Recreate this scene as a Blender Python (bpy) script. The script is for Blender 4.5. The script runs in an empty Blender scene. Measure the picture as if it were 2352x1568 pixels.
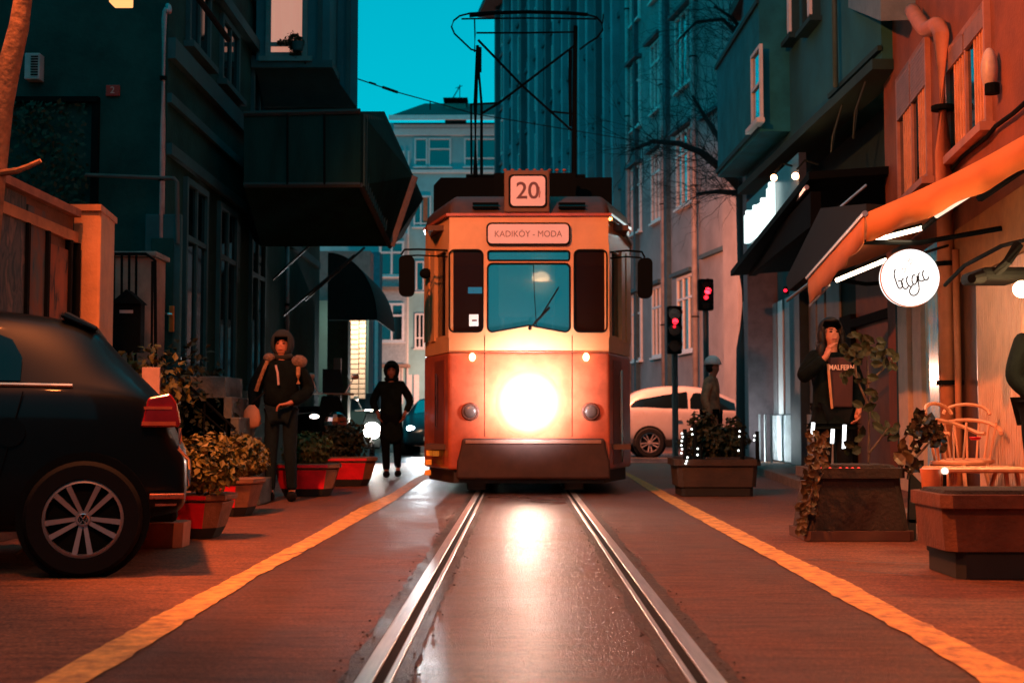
import bpy, bmesh, math, random
from mathutils import Vector, Matrix
from math import radians, sin, cos, pi
random.seed(7)
scene = bpy.context.scene
COL = scene.collection
# ---------------------------------------------------------------- camera
F = 3000.0                     # focal length in units of a 2352 px wide frame
H = 0.8
cam_d = bpy.data.cameras.new('camera'); cam = bpy.data.objects.new('camera', cam_d); COL.objects.link(cam)
cam.location = (0, 0, H)
pitch = math.atan(186/F); yaw = math.atan(18/F)
cam.rotation_euler = (pi/2+pitch, 0, yaw)
cam_d.sensor_width = 36; cam_d.lens = 36*F/2352
cam_d.clip_start = 0.05; cam_d.clip_end = 2000
cam_d.dof.use_dof = True; cam_d.dof.focus_distance = 9.0; cam_d.dof.aperture_fstop = 3.2
cam_d.dof.aperture_blades = 7
scene.camera = cam
R3 = cam.rotation_euler.to_matrix()
def ray(px, py): return R3 @ Vector(((px-1176)/F, (784-py)/F, -1.0))
def W(px, py, Y):
    d = ray(px, py); return Vector((0, 0, H)) + d*(Y/d.y)
def Gd(px, py):
    d = ray(px, py); return Vector((0, 0, H)) + d*(-H/d.z)
class Plane:
    """vertical plane through (x0,y0) running along (ux,1); n points to the street"""
    def __init__(s, x0, y0, ux, side):
        L = math.hypot(ux, 1); s.p = Vector((x0, y0, 0)); s.u = Vector((ux/L, 1/L, 0))
        s.n = Vector((-s.u.y, s.u.x, 0))*side
    def t(s, px, off=0):
        d = ray(px, 784); p = s.p+s.n*off
        k = (p.x*s.n.x+p.y*s.n.y)/(d.x*s.n.x+d.y*s.n.y)
        q = d*k; return (q.x-s.p.x)*s.u.x+(q.y-s.p.y)*s.u.y
    def z(s, px, py, off=0):
        d = ray(px, py); p = s.p+s.n*off
        k = (p.x*s.n.x+p.y*s.n.y)/(d.x*s.n.x+d.y*s.n.y)
        return H+d.z*k
    def P(s, t, z, off=0): return s.p+s.u*t+s.n*off+Vector((0, 0, z))
# ---------------------------------------------------------------- materials
MATS = {}
def nd(nt, typ, **kw):
    n = nt.nodes.new(typ)
    for k, v in kw.items(): setattr(n, k, v)
    return n
def mat(name, col, rough=.6, metal=0.0, var=.25, vscale=6.0, bump=.0, bscale=40.0, emit=None, estr=0.0, spec=.5, coat=0, stretch=None, dirt=None, rvar=.1):
    if name in MATS: return MATS[name]
    m = bpy.data.materials.new(name); m.use_nodes = True; nt = m.node_tree
    b = nt.nodes['Principled BSDF']
    tc = nd(nt, 'ShaderNodeTexCoord'); mp = nd(nt, 'ShaderNodeMapping')
    nt.links.new(tc.outputs['Object'], mp.inputs[0])
    if stretch: mp.inputs['Scale'].default_value = stretch
    ns = nd(nt, 'ShaderNodeTexNoise'); ns.inputs['Scale'].default_value = vscale; ns.inputs['Detail'].default_value = 6; ns.inputs['Roughness'].default_value = .65
    nt.links.new(mp.outputs[0], ns.inputs['Vector'])
    mx = nd(nt, 'ShaderNodeMix', data_type='RGBA')
    c = Vector(col[:3]); lo = c*(1-var); hi = c*(1+var*.6)
    if dirt is not None: lo = Vector(dirt)
    mx.inputs[6].default_value = (*lo, 1); mx.inputs[7].default_value = (*[min(1, v) for v in hi], 1)
    rp = nd(nt, 'ShaderNodeMapRange'); rp.inputs[1].default_value = .3; rp.inputs[2].default_value = .65
    nt.links.new(ns.outputs[0], rp.inputs[0]); nt.links.new(rp.outputs[0], mx.inputs[0])
    nt.links.new(mx.outputs[2], b.inputs['Base Color'])
    rr = nd(nt, 'ShaderNodeMapRange'); rr.inputs[3].default_value = max(0.02, rough-rvar); rr.inputs[4].default_value = min(1, rough+rvar)
    nt.links.new(ns.outputs[0], rr.inputs[0]); nt.links.new(rr.outputs[0], b.inputs['Roughness'])
    b.inputs['Metallic'].default_value = metal; b.inputs['Specular IOR Level'].default_value = spec
    if coat: b.inputs['Coat Weight'].default_value = coat; b.inputs['Coat Roughness'].default_value = .05
    if bump:
        n2 = nd(nt, 'ShaderNodeTexNoise'); n2.inputs['Scale'].default_value = bscale; n2.inputs['Detail'].default_value = 5
        nt.links.new(mp.outputs[0], n2.inputs['Vector'])
        bp = nd(nt, 'ShaderNodeBump'); bp.inputs['Strength'].default_value = bump; bp.inputs['Distance'].default_value = .02
        nt.links.new(n2.outputs[0], bp.inputs['Height']); nt.links.new(bp.outputs[0], b.inputs['Normal'])
    if emit is not None:
        b.inputs['Emission Color'].default_value = (*emit, 1); b.inputs['Emission Strength'].default_value = estr
    MATS[name] = m; return m
def glass(name, tint=(.02, .03, .03), refl=.12, rough=.03, trans=.6):
    """thin pane: part mirror, part see-through, part tint"""
    if name in MATS: return MATS[name]
    m = bpy.data.materials.new(name); m.use_nodes = True; nt = m.node_tree
    nt.nodes.remove(nt.nodes['Principled BSDF']); out = nt.nodes['Material Output']
    g = nd(nt, 'ShaderNodeBsdfGlossy'); g.inputs['Roughness'].default_value = rough; g.inputs['Color'].default_value = (.9, .95, .95, 1)
    t = nd(nt, 'ShaderNodeBsdfTransparent'); t.inputs['Color'].default_value = (.8, .88, .86, 1)
    d = nd(nt, 'ShaderNodeBsdfDiffuse'); d.inputs['Color'].default_value = (*tint, 1)
    m1 = nd(nt, 'ShaderNodeMixShader'); m1.inputs[0].default_value = trans
    nt.links.new(d.outputs[0], m1.inputs[1]); nt.links.new(t.outputs[0], m1.inputs[2])
    m2 = nd(nt, 'ShaderNodeMixShader')
    fr = nd(nt, 'ShaderNodeFresnel'); fr.inputs['IOR'].default_value = 1.45
    mr = nd(nt, 'ShaderNodeMapRange'); mr.inputs[3].default_value = refl; mr.inputs[4].default_value = 1
    ns = nd(nt, 'ShaderNodeTexNoise'); ns.inputs['Scale'].default_value = 1.3
    bp = nd(nt, 'ShaderNodeBump'); bp.inputs['Strength'].default_value = .05; nt.links.new(ns.outputs[0], bp.inputs['Height'])
    nt.links.new(bp.outputs[0], g.inputs['Normal'])
    nt.links.new(fr.outputs[0], mr.inputs[0]); nt.links.new(mr.outputs[0], m2.inputs[0])
    nt.links.new(m1.outputs[0], m2.inputs[1]); nt.links.new(g.outputs[0], m2.inputs[2]); nt.links.new(m2.outputs[0], out.inputs[0])
    MATS[name] = m; return m
def lampmat(name, col, s):
    if name in MATS: return MATS[name]
    m = bpy.data.materials.new(name); m.use_nodes = True; nt = m.node_tree
    nt.nodes.remove(nt.nodes['Principled BSDF'])
    e = nd(nt, 'ShaderNodeEmission'); e.inputs[0].default_value = (*col, 1); e.inputs[1].default_value = s
    nt.links.new(e.outputs[0], nt.nodes['Material Output'].inputs[0]); MATS[name] = m; return m
# ---------------------------------------------------------------- mesh builder
class MB:
    def __init__(s): s.bm = bmesh.new()
    def face(s, pts):
        vs = [s.bm.verts.new(p) for p in pts]
        try: return s.bm.faces.new(vs)
        except ValueError: return None
    def box(s, a, b, bev=0.0, M=None):
        x0, y0, z0 = a; x1, y1, z1 = b
        x0, x1 = min(x0, x1), max(x0, x1); y0, y1 = min(y0, y1), max(y0, y1); z0, z1 = min(z0, z1), max(z0, z1)
        t = bmesh.new(); bmesh.ops.create_cube(t, size=1)
        for v in t.verts: v.co = Vector(((v.co.x+.5)*(x1-x0)+x0, (v.co.y+.5)*(y1-y0)+y0, (v.co.z+.5)*(z1-z0)+z0))
        if bev: bmesh.ops.bevel(t, geom=t.edges[:], offset=bev, segments=2, affect='EDGES', profile=.5)
        s.merge(t, M); return s
    def merge(s, t, M=None):
        if M is not None: bmesh.ops.transform(t, matrix=M, verts=t.verts)
        me = bpy.data.meshes.new('tmp'); t.to_mesh(me); s.bm.from_mesh(me); bpy.data.meshes.remove(me); t.free()
    def cyl(s, p0, p1, r0, r1=None, n=12, cap=True):
        r1 = r0 if r1 is None else r1; p0 = Vector(p0); p1 = Vector(p1); d = p1-p0
        if d.length < 1e-6: return s
        q = d.to_track_quat('Z', 'Y').to_matrix()
        A = [s.bm.verts.new(p0+q@Vector((cos(2*pi*i/n)*r0, sin(2*pi*i/n)*r0, 0))) for i in range(n)]
        B = [s.bm.verts.new(p1+q@Vector((cos(2*pi*i/n)*r1, sin(2*pi*i/n)*r1, 0))) for i in range(n)]
        for i in range(n): s.bm.faces.new((A[i], A[(i+1) % n], B[(i+1) % n], B[i]))
        if cap: s.bm.faces.new(A[::-1]); s.bm.faces.new(B)
        return s
    def tube(s, pts, r, n=8, r1=None):
        pts = [Vector(p) for p in pts]; r1 = r if r1 is None else r1; rings = []
        for i, p in enumerate(pts):
            d = (pts[min(i+1, len(pts)-1)]-pts[max(i-1, 0)]).normalized()
            q = d.to_track_quat('Z', 'Y').to_matrix(); rr = r+(r1-r)*i/max(1, len(pts)-1)
            rings.append([s.bm.verts.new(p+q@Vector((cos(2*pi*k/n)*rr, sin(2*pi*k/n)*rr, 0))) for k in range(n)])
        for a, b in zip(rings, rings[1:]):
            for k in range(n): s.bm.faces.new((a[k], a[(k+1) % n], b[(k+1) % n], b[k]))
        s.bm.faces.new(rings[0][::-1]); s.bm.faces.new(rings[-1]); return s
    def prism(s, poly, d):
        """poly: list of 3D points (planar outline), d: extrusion vector"""
        d = Vector(d); A = [s.bm.verts.new(Vector(p)) for p in poly]; B = [s.bm.verts.new(Vector(p)+d) for p in poly]
        n = len(A); s.bm.faces.new(A[::-1]); s.bm.faces.new(B)
        for i in range(n): s.bm.faces.new((A[i], A[(i+1) % n], B[(i+1) % n], B[i]))
        return s
    def obox(s, pl, t0, t1, z0, z1, o0, o1):
        """box on a Plane: along t, height z, offset from the plane"""
        P = [pl.P(t0, z0, o0), pl.P(t1, z0, o0), pl.P(t1, z0, o1), pl.P(t0, z0, o1)]
        return s.prism(P, (0, 0, z1-z0))
    def sphere(s, c, r, n=12, sc=(1, 1, 1)):
        t = bmesh.new(); bmesh.ops.create_uvsphere(t, u_segments=n, v_segments=max(6, n//2+2), radius=1)
        for v in t.verts: v.co = Vector(c)+Vector((v.co.x*r*sc[0], v.co.y*r*sc[1], v.co.z*r*sc[2]))
        s.merge(t); return s
    def lathe(s, c, prof, n=16, sx=1, sy=1, rot=0, cap=True):
        c = Vector(c); rings = []
        for r, z in prof:
            rings.append([s.bm.verts.new(c+Vector((cos(2*pi*(i+rot)/n)*r*sx, sin(2*pi*(i+rot)/n)*r*sy, z))) for i in range(n)])
        for a, b in zip(rings, rings[1:]):
            for k in range(n): s.bm.faces.new((a[k], a[(k+1) % n], b[(k+1) % n], b[k]))
        if cap: s.bm.faces.new(rings[0][::-1]); s.bm.faces.new(rings[-1])
        return s
    def leaves(s, c, rad, n, size, flat=.0, shell=.45, zmin=None):
        c = Vector(c); k = 0
        lump = [(Vector((random.gauss(0, 1), random.gauss(0, 1), random.gauss(0, .8))).normalized()) for _ in range(7)]
        while k < n:
            v = Vector((random.gauss(0, 1), random.gauss(0, 1), random.gauss(0, 1))).normalized()
            m = max(max(0, v.dot(l)) for l in lump)
            r = (shell+(1-shell)*random.random())*(.72+.33*m**3)
            p = c+Vector((v.x*rad[0]*r, v.y*rad[1]*r, v.z*rad[2]*r))
            if zmin is not None and p.z < zmin: continue
            k += 1
            q = (Vector((random.gauss(0, .6), random.gauss(0, .6), random.gauss(0, .6)))+v*.8+Vector((0, 0, .5))).to_track_quat('Z', 'Y').to_matrix()
            a = random.random()*6.28; L = size*(.6+.8*random.random()); w = L*.32
            u = q@Vector((cos(a), sin(a), 0)); x = q@Vector((-sin(a), cos(a), 0)); nn = q@Vector((0, 0, 1))
            s.face([p-u*L*.5, p+x*w-u*L*.1+nn*w*.3, p+u*L*.5, p-x*w-u*L*.1+nn*w*.3])
        return s
def build(name, mb, m, parent=None, smooth=False, label=None, merge=False):
    bm = mb.bm
    if merge: bmesh.ops.remove_doubles(bm, verts=bm.verts, dist=1e-5)
    bmesh.ops.recalc_face_normals(bm, faces=bm.faces)
    if parent is not None:
        L = root_loc(parent)
        for v in bm.verts: v.co -= L
    me = bpy.data.meshes.new(name); bm.to_mesh(me); bm.free()
    o = bpy.data.objects.new(name, me); COL.objects.link(o)
    if m is not None: me.materials.append(m)
    if parent is not None: o.parent = parent
    if smooth:
        for p in me.polygons: p.use_smooth = True
    if smooth == 'auto':
        me.set_sharp_from_angle(angle=radians(40))
    if label: o['label'] = label
    return o
def root_loc(p):
    L = Vector((0, 0, 0))
    while p is not None: L = L+Vector(p.location); p = p.parent
    return L
def mesh_obj(name, me, m, parent=None, smooth=True):
    if parent is not None:
        L = root_loc(parent)
        for v in me.vertices: v.co -= L
    o = bpy.data.objects.new(name, me); COL.objects.link(o); me.materials.clear(); me.materials.append(m)
    if parent is not None: o.parent = parent
    for p in me.polygons: p.use_smooth = smooth
    return o
def tag(o, label=None, cat=None, group=None, kind=None):
    if label: o['label'] = label
    if cat: o['category'] = cat
    if group: o['group'] = group
    if kind: o['kind'] = kind
    return o
def thing(name, label, cat, loc=(0, 0, 0), group=None):
    o = bpy.data.objects.new(name, None); COL.objects.link(o); o.location = loc; o.empty_display_size = .2
    return tag(o, label, cat, group)
def dup(o, loc, rotz=0, label=None, scale=None):
    r = o.copy(); COL.objects.link(r); r.location = loc; r.rotation_euler = (0, 0, rotz)
    if scale: r.scale = (scale,)*3
    if label: r['label'] = label
    def rec(src, dst):
        for ch in list(src.children):
            c = ch.copy(); COL.objects.link(c); c.parent = dst; rec(ch, c)
    rec(o, r); return r
def textmesh(body, size, extr=.002, align='CENTER', bold=0.0):
    cu = bpy.data.curves.new('txt', 'FONT'); cu.body = body; cu.size = size; cu.extrude = extr; cu.align_x = align; cu.align_y = 'CENTER'; cu.offset = bold
    o = bpy.data.objects.new('txt', cu); COL.objects.link(o)
    dg = bpy.context.evaluated_depsgraph_get(); dg.update()
    me = bpy.data.meshes.new_from_object(o.evaluated_get(dg)); bpy.data.objects.remove(o); return me
def text_on(name, body, size, m, loc, parent, rotz=0, extr=.002, bold=0.0, sx=1.0):
    me = textmesh(body, size, extr, bold=bold)
    M = Matrix.Translation(loc) @ Matrix.Rotation(rotz, 4, 'Z') @ Matrix.Rotation(pi/2, 4, 'X') @ Matrix.Scale(sx, 4, (1, 0, 0))
    me.transform(M); return mesh_obj(name, me, m, parent, smooth=False)
def skin(verts, edges, radii, sub=2, root=0):
    """one continuous limbed surface grown with Skin + Subdivision"""
    me = bpy.data.meshes.new('sk'); me.from_pydata([tuple(v) for v in verts], edges, [])
    o = bpy.data.objects.new('sk', me); COL.objects.link(o)
    o.modifiers.new('s', 'SKIN'); m2 = o.modifiers.new('d', 'SUBSURF'); m2.levels = sub; m2.render_levels = sub
    if not me.skin_vertices:
        bm = bmesh.new(); bm.from_mesh(me); bm.verts.layers.skin.verify(); bm.to_mesh(me); bm.free()
    for i, r in enumerate(radii):
        sv = me.skin_vertices[0].data[i]; sv.radius = (r, r) if not isinstance(r, tuple) else r
        sv.use_root = (i == root)
    dg = bpy.context.evaluated_depsgraph_get(); dg.update()
    out = bpy.data.meshes.new_from_object(o.evaluated_get(dg)); bpy.data.objects.remove(o); return out
def light(kind, name, loc, energy, col, target=None, size=.1, spot=120, blend=.5, sy=None):
    l = bpy.data.lights.new(name, kind); l.energy = energy; l.color = col
    if kind == 'AREA':
        l.size = size
        if sy: l.shape = 'RECTANGLE'; l.size_y = sy
    else: l.shadow_soft_size = size
    if kind == 'SPOT': l.spot_size = radians(spot); l.spot_blend = blend
    o = bpy.data.objects.new(name, l); COL.objects.link(o); o.location = loc
    if target is not None: o.rotation_euler = (Vector(target)-Vector(loc)).to_track_quat('-Z', 'Y').to_euler()
    return o
def smooth3(p, k=5):
    out = []
    for i in range(len(p)-1):
        p0 = p[max(0, i-1)]; p1 = p[i]; p2 = p[i+1]; p3 = p[min(len(p)-1, i+2)]
        if (p2-p1).length > .8: kk = 1
        else: kk = k
        for j in range(kk):
            t = j/kk; out.append(.5*((2*p1)+(-p0+p2)*t+(2*p0-5*p1+4*p2-p3)*t*t+(-p0+3*p1-3*p2+p3)*t**3))
    return out+[p[-1]]
# common materials
SOD = (1.0, .36, .13)
M_black = mat('black_metal', (.003, .005, .005), .88, spec=.1)
M_rubber = mat('rubber', (.007, .007, .007), .85, spec=.15)
M_dark = mat('dark_void', (.004, .005, .005), .95, spec=.1)
M_steel = mat('steel', (.9, .82, .76), .36, 1.0, var=.15, vscale=8, stretch=(6, .4, 1), rvar=.06)
M_chrome = mat('chrome', (.8, .8, .8), .12, 1.0, var=.05)
M_white = mat('white_paint', (.7, .7, .68), .5, var=.1)
M_pipe = mat('zinc_pipe', (.35, .33, .34), .5, .2, var=.35, vscale=3)
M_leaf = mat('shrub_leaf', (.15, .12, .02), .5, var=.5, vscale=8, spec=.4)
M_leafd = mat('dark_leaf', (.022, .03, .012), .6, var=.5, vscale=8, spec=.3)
M_bark = mat('bark', (.10, .07, .05), .9, var=.5, vscale=10, bump=.8, bscale=25)
M_conc = mat('concrete', (.24, .2, .17), .85, var=.4, vscale=7, bump=.3, bscale=60)
# ================================================================ WORLD
w = bpy.data.worlds.new('World'); scene.world = w; w.use_nodes = True; nt = w.node_tree
bg = nt.nodes['Background']; tc = nd(nt, 'ShaderNodeTexCoord'); sp = nd(nt, 'ShaderNodeSeparateXYZ')
cr = nd(nt, 'ShaderNodeValToRGB'); nt.links.new(tc.outputs['Generated'], sp.inputs[0]); nt.links.new(sp.outputs[2], cr.inputs[0])
cr.color_ramp.elements[0].position = 0.0; cr.color_ramp.elements[0].color = (.012, .50, .62, 1)
cr.color_ramp.elements[1].position = .62; cr.color_ramp.elements[1].color = (.0, .38, .48, 1)
e = cr.color_ramp.elements.new(.22); e.color = (.0, .52, .67, 1); e = cr.color_ramp.elements.new(.36); e.color = (.0, .42, .58, 1)
nt.links.new(cr.outputs[0], bg.inputs[0]); bg.inputs[1].default_value = 1.0
# ================================================================ GROUND
def asphalt(name, base, tint, rlo, rhi, seedloc=0, bstr=.5, patch=None):
    m = bpy.data.materials.new(name); m.use_nodes = True; nt = m.node_tree; b = nt.nodes['Principled BSDF']
    tc = nd(nt, 'ShaderNodeTexCoord'); mp = nd(nt, 'ShaderNodeMapping'); mp.inputs['Location'].default_value = (seedloc, seedloc, 0)
    nt.links.new(tc.outputs['Object'], mp.inputs[0])
    big = nd(nt, 'ShaderNodeTexNoise'); big.inputs['Scale'].default_value = .9; big.inputs['Detail'].default_value = 8; big.inputs['Roughness'].default_value = .7
    fin = nd(nt, 'ShaderNodeTexNoise'); fin.inputs['Scale'].default_value = 60; fin.inputs['Detail'].default_value = 7; fin.inputs['Roughness'].default_value = .8
    vor = nd(nt, 'ShaderNodeTexVoronoi'); vor.inputs['Scale'].default_value = 190
    mid = nd(nt, 'ShaderNodeTexNoise'); mid.inputs['Scale'].default_value = 38; mid.inputs['Detail'].default_value = 6
    for n in (big, fin, vor, mid): nt.links.new(mp.outputs[0], n.inputs['Vector'])
    m1 = nd(nt, 'ShaderNodeMix', data_type='RGBA'); m1.inputs[6].default_value = (*base, 1); m1.inputs[7].default_value = (*tint, 1)
    r1 = nd(nt, 'ShaderNodeMapRange'); r1.inputs[1].default_value = .35; r1.inputs[2].default_value = .68
    nt.links.new(big.outputs[0], r1.inputs[0]); nt.links.new(r1.outputs[0], m1.inputs[0])
    m2 = nd(nt, 'ShaderNodeMix', data_type='RGBA', blend_type='MULTIPLY'); m2.inputs[0].default_value = 1
    r2 = nd(nt, 'ShaderNodeMapRange'); r2.inputs[1].default_value = .34; r2.inputs[2].default_value = .66; r2.inputs[3].default_value = .12; r2.inputs[4].default_value = 2.3
    nt.links.new(fin.outputs[0], r2.inputs[0]); nt.links.new(m1.outputs[2], m2.inputs[6]); nt.links.new(r2.outputs[0], m2.inputs[7])
    mp2 = nd(nt, 'ShaderNodeMapping'); mp2.inputs['Scale'].default_value = (3.0, 17, 1); nt.links.new(tc.outputs['Object'], mp2.inputs[0])
    stk = nd(nt, 'ShaderNodeTexNoise'); stk.inputs['Scale'].default_value = 1.0; stk.inputs['Detail'].default_value = 8; stk.inputs['Roughness'].default_value = .75; nt.links.new(mp2.outputs[0], stk.inputs['Vector'])
    r5 = nd(nt, 'ShaderNodeMapRange'); r5.inputs[1].default_value = .36; r5.inputs[2].default_value = .56; r5.inputs[3].default_value = .45; r5.inputs[4].default_value = 1.1; nt.links.new(stk.outputs[0], r5.inputs[0])
    m3 = nd(nt, 'ShaderNodeMix', data_type='RGBA', blend_type='MULTIPLY'); m3.inputs[0].default_value = 1; nt.links.new(m2.outputs[2], m3.inputs[6]); nt.links.new(r5.outputs[0], m3.inputs[7])
    nt.links.new(m3.outputs[2], b.inputs['Base Color'])
    r3 = nd(nt, 'ShaderNodeMapRange'); r3.inputs[1].default_value = .3; r3.inputs[2].default_value = .7; r3.inputs[3].default_value = rlo; r3.inputs[4].default_value = rhi
    nt.links.new(big.outputs[0], r3.inputs[0])
    sy = nd(nt, 'ShaderNodeSeparateXYZ'); nt.links.new(tc.outputs['Object'], sy.inputs[0]); wet = nd(nt, 'ShaderNodeMapRange'); wet.inputs[1].default_value = 8; wet.inputs[2].default_value = 15; wet.inputs[3].default_value = 1; wet.inputs[4].default_value = .68
    nt.links.new(sy.outputs[1], wet.inputs[0]); mw = nd(nt, 'ShaderNodeMath', operation='MULTIPLY'); nt.links.new(r3.outputs[0], mw.inputs[0]); nt.links.new(wet.outputs[0], mw.inputs[1]); nt.links.new(mw.outputs[0], b.inputs['Roughness'])
    ad = nd(nt, 'ShaderNodeMath', operation='ADD'); ml = nd(nt, 'ShaderNodeMath', operation='MULTIPLY'); ml.inputs[1].default_value = .6
    ml.inputs[1].default_value = .9; nt.links.new(fin.outputs[0], ml.inputs[0]); nt.links.new(ml.outputs[0], ad.inputs[0]); nt.links.new(vor.outputs['Distance'], ad.inputs[1])
    bp = nd(nt, 'ShaderNodeBump'); bp.inputs['Strength'].default_value = bstr; bp.inputs['Distance'].default_value = .02
    nt.links.new(ad.outputs[0], bp.inputs['Height']); nt.links.new(bp.outputs[0], b.inputs['Normal'])
    b.inputs['Specular IOR Level'].default_value = .5
    return m
M_road = asphalt('asphalt', (.11, .042, .024), (.18, .070, .038), .48, .72, bstr=.8)
M_track = asphalt('track_asphalt', (.09, .038, .026), (.14, .058, .038), .30, .46, 5, bstr=.9)
M_side = asphalt('side_asphalt', (.16, .055, .026), (.22, .08, .036), .62, .8, 9)
def sheet(name, pts, z, m):
    mb = MB(); mb.face([(x, y, z) for x, y in pts]); o = build(name, mb, m); tag(o, kind='structure'); return o
sheet('ground', [(-400, -60), (400, -60), (400, 600), (-400, 600)], -.004, M_side)
CX = .062
sheet('road', [(CX-1.55, -8), (CX+1.55, -8), (CX+1.55, 26), (CX-1.55, 26)], 0.0, M_road)
sheet('track_bed', [(CX-.44, -8), (CX+.44, -8), (CX+.44, 26), (CX-.44, 26)], .004, M_track)
M_wet = asphalt('wet_asphalt', (.05, .05, .05), (.09, .085, .085), .12, .36, 3, bstr=.25)
sheet('cross_road', [(-60, 26), (60, 26), (60, 34.5), (-60, 34.5)], .002, M_wet)
# raised pavement on the cafe side with a kerb of stone blocks
mb = MB(); mb.prism([(4.9, -8, -.02), (9, -8, -.02), (9, 25, -.02), (4.2, 25, -.02), (3.3, 13.5, -.02), (3.1, 9.5, -.02)], (0, 0, .11))
pv = build('pavement', mb, M_side); tag(pv, kind='structure')
mb = MB()
ks = [(3.1, 9.5), (3.3, 13.5), (4.2, 25)]
for (x0, y0), (x1, y1) in zip(ks, ks[1:]):
    n = int((y1-y0)/.8)
    for i in range(n):
        a = i/n; b = (i+1)/n-.01/(y1-y0)
        X0, Y0, X1, Y1 = x0+(x1-x0)*a, y0+(y1-y0)*a, x0+(x1-x0)*b, y0+(y1-y0)*b
        mb.prism([(X0-.14, Y0, -.02), (X0-.004, Y0, -.02), (X1-.004, Y1, -.02), (X1-.14, Y1, -.02)], (0, 0, .125))
tag(build('kerb', mb, M_conc), kind='structure')
# painted lines, worn edges
M_yel = mat('yellow_paint', (.85, .42, .10), .7, var=.35, vscale=11, dirt=(.30, .13, .05), bump=.5, bscale=70)
def line(pl, pr, y0, y1, z=.006):
    mb = MB(); n = 260; prev = None
    def at(c, y):
        for (ya, xa), (yb, xb) in zip(c, c[1:]):
            if ya <= y <= yb: return xa+(xb-xa)*(y-ya)/(yb-ya)
        return c[-1][1]
    for i in range(n+1):
        y = y0+(y1-y0)*i/n; j = .006+.010*(random.random() < .12)
        a = mb.bm.verts.new((at(pl, y)+random.uniform(-j, j), y, z)); b = mb.bm.verts.new((at(pr, y)+random.uniform(-j, j), y, z))
        if prev: mb.bm.faces.new((prev[0], prev[1], b, a))
        prev = (a, b)
    return tag(build('road_marking', mb, M_yel), kind='structure')
def gp(px, py): g = Gd(px, py); return (g.y, g.x)
L1 = [gp(60, 1600), gp(97, 1568), gp(390, 1370), gp(560, 1268), gp(680, 1190), gp(800, 1122), gp(900, 1112), gp(985, 1080)]
def edge(pts): return sorted(gp(*p) for p in pts)
line(edge([(-70, 1650), (85, 1568), (245, 1480), (410, 1390), (530, 1330), (640, 1270), (730, 1223), (820, 1170), (900, 1133), (950, 1100), (1040, 1056)]),
     edge([(80, 1640), (203, 1568), (350, 1478), (465, 1405), (585, 1330), (690, 1273), (770, 1228), (840, 1188), (910, 1148), (965, 1108), (1058, 1056)]), 3.0, 26)
line(edge([(2360, 1635), (2257, 1568), (2077, 1455), (1927, 1375), (1777, 1290), (1642, 1215), (1527, 1150), (1445, 1096), (1360, 1052)]),
     edge([(2500, 1630), (2352, 1543), (2227, 1485), (2102, 1422), (1952, 1340), (1802, 1270), (1677, 1207), (1567, 1150), (1462, 1096), (1375, 1052)]), 3.0, 26)
# rails: head, groove, lip
def rail(xc, s, label):
    t = thing('tram_rail', label, 'rail', (xc, 8, 0), 'rails of the tram track')
    y0, y1 = 1.5, 26
    def bar(a, b, z, name, m, bev=.004):
        mb = MB(); n = 40
        a, b = sorted((xc+s*a, xc+s*b))
        mb.box((a, y0, -.03), (b, y1, z), bev); build(name, mb, m, t)
    bar(.012, .070, .012, 'rail_head', M_steel)
    bar(-.022, .012, .0065, 'groove', M_rubber, 0)
    bar(-.044, -.022, .010, 'rail_lip', M_steel, .003)
rail(CX-.5, -1, 'polished grooved steel rail under the nearer-to-the-parked-car side of the tram')
rail(CX+.5, 1, 'polished grooved steel rail under the cafe side of the tram')
# ragged repair seams beside the rails
M_seam = asphalt('seam', (.04, .028, .022), (.12, .075, .055), .35, .7, 2, bstr=1.0)
for s in (-1, 1):
    for a, b in ((.073, .125), (-.046, -.095)):
        mb = MB(); prev = None
        for i in range(200):
            y = 1.6+24*i/199; j = random.uniform(-.012, .012)
            p = mb.bm.verts.new((CX+s*(.5+a), y, .0075)); q = mb.bm.verts.new((CX+s*(.5+b)+j, y, .0075 if abs(b) > .14 else .008))
            if prev: mb.bm.faces.new((prev[0], prev[1], q, p))
            prev = (p, q)
        tag(build('seam_strip', mb, M_seam), kind='structure')
# crumbs and pebbles of asphalt along the seams
mb = MB()
for i in range(420):
    s = random.choice((-1, 1)); y = 2+random.random()**1.5*10; x = CX+s*(.5+random.choice((random.uniform(.09, .17), random.uniform(-.13, -.05))))
    r = random.uniform(.002, .007); mb.sphere((x, y, .008), r, 5, (1, 1.2, .6))
tag(build('gravel', mb, M_seam), kind='stuff', label='crumbs of broken asphalt along the tram rails')
# cracks / tar lines across the side asphalt
M_tar = mat('tar', (.02, .018, .017), .5)
def crack(p, q, w=.012, n=30):
    mb = MB(); prev = None; p = Gd(*p); q = Gd(*q); d = (q-p); nrm = Vector((-d.y, d.x, 0)).normalized(); o = 0
    for i in range(n+1):
        o += random.uniform(-.012, .012); c = p+d*i/n+nrm*o; ww = w*random.uniform(.4, 1.3)
        a = mb.bm.verts.new((c.x+nrm.x*ww, c.y+nrm.y*ww, .0062)); b = mb.bm.verts.new((c.x-nrm.x*ww, c.y-nrm.y*ww, .0062))
        if prev: mb.bm.faces.new((prev[0], prev[1], b, a))
        prev = (a, b)
    tag(build('crack_marking', mb, M_tar), kind='structure')
crack((1850, 1285), (2200, 1300), .012); crack((1860, 1300), (2352, 1345), .008); crack((1180, 1255), (1300, 1250), .005); crack((950, 1380), (860, 1460), .006)
crack((640, 1278), (700, 1268), .014, 8)
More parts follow.
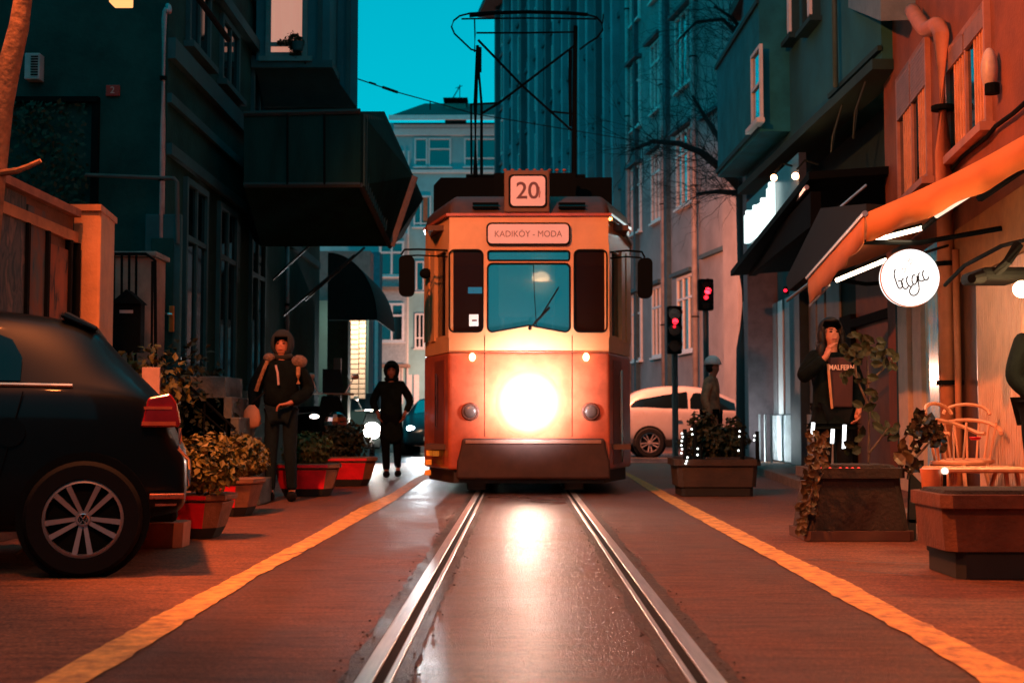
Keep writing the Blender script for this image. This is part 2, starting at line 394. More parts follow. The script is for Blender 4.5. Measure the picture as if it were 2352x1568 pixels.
# ================================================================ TRAM
TY = 14.5; K = F/TY
tram = thing('tram', 'vintage orange and cream tram showing route 20 with its big headlight on', 'tram', (.087, TY, 0))
def tx(px): return W(px, 1000, TY).x
def tz(py): return W(1212, py, TY).z
def TP(px, py, dy=0): v = W(px, py, TY); return Vector((v.x, TY+dy, v.z))
M_or = mat('tram_orange', (.52, .115, .052), .3, var=.35, vscale=4, coat=.4, rvar=.06)
M_cr = mat('tram_cream', (.80, .46, .22), .35, var=.12, vscale=3, coat=.3, rvar=.05)
M_roof = mat('tram_roof', (.075, .035, .022), .6, var=.4, vscale=5)
M_under = mat('tram_dark', (.03, .022, .018), .6, var=.4)
M_apron = mat('tram_apron', (.05, .022, .016), .6, var=.35, vscale=6)
x0, x1 = tx(1030), tx(1400)          # front face
cxm = .087
SB = 1.1
xl, xr = W(975, 1000, TY+SB).x, W(1448, 1000, TY+SB).x           # widest
#                            # where the nose reaches full width
LEN = 9.5
def ring(z0, z1, inset=0.0):
    """outline of the body in plan between heights z0 and z1 (nose tapered, tail square)"""
    return [(x0+inset, TY+inset, z0), (x1-inset, TY+inset, z0), (xr-inset, TY+SB, z0), (xr-inset, TY+LEN, z0), (xl+inset, TY+LEN, z0), (xl+inset, TY+SB, z0)]
zb, zbelt, zcream, zw0, zw1, ztop = tz(1092), tz(808), tz(768), tz(767), tz(571), tz(497)
mb = MB(); mb.prism(ring(zb+.06, 0), (0, 0, zbelt-zb-.06)); body = build('body', mb, M_or, tram)
bv = body.modifiers.new('b', 'BEVEL'); bv.width = .035; bv.segments = 3
mb = MB(); mb.prism([(p[0], p[1], zbelt) for p in ring(0, 0, .003)], (0, 0, zcream-zbelt)); build('waist_band', mb, M_cr, tram)
mb = MB(); mb.prism([(p[0], p[1], zw1) for p in ring(0, 0, .003)], (0, 0, ztop-zw1)); build('fascia', mb, M_cr, tram)
# window pillars of the front, with rounded pane corners
def rrect(px0, py0, px1, py1, r=10, n=4, bottom=None):
    pts = []
    for cx_, cy_, a0 in ((px1-r, py0+r, -90), (px1-r, py1-r, 0), (px0+r, py1-r, 90), (px0+r, py0+r, 180)):
        for i in range(n+1):
            a = radians(a0+90*i/n); pts.append((cx_+cos(a)*r, cy_+sin(a)*r))
        if a0 == 0 and bottom: pts.append(bottom)
    return pts
def panel_with_holes(outer, holes, m, name, dy0, dy1, parent):
    """flat front panel cut by holes, filled by triangulation and given thickness"""
    bm = bmesh.new(); eds = []
    for loop in [outer]+holes:
        vs = [bm.verts.new(TP(px, py, dy0)) for px, py in loop]
        eds += [bm.edges.new((vs[i], vs[(i+1) % len(vs)])) for i in range(len(vs))]
    r = bmesh.ops.triangle_fill(bm, edges=eds, use_beauty=True, use_dissolve=False, normal=(0, -1, 0))
    fs = [f for f in bm.faces]
    ex = bmesh.ops.extrude_face_region(bm, geom=fs)
    bmesh.ops.translate(bm, verts=[g for g in ex['geom'] if isinstance(g, bmesh.types.BMVert)], vec=(0, dy1-dy0, 0))
    mb = MB(); mb.bm.free(); mb.bm = bm; return build(name, mb, m, parent)
wL = rrect(1032, 574, 1109, 762, 12); wR = rrect(1319, 574, 1394, 762, 12)
wS = rrect(1121, 576, 1308, 598, 5); wC = rrect(1120, 605, 1309, 762, 11, bottom=(1215, 747))
panel_with_holes([(1031, 571), (1399, 571), (1399, 768), (1031, 768)], [wL, wR, wS, wC], M_cr, 'window_surround', 0.003, .05, tram)
M_gl = glass('tram_glass', (.02, .07, .085), .22, .08, .45); M_gs = glass('tram_side_glass', (.035, .012, .005), -.03, .12, .6)
for loop, mm, lb in ((wL, M_gs, None), (wR, M_gs, None), (wC, M_gl, None), (wS, M_gl, None)):
    mb = MB(); c = Vector((sum(p[0] for p in loop)/len(loop), sum(p[1] for p in loop)/len(loop)))
    big = [(c.x+(p[0]-c.x)*1.03, c.y+(p[1]-c.y)*1.02) for p in loop]
    mb.prism([TP(a, b, .028) for a, b in big], (0, .006, 0)); wo = build('window', mb, mm, tram)
    fr = MB()
    for i in range(len(loop)): fr.cyl(TP(*loop[i], 0.0), TP(*loop[(i+1) % len(loop)], 0.0), .010, n=6)
    build('rubber_seal', fr, M_rubber, wo)
# cab corners: pillars and dark doors in the tapered sides
for s, xa, xb in ((-1, x0, xl), (1, x1, xr)):
    def q(f): return Vector((xa+(xb-xa)*f, TY+SB*f, 0))
    for a, b, mm, nm, dz in ((.0, .12, M_cr, 'corner_pillar', 0), (.55, .72, M_cr, 'door_pillar', 0), (.80, 1.0, M_cr, 'door_pillar', 0)):
        p, r = q(a), q(b); inw = Vector((-s*.05, .03, 0)); out = Vector((s*.012, -.008, 0))
        if nm == 'corner_pillar': out = Vector((s*.004, -.002, 0))
        mb = MB(); mb.prism([(p+out)+Vector((0, 0, zw0-.04)), (r+out)+Vector((0, 0, zw0-.04)), (r+inw)+Vector((0, 0, zw0-.04)), (p+inw)+Vector((0, 0, zw0-.04))], (0, 0, zw1-zw0+.10)); build(nm, mb, mm, tram)
    p, r = q(.13), q(.97); inw = Vector((-s*.03, .02, 0)); i2 = Vector((-s*.04, .03, 0))
    mb = MB(); mb.prism([p+inw+Vector((0, 0, zw0+.002)), r+inw+Vector((0, 0, zw0+.002)), r+i2+Vector((0, 0, zw0+.002)), p+i2+Vector((0, 0, zw0+.002))], (0, 0, zw1-zw0-.004)); build('side_window', mb, M_gs, tram)
    # door leaf below, darker
    p, r = q(.16), q(.55); o1 = Vector((s*.006, -.004, 0)); o2 = Vector((-s*.01, .01, 0))
    mb = MB(); mb.prism([p+o1+Vector((0, 0, zb+.12)), r+o1+Vector((0, 0, zb+.12)), r+o2+Vector((0, 0, zb+.12)), p+o2+Vector((0, 0, zb+.12))], (0, 0, zbelt-zb-.2))
    dr = build('door', mb, mat('door_red', (.22, .05, .03), .4), tram)
    mb = MB(); mm = q(.38)+Vector((s*.03, -.02, 0)); mb.cyl(mm+Vector((0, 0, .75)), mm+Vector((0, 0, 1.35)), .012); build('handle', mb, M_chrome, dr)
    for k in range(1 if s < 0 else 0, 1):
        pass
# orange reflectors low on the corner
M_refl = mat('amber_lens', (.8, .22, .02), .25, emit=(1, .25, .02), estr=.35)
for px, py in ((986, 1040), (1004, 1040), (984, 1061), (982, 1085)):
    v = W(px, py, TY+.55); mb = MB(); mb.box((v.x-.035, TY+.30+(1004-px)*.012, v.z-.03), (v.x+.035, TY+.36+(1004-px)*.012, v.z+.03), .006); build('side_reflector', mb, M_refl, tram)
# long sides behind the cab: window row
for s, xx in ((-1, xl), (1, xr)):
    for i in range(6):
        y = TY+SB+.15+i*1.38
        mb = MB(); mb.box((xx-s*.03, y, zw0+.0), (xx-s*.036, y+1.2, zw1)); build('side_window', mb, M_gs, tram)
        mb = MB(); mb.box((xx-s*.05, y-.16, zw0-.04), (xx+s*.002, y-.02, zw1+.04)); build('door_pillar', mb, M_cr, tram)
    mb = MB(); mb.box((xx-s*.05, TY+LEN-.2, zw0-.04), (xx, TY+LEN, zw1+.04)); build('door_pillar', mb, M_cr, tram)
# roof: dark dome over the cab, raised clerestory behind
mb = MB(); rings = []
prof = [(0.0, -.012, 1.0, 0), (.05, .02, 1.0, .02), (.18, .16, .985, .07), (.30, .45, .94, .13), (.38, .9, .86, .2)]
nA = 10
for h, back, wsc, ins in prof:
    pts = []
    base = [(xl, TY+LEN), (xl, TY+SB), (x0, TY), (x1, TY), (xr, TY+SB), (xr, TY+LEN)]
    for x, y in base:
        X = cxm+(x-cxm)*wsc; Y = y+(back if y < TY+SB+.1 else 0)
        pts.append(mb.bm.verts.new((X, Y, ztop+h)))
    rings.append(pts)
for a, b in zip(rings, rings[1:]):
    for k in range(len(a)): mb.bm.faces.new((a[k], a[(k+1) % len(a)], b[(k+1) % len(b)], b[k]))
mb.bm.faces.new(rings[-1]); mb.bm.faces.new(rings[0][::-1])
rf = build('roof', mb, M_roof, tram, smooth='auto')
sb = rf.modifiers.new('b', 'BEVEL'); sb.width = .05; sb.segments = 3
mb = MB(); mb.prism([(x0-.03, TY-.03, ztop+.002), (x1+.03, TY-.03, ztop+.002), (xr+.025, TY+SB, ztop+.002), (xr+.025, TY+LEN, ztop+.002), (xl-.025, TY+LEN, ztop+.002), (xl-.025, TY+SB, ztop+.002)], (0, 0, .03)); build('gutter', mb, M_or, tram)
# louvres on the dome
for pxa, pxb in ((1085, 1145), (1283, 1345)):
    mb = MB()
    for k in range(2): a = TP(pxa, 466+k*10, -.01+.06-k*.04); b = TP(pxb, 470+k*10, -.01+.06-k*.04); mb.box((a.x, a.y-.015, a.z-.008), (b.x, a.y+.05, a.z+.012), .004)
    build('roof_vent', mb, M_black, tram)
# equipment box behind dome and insulator row
mb = MB(); a = W(996, 408, TY+1.9); b = W(1406, 480, TY+1.9); mb.prism([(a.x, TY+1.9, a.z-.1), (a.x+.09, TY+1.9, a.z), (b.x, TY+1.9, a.z), (b.x, TY+1.9, b.z-.25), (a.x, TY+1.9, b.z-.25)], (0, 2.6, 0)); build('roof_equipment', mb, M_black, tram)
mb = MB()
for k in range(9):
    v = W(1160+k*17, 391, TY+1.4); mb.cyl((v.x, v.y, v.z-.16), (v.x, v.y, v.z-.03), .012); mb.sphere(v, .024, 8, (1, 1, .8)); mb.sphere(v+Vector((0, 0, -.05)), .02, 8, (1, 1, .6))
build('insulator_row', mb, mat('insulator', (.35, .09, .04), .5), tram); mb = MB(); v0 = W(1135, 399, TY+1.4); v1 = W(1322, 399, TY+1.4); mb.box((v0.x, v0.y-.05, v0.z-.4), (v1.x, v0.y+.1, v0.z)); build('resistor_box', mb, M_black, tram)
# number box
mb = MB(); a = TP(1158, 393); b = TP(1262, 489); mb.box((a.x, TY-.05, b.z), (b.x, TY+.5, a.z), .012); nb = build('number_box', mb, mat('box_brown', (.13, .06, .035), .5), tram)
def rplate(name, px0, py0, px1, py1, r, m, dy, th, parent):
    mb = MB(); mb.prism([TP(x, y, dy) for x, y in rrect(px0, py0, px1, py1, r, 5)], (0, th, 0)); return build(name, mb, m, parent)
M_sign = mat('sign_face', (.62, .40, .36), .5, var=.1, vscale=2, emit=(.9, .42, .34), estr=.32)
rplate('sign_rim', 1168, 403, 1256, 479, 10, M_rubber, -.060, .01, nb)
pl_ = rplate('number_plate', 1173, 407, 1252, 475, 9, M_sign, -.066, .006, nb)
M_ink = mat('ink', (.16, .09, .12), .7); M_ink2 = mat('ink_grey', (.28, .16, .16), .7)
c = TP(1212, 441); text_on('number', '20', .265, M_ink, (c.x, TY-.068, c.z-.004), pl_, extr=.001, bold=.003)
mb = MB()
for pts in ([(1238, 432), (1240, 444), (1238, 456)],): mb.tube([TP(a, b, -.0695) for a, b in pts], .006)
build('rust_streak', mb, mat('rust', (.4, .09, .03), .8), pl_)
# destination board
db = rplate('destination_board', 1117, 512, 1310, 564, 12, M_rubber, -.035, .035, tram)
df = rplate('board_face', 1121, 516, 1306, 560, 9, M_sign, -.040, .006, db)
c = TP(1213, 539); text_on('lettering', 'KADIKÖY - MODA', .098, M_ink2, (c.x, TY-.0415, c.z), df, extr=.0008, sx=.93)
# lower front: apron, lamps
ap = [(1062, 1006), (1388, 1006), (1392, 1030), (1400, 1060), (1402, 1100), (1048, 1100), (1050, 1060), (1058, 1030)]
mb = MB(); mb.prism([TP(a, b, -.07) for a, b in ap], (0, .08, 0)); o = build('bumper_apron', mb, M_apron, tram); bb = o.modifiers.new('b', 'BEVEL'); bb.width = .03; bb.segments = 3
mb = MB(); a = TP(1070, 1010); b = TP(1380, 1016); mb.box((a.x, TY-.085, b.z-.01), (b.x, TY-.07, a.z), .004); build('bumper_trim', mb, mat('trim', (.35, .2, .15), .4), tram)
mb = MB(); mb.prism([(p[0], p[1], .13) for p in ring(0, 0, .06)], (0, 0, zb-.05)); build('skirt', mb, M_under, tram)
hl = TP(1215, 925)
# glare round the headlamp put into the colour: emission fading outward into the orange
M_glare = mat('painted_glare', (.52, .115, .052), .4, var=.1); dn = M_glare.node_tree; db_ = dn.nodes['Principled BSDF']
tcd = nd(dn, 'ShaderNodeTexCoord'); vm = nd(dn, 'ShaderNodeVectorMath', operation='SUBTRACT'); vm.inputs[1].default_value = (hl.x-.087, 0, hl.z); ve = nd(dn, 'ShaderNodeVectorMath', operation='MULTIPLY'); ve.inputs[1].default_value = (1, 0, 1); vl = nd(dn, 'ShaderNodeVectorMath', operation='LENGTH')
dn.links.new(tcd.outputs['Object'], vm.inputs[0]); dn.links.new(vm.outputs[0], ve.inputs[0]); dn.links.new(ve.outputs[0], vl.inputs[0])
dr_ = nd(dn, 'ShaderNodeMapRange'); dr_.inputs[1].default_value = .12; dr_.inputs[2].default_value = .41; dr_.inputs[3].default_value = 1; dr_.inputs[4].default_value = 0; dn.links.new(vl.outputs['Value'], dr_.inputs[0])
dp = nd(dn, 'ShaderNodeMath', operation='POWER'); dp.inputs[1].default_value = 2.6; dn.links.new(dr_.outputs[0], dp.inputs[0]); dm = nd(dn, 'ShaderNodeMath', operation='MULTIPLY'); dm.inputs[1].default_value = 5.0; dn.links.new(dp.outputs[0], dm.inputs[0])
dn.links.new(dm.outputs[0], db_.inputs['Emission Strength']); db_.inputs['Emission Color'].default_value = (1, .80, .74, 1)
mb = MB(); mb.sphere((hl.x, TY+.02, hl.z), .42, 48, (1, .10, 1)); build('glare_disc', mb, M_glare, tram, smooth=True)
mb = MB(); mb.cyl((hl.x, TY-.01, hl.z), (hl.x, TY-.04, hl.z), .150, .135, 32); build('headlight_ring', mb, M_glare, tram)
mb = MB(); mb.sphere((hl.x, TY-.04, hl.z), .142, 24, (1, .5, 1)); head = build('headlight', mb, lampmat('headlamp', (1, .93, .84), 60), tram, smooth=True)
for px in (1080, 1357):
    v = TP(px, 945); mb = MB(); mb.cyl((v.x, TY+.01, v.z), (v.x, TY-.05, v.z), .105, .085, 24); sl = build('side_lamp', mb, mat('lamp_housing', (.12, .05, .035), .4), tram)
    mb = MB(); mb.sphere((v.x, TY-.05, v.z), .07, 16, (1, .3, 1)); build('lens', mb, mat('dead_lens', (.12, .09, .08), .3), sl, smooth=True)
for px in (1085, 1346):
    v = TP(px, 820); mb = MB(); mb.sphere((v.x, TY-.01, v.z), .036, 14, (1, .8, 1.25)); build('marker_light', mb, lampmat('marker', (1, .62, .30), 9), tram, smooth=True)
    light('POINT', 'marker_glow', (v.x, TY-.12, v.z+.0), .6, (1, .6, .3), size=.03)
for px in (1113, 1314):
    mb = MB(); mb.tube([TP(px, 770, -.003), TP(px, 1003, -.003)], .0035, 4); build('panel_seam', mb, M_dark, tram)
mb = MB(); mb.tube([TP(1031, 808, -.004), TP(1399, 808, -.004)], .008, 6); build('belt_trim', mb, mat('belt', (.30, .08, .03), .5), tram)
for py in (812, 1000):
    mb = MB()
    for k in range(24): mb.sphere(TP(1040+k*15.3, py, -.002), .006, 6)
    build('rivet_row', mb, M_or, tram)
# wiper, mirrors
mb = MB(); mb.tube([TP(1215, 757, -.045), TP(1243, 725, -.05), TP(1283, 660, -.045)], .008, 6); mb.tube([TP(1228, 742, -.05), TP(1262, 706, -.05)], .012, 6); mb.sphere(TP(1217, 754, -.03), .022, 8); build('wiper', mb, M_rubber, tram)
mb = MB(); mb.tube([TP(1225, 606, .02), TP(1228, 680, .02), TP(1232, 748, .02)], .005, 6); build('window_bar', mb, M_rubber, tram)
for s, pts, mx_ in ((-1, [(1028, 574), (960, 571), (928, 572), (920, 584)], (916, 586, 951, 680)), (1, [(1402, 578), (1440, 574), (1475, 577), (1482, 590)], (1466, 592, 1499, 684))):
    mb = MB(); mb.tube([TP(a, b, .05) for a, b in pts], .012, 6); mb.tube([TP(a, b+14, .05) for a, b in pts[:3]], .010, 6)
    mr = build('mirror_arm', mb, M_black, tram)
    mb = MB(); a, b, c_, d_ = mx_; pp = rrect(a, b, c_, d_, 12); mb.prism([TP(x, y, .0) for x, y in pp], (0, .09, 0)); build('mirror', mb, M_black, mr)
mb = MB(); mb.sphere(W(977, 628, TY+.8), .07, 12, (1, .8, .9)); build('side_horn', mb, M_black, tram, smooth=True)
# chrome trim catching shop light on the cafe-side gutter
mb = MB(); mb.tube([(x1+.02, TY+.0, ztop-.03), ((x1+xr)/2+.03, TY+SB*.5, ztop-.07), (xr+.02, TY+SB, ztop-.16), (xr+.02, TY+SB+.5, ztop-.3)], .022, 8); build('gutter_trim', mb, M_chrome, tram)
mb = MB(); mb.tube([((x1+xr)/2+.01, TY+SB*.5-.02, .35), ((x1+xr)/2+.01, TY+SB*.5-.02, 1.4)], .02, 8); build('grab_rail', mb, M_chrome, tram)
# interior: floor, seats, driver panel, ceiling, back wall
M_in = mat('cabin', (.10, .05, .03), .7)
mb = MB(); mb.box((xl+.08, TY+.12, .5), (xr-.08, TY+LEN-.1, .56)); mb.box((xl+.08, TY+.25, ztop-.12), (xr-.08, TY+LEN-.1, ztop-.06)); mb.box((cxm-1, TY+1.6, .56), (cxm-.35, TY+1.66, ztop-.1)); mb.box((cxm+.35, TY+1.6, .56), (cxm+1, TY+1.66, ztop-.1))
build('cabin', mb, M_in, tram)
for sx in (-.62, .62):
    for i in range(4):
        mb = MB(); mb.box((cxm+sx-.35, TY+2.3+i*1.5, .9), (cxm+sx+.35, TY+2.75+i*1.5, 1.0), .03); mb.box((cxm+sx-.35, TY+2.7+i*1.5, 1.0), (cxm+sx+.35, TY+2.78+i*1.5, 1.5), .03); build('seat', mb, mat('seat_red', (.3, .06, .04), .7), tram)
mb = MB(); mb.box((cxm-.45, TY+.2, .9), (cxm+.45, TY+.55, tz(772)), .03); build('dashboard', mb, mat('dash', (.06, .08, .09), .5), tram)
light('POINT', 'cabin_light', (cxm+.2, TY+3.4, ztop-.35), 30, (1, .5, .25), size=.15)
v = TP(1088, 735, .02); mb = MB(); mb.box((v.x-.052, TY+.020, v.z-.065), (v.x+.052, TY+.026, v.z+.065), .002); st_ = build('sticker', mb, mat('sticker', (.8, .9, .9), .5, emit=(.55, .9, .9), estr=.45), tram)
mb = MB(); mb.box((v.x-.02, TY+.0175, v.z-.012), (v.x+.035, TY+.0195, v.z+.008)); build('sticker_print', mb, M_ink, st_)
v = TP(1090, 657, .02); mb = MB(); mb.box((v.x-.085, TY+.3, v.z-.05), (v.x+.085, TY+.33, v.z+.02), .005); build('cabin_screen', mb, lampmat('screen', (.05, .55, .85), .9), tram)
# wheels and bogie
for yy in (1.5, 3.2, 6.5, 8.2):
    for s in (-1, 1):
        mb = MB(); mb.cyl((CX+s*.46, TY+yy, .33), (CX+s*.56, TY+yy, .33), .33, n=28); wo = build('wheel', mb, M_under, tram)
mb = MB(); mb.box((CX-.9, TY+.9, .3), (CX+.9, TY+8.8, .5)); build('bogie', mb, M_under, tram)
for s in (-1, 1):
    mb = MB(); mb.box((CX+s*.44, TY+.25, .04), (CX+s*.66, TY+.45, .2), .02); build('track_brush', mb, M_under, tram)
# pantograph (deeper on the roof)
PY = TY+3.0
def PP(px, py, dy=0): v = W(px, py, PY+dy); return v
pg = None
mb = MB()
mb.box(PP(1070, 408), PP(1345, 400)+Vector((0, .4, 0)), .01); pg = build('pantograph', mb, M_black, tram)
for pts, ra, rb in (([PP(1092, 405), PP(1092, 238), PP(1097, 105)], .034, .022), ([PP(1106, 400), PP(1106, 240), PP(1097, 130)], .022, .014), ([PP(1082, 240), PP(1083, 400)], .014, .014), ([PP(1319, 405), PP(1320, 240), PP(1322, 60)], .036, .028), ([PP(1309, 160), PP(1310, 290)], .022, .022)):
    mb = MB(); mb.tube(pts, ra, 8, rb); build('mast', mb, M_black, pg)
for a_, b_ in (((1096, 108), (1106, 165)), ((1306, 115), (1314, 160))): mb = MB(); mb.box(PP(*a_), PP(*b_)+Vector((0, .05, 0)), .004); build('spring_box', mb, M_black, pg)
mb = MB()
mb.tube([PP(1098, 92), PP(1200, 198, .2), PP(1313, 300)], .017, 6); mb.tube([PP(1318, 106), PP(1200, 196, -.2), PP(1146, 237), PP(1105, 262)], .017, 6)
mb.tube([PP(1080, 240), PP(1146, 237)], .015, 6); mb.tube([PP(1262, 256), PP(1318, 262)], .013, 6); mb.tube([PP(1310, 270), PP(1310, 290)], .012, 6)
build('cross_brace', mb, M_black, pg)
mb = MB()
hoop = [(1096, 118), (1082, 114), (1062, 95), (1044, 78), (1037, 62), (1042, 48), (1056, 37), (1080, 31), (1130, 28), (1210, 26), (1290, 28), (1345, 33), (1370, 40), (1383, 54), (1384, 70), (1372, 86), (1350, 100), (1332, 114)]
mb.tube([PP(*p) for p in hoop], .013, 6)
mb.tube([PP(1078, 37), PP(1140, 30), PP(1210, 28), PP(1300, 30), PP(1350, 34)], .026, 8)
mb.tube([PP(1060, 44), PP(1210, 42, .15), PP(1370, 44)], .012, 6); mb.tube([PP(1094, 76), PP(1210, 76), PP(1322, 74)], .013, 6)
mb.tube([PP(1090, 46), PP(1091, 80), PP(1090, 120)], .011, 6); mb.tube([PP(1384, 54), PP(1386, 33)], .01, 6)
build('collector_hoop', mb, M_black, pg)
# headlamp beam and front wash
light('SPOT', 'headlamp_beam', (hl.x, TY-.22, hl.z), 220, (1, .55, .38), (CX+.0, 4, -.6), .05, 70, .9)

light('SPOT', 'front_wash', (hl.x, TY-.60, hl.z), 300, (1, .86, .9), (hl.x, TY+1, hl.z+.25), .08, 125, .9)  # added spot facing back at the front, standing in for headlight glare
# ================================================================ BUILDINGS
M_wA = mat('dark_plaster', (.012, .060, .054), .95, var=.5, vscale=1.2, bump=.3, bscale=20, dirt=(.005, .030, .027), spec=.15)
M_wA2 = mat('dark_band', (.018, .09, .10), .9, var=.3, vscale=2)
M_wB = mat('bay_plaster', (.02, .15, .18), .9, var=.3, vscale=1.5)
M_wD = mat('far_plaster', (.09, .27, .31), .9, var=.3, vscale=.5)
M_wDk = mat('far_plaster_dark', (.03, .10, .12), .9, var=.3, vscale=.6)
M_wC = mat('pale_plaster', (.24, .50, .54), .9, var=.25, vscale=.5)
M_pale = mat('pale_trim', (.75, .75, .75), .7, var=.1)
M_wE = mat('pink_plaster', (.26, .25, .26), .9, var=.25, vscale=.8)
M_glB = glass('house_glass', (.006, .012, .014), .10, .05, .0)
M_glS = glass('sky_glass', (.01, .03, .04), .42, .03, .0)
M_tile = mat('roof_tile', (.05, .04, .04), .8, var=.3, vscale=12)
def win(parent, pl, t0, t1, z0, z1, fm, gm, fw=.06, mull=(), trans=(), out=.05, sill=True, name='window', lit=None):
    mb = MB()
    mb.obox(pl, t0, t1, z0, z0+fw, .0, out); mb.obox(pl, t0, t1, z1-fw, z1, .0, out)
    mb.obox(pl, t0, t0+fw, z0+fw, z1-fw, .0, out); mb.obox(pl, t1-fw, t1, z0+fw, z1-fw, .0, out)
    for f in mull: t = t0+(t1-t0)*f; mb.obox(pl, t-fw*.4, t+fw*.4, z0+fw, z1-fw, .0, out-.01)
    for f in trans: z = z0+(z1-z0)*f; mb.obox(pl, t0+fw, t1-fw, z-fw*.4, z+fw*.4, .0, out-.005)
    w_ = build(name, mb, fm, parent)
    mb = MB(); mb.obox(pl, t0+fw*.5, t1-fw*.5, z0+fw*.5, z1-fw*.5, .004, .016); build('pane', mb, lit or gm, w_)
    if sill: mb = MB(); mb.obox(pl, t0-.08, t1+.08, z0-.07, z0-.002, 0, out+.07); build('sill', mb, fm, w_)
    return w_
# ---- house with the dark side on the left (A)
XA = -3.7; YA = 13.5
hA = thing('dark_house', 'dark plastered corner house with drainpipes and a red number plate, behind the parked car', 'house', (XA, YA, 0))
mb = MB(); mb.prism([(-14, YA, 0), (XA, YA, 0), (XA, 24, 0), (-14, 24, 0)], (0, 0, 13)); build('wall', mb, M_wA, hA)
fA = Plane(-14, YA, 0, 1); fA.u = Vector((1, 0, 0)); fA.n = Vector((0, -1, 0))
sA = Plane(XA, YA, 0, -1)   # street side
def zA(py, y=YA): return W(300, py, y).z
# bands running along the street side
for z, hh, o in ((7.6, .3, .1), (4.62, .22, .08), (4.15, .10, .05), (3.6, .12, .06), (5.9, .14, .12), (6.6, .1, .05)):
    mb = MB(); mb.obox(sA, 0, 10.2, z, z+hh, 0, o); build('cornice', mb, M_wA2, hA)
# street side windows and shutters: tall, dark, recessed behind light stripes
for t in (.7, 2.3, 4.2):
    win(hA, sA, t, t+1.0, 1.3, 3.5, M_wA2, M_glB, .07, (.5,), (.7,), .05)
    win(hA, sA, t, t+1.0, 5.0, 5.85, M_wA2, M_glB, .07, (.5,), (), .05)
# facing side: dark recess with ivy (left) and door
xa, xb = W(0, 500, YA).x+14, W(210, 500, YA).x+14
mb = MB(); mb.obox(fA, xb, xb+.07, 2.4, zA(228), 0, .06); mb.obox(fA, xa-1, xb+.07, zA(238), zA(226), 0, .09); build('window_surround', mb, M_dark, hA)
mb = MB()
for k in range(5000):
    x = random.uniform(-7.0, W(205, 500, YA).x); z = random.uniform(2.4, zA(240)); s = .018+.025*random.random()
    if random.random() < .35+.5*sin(x*3+z)**2:
        q = Vector((random.gauss(0, .6), -1, random.gauss(.3, .5))).to_track_quat('Z', 'Y').to_matrix(); a = random.random()*6
        u = q@Vector((cos(a), sin(a), 0))*s; v = q@Vector((-sin(a), cos(a), 0))*s*.6; c = Vector((x, YA-.05-random.random()*.15, z)); mb.face([c-u, c+v, c+u, c-v])
ivy = build('ivy', mb, M_leafd); tag(ivy, 'dark ivy climbing the blank front of the dark corner house', 'ivy')
# red number plate
v0, v1 = W(245, 197, YA), W(276, 222, YA)
pn = thing('house_number_plate', 'small red enamel number plate high on the dark corner house', 'sign', (v0.x, YA-.01, v1.z))
mb = MB(); mb.box((v0.x, YA-.03, v1.z), (v1.x, YA-.004, v0.z), .006); build('plate', mb, mat('red_enamel', (.45, .03, .02), .35), pn)
text_on('digit', '2', .10, mat('enamel_white', (.6, .35, .3), .5), ((v0.x+v1.x)/2, YA-.034, (v0.z+v1.z)/2), pn)
# white vent box
v0, v1 = W(68, 130, YA), W(101, 190, YA)
vb = thing('wall_vent_box', 'pale ribbed vent box fixed high on the dark house', 'vent', (v0.x, YA, v1.z))
mb = MB(); mb.box((v0.x, YA-.14, v1.z), (v1.x, YA, v0.z), .01); build('casing', mb, mat('vent_paint', (.35, .38, .38), .5), vb)
mb = MB()
for k in range(8): z = v1.z+.04+k*(v0.z-v1.z-.06)/8; mb.box((v0.x+.07, YA-.15, z), (v1.x-.015, YA-.139, z+.012))
build('grille', mb, M_dark, vb)
# horizontal pipe with elbow
mb = MB(); mb.tube([W(196, 402, YA-.12), W(300, 406, YA-.12), W(400, 410, YA-.12), W(407, 418, YA-.12), W(408, 560, YA-.12)], .022, 8)
tag(build('horizontal_pipe', mb, mat('old_pipe', (.10, .08, .07), .7)), 'thin rusty pipe running level across the dark house to an elbow', 'pipe')
# drainpipes
def pipe(pts, r, label, m=M_pipe, clips=()):
    t = thing('drainpipe', label, 'drainpipe', pts[-1], 'drainpipes on the facades')
    pp_ = [Vector(q) for q in pts]; mb = MB(); mb.tube(smooth3(pp_) if len(pp_) > 3 else pp_, r, 10); build('tube', mb, m, t, smooth=True)
    for c in clips:
        mb = MB(); mb.cyl(Vector(c)-Vector((0, 0, .02)), Vector(c)+Vector((0, 0, .02)), r*1.35, n=12); build('clamp', mb, M_black, t)
    return t
def on(px, py, y): return W(px, py, y)
p = YA-.1
pipe([on(372, 8, p+.5), on(386, 14, p+.1), on(388, 28, p), on(377, 46, p), on(374, 300, p), on(369, 760, p)], .028, 'tall pinkish drainpipe on the corner of the dark house, bent at its top', mat('pink_pipe', (.42, .33, .33), .55), [on(375, 180, p), on(372, 412, p)])
pipe([on(386, 330, 14.0), on(384, 800, 14.0)], .022, 'thin dull drainpipe just beside the tall pinkish one', clips=[on(385, 505, 14)])
pipe([on(447, 385, 16.2), on(446, 730, 16.2)], .035, 'grey downpipe between the dark windows, wall side of the elbowed one', clips=[on(447, 500, 16.2), on(446, 575, 16.2)])
pipe([on(508, 360, 18.0), on(507, 770, 18.0)], .045, 'pale grey downpipe with three clamps under the elbowed one', clips=[on(508, 455, 18), on(508, 505, 18), on(507, 655, 18)])
pipe([on(541, 290, 18.3), on(550, 296, 18.2), on(557, 312, 18.1), on(549, 342, 18.1), on(547, 520, 18.1), on(545, 800, 18.1)], .036, 'teal downpipe with a gooseneck under the projecting bay', clips=[on(547, 400, 18.1), on(546, 505, 18.1)])
pipe([on(660, 560, 20.5), on(658, 820, 20.5)], .035, 'short downpipe behind the hooded person', clips=[on(659, 700, 20.5)])
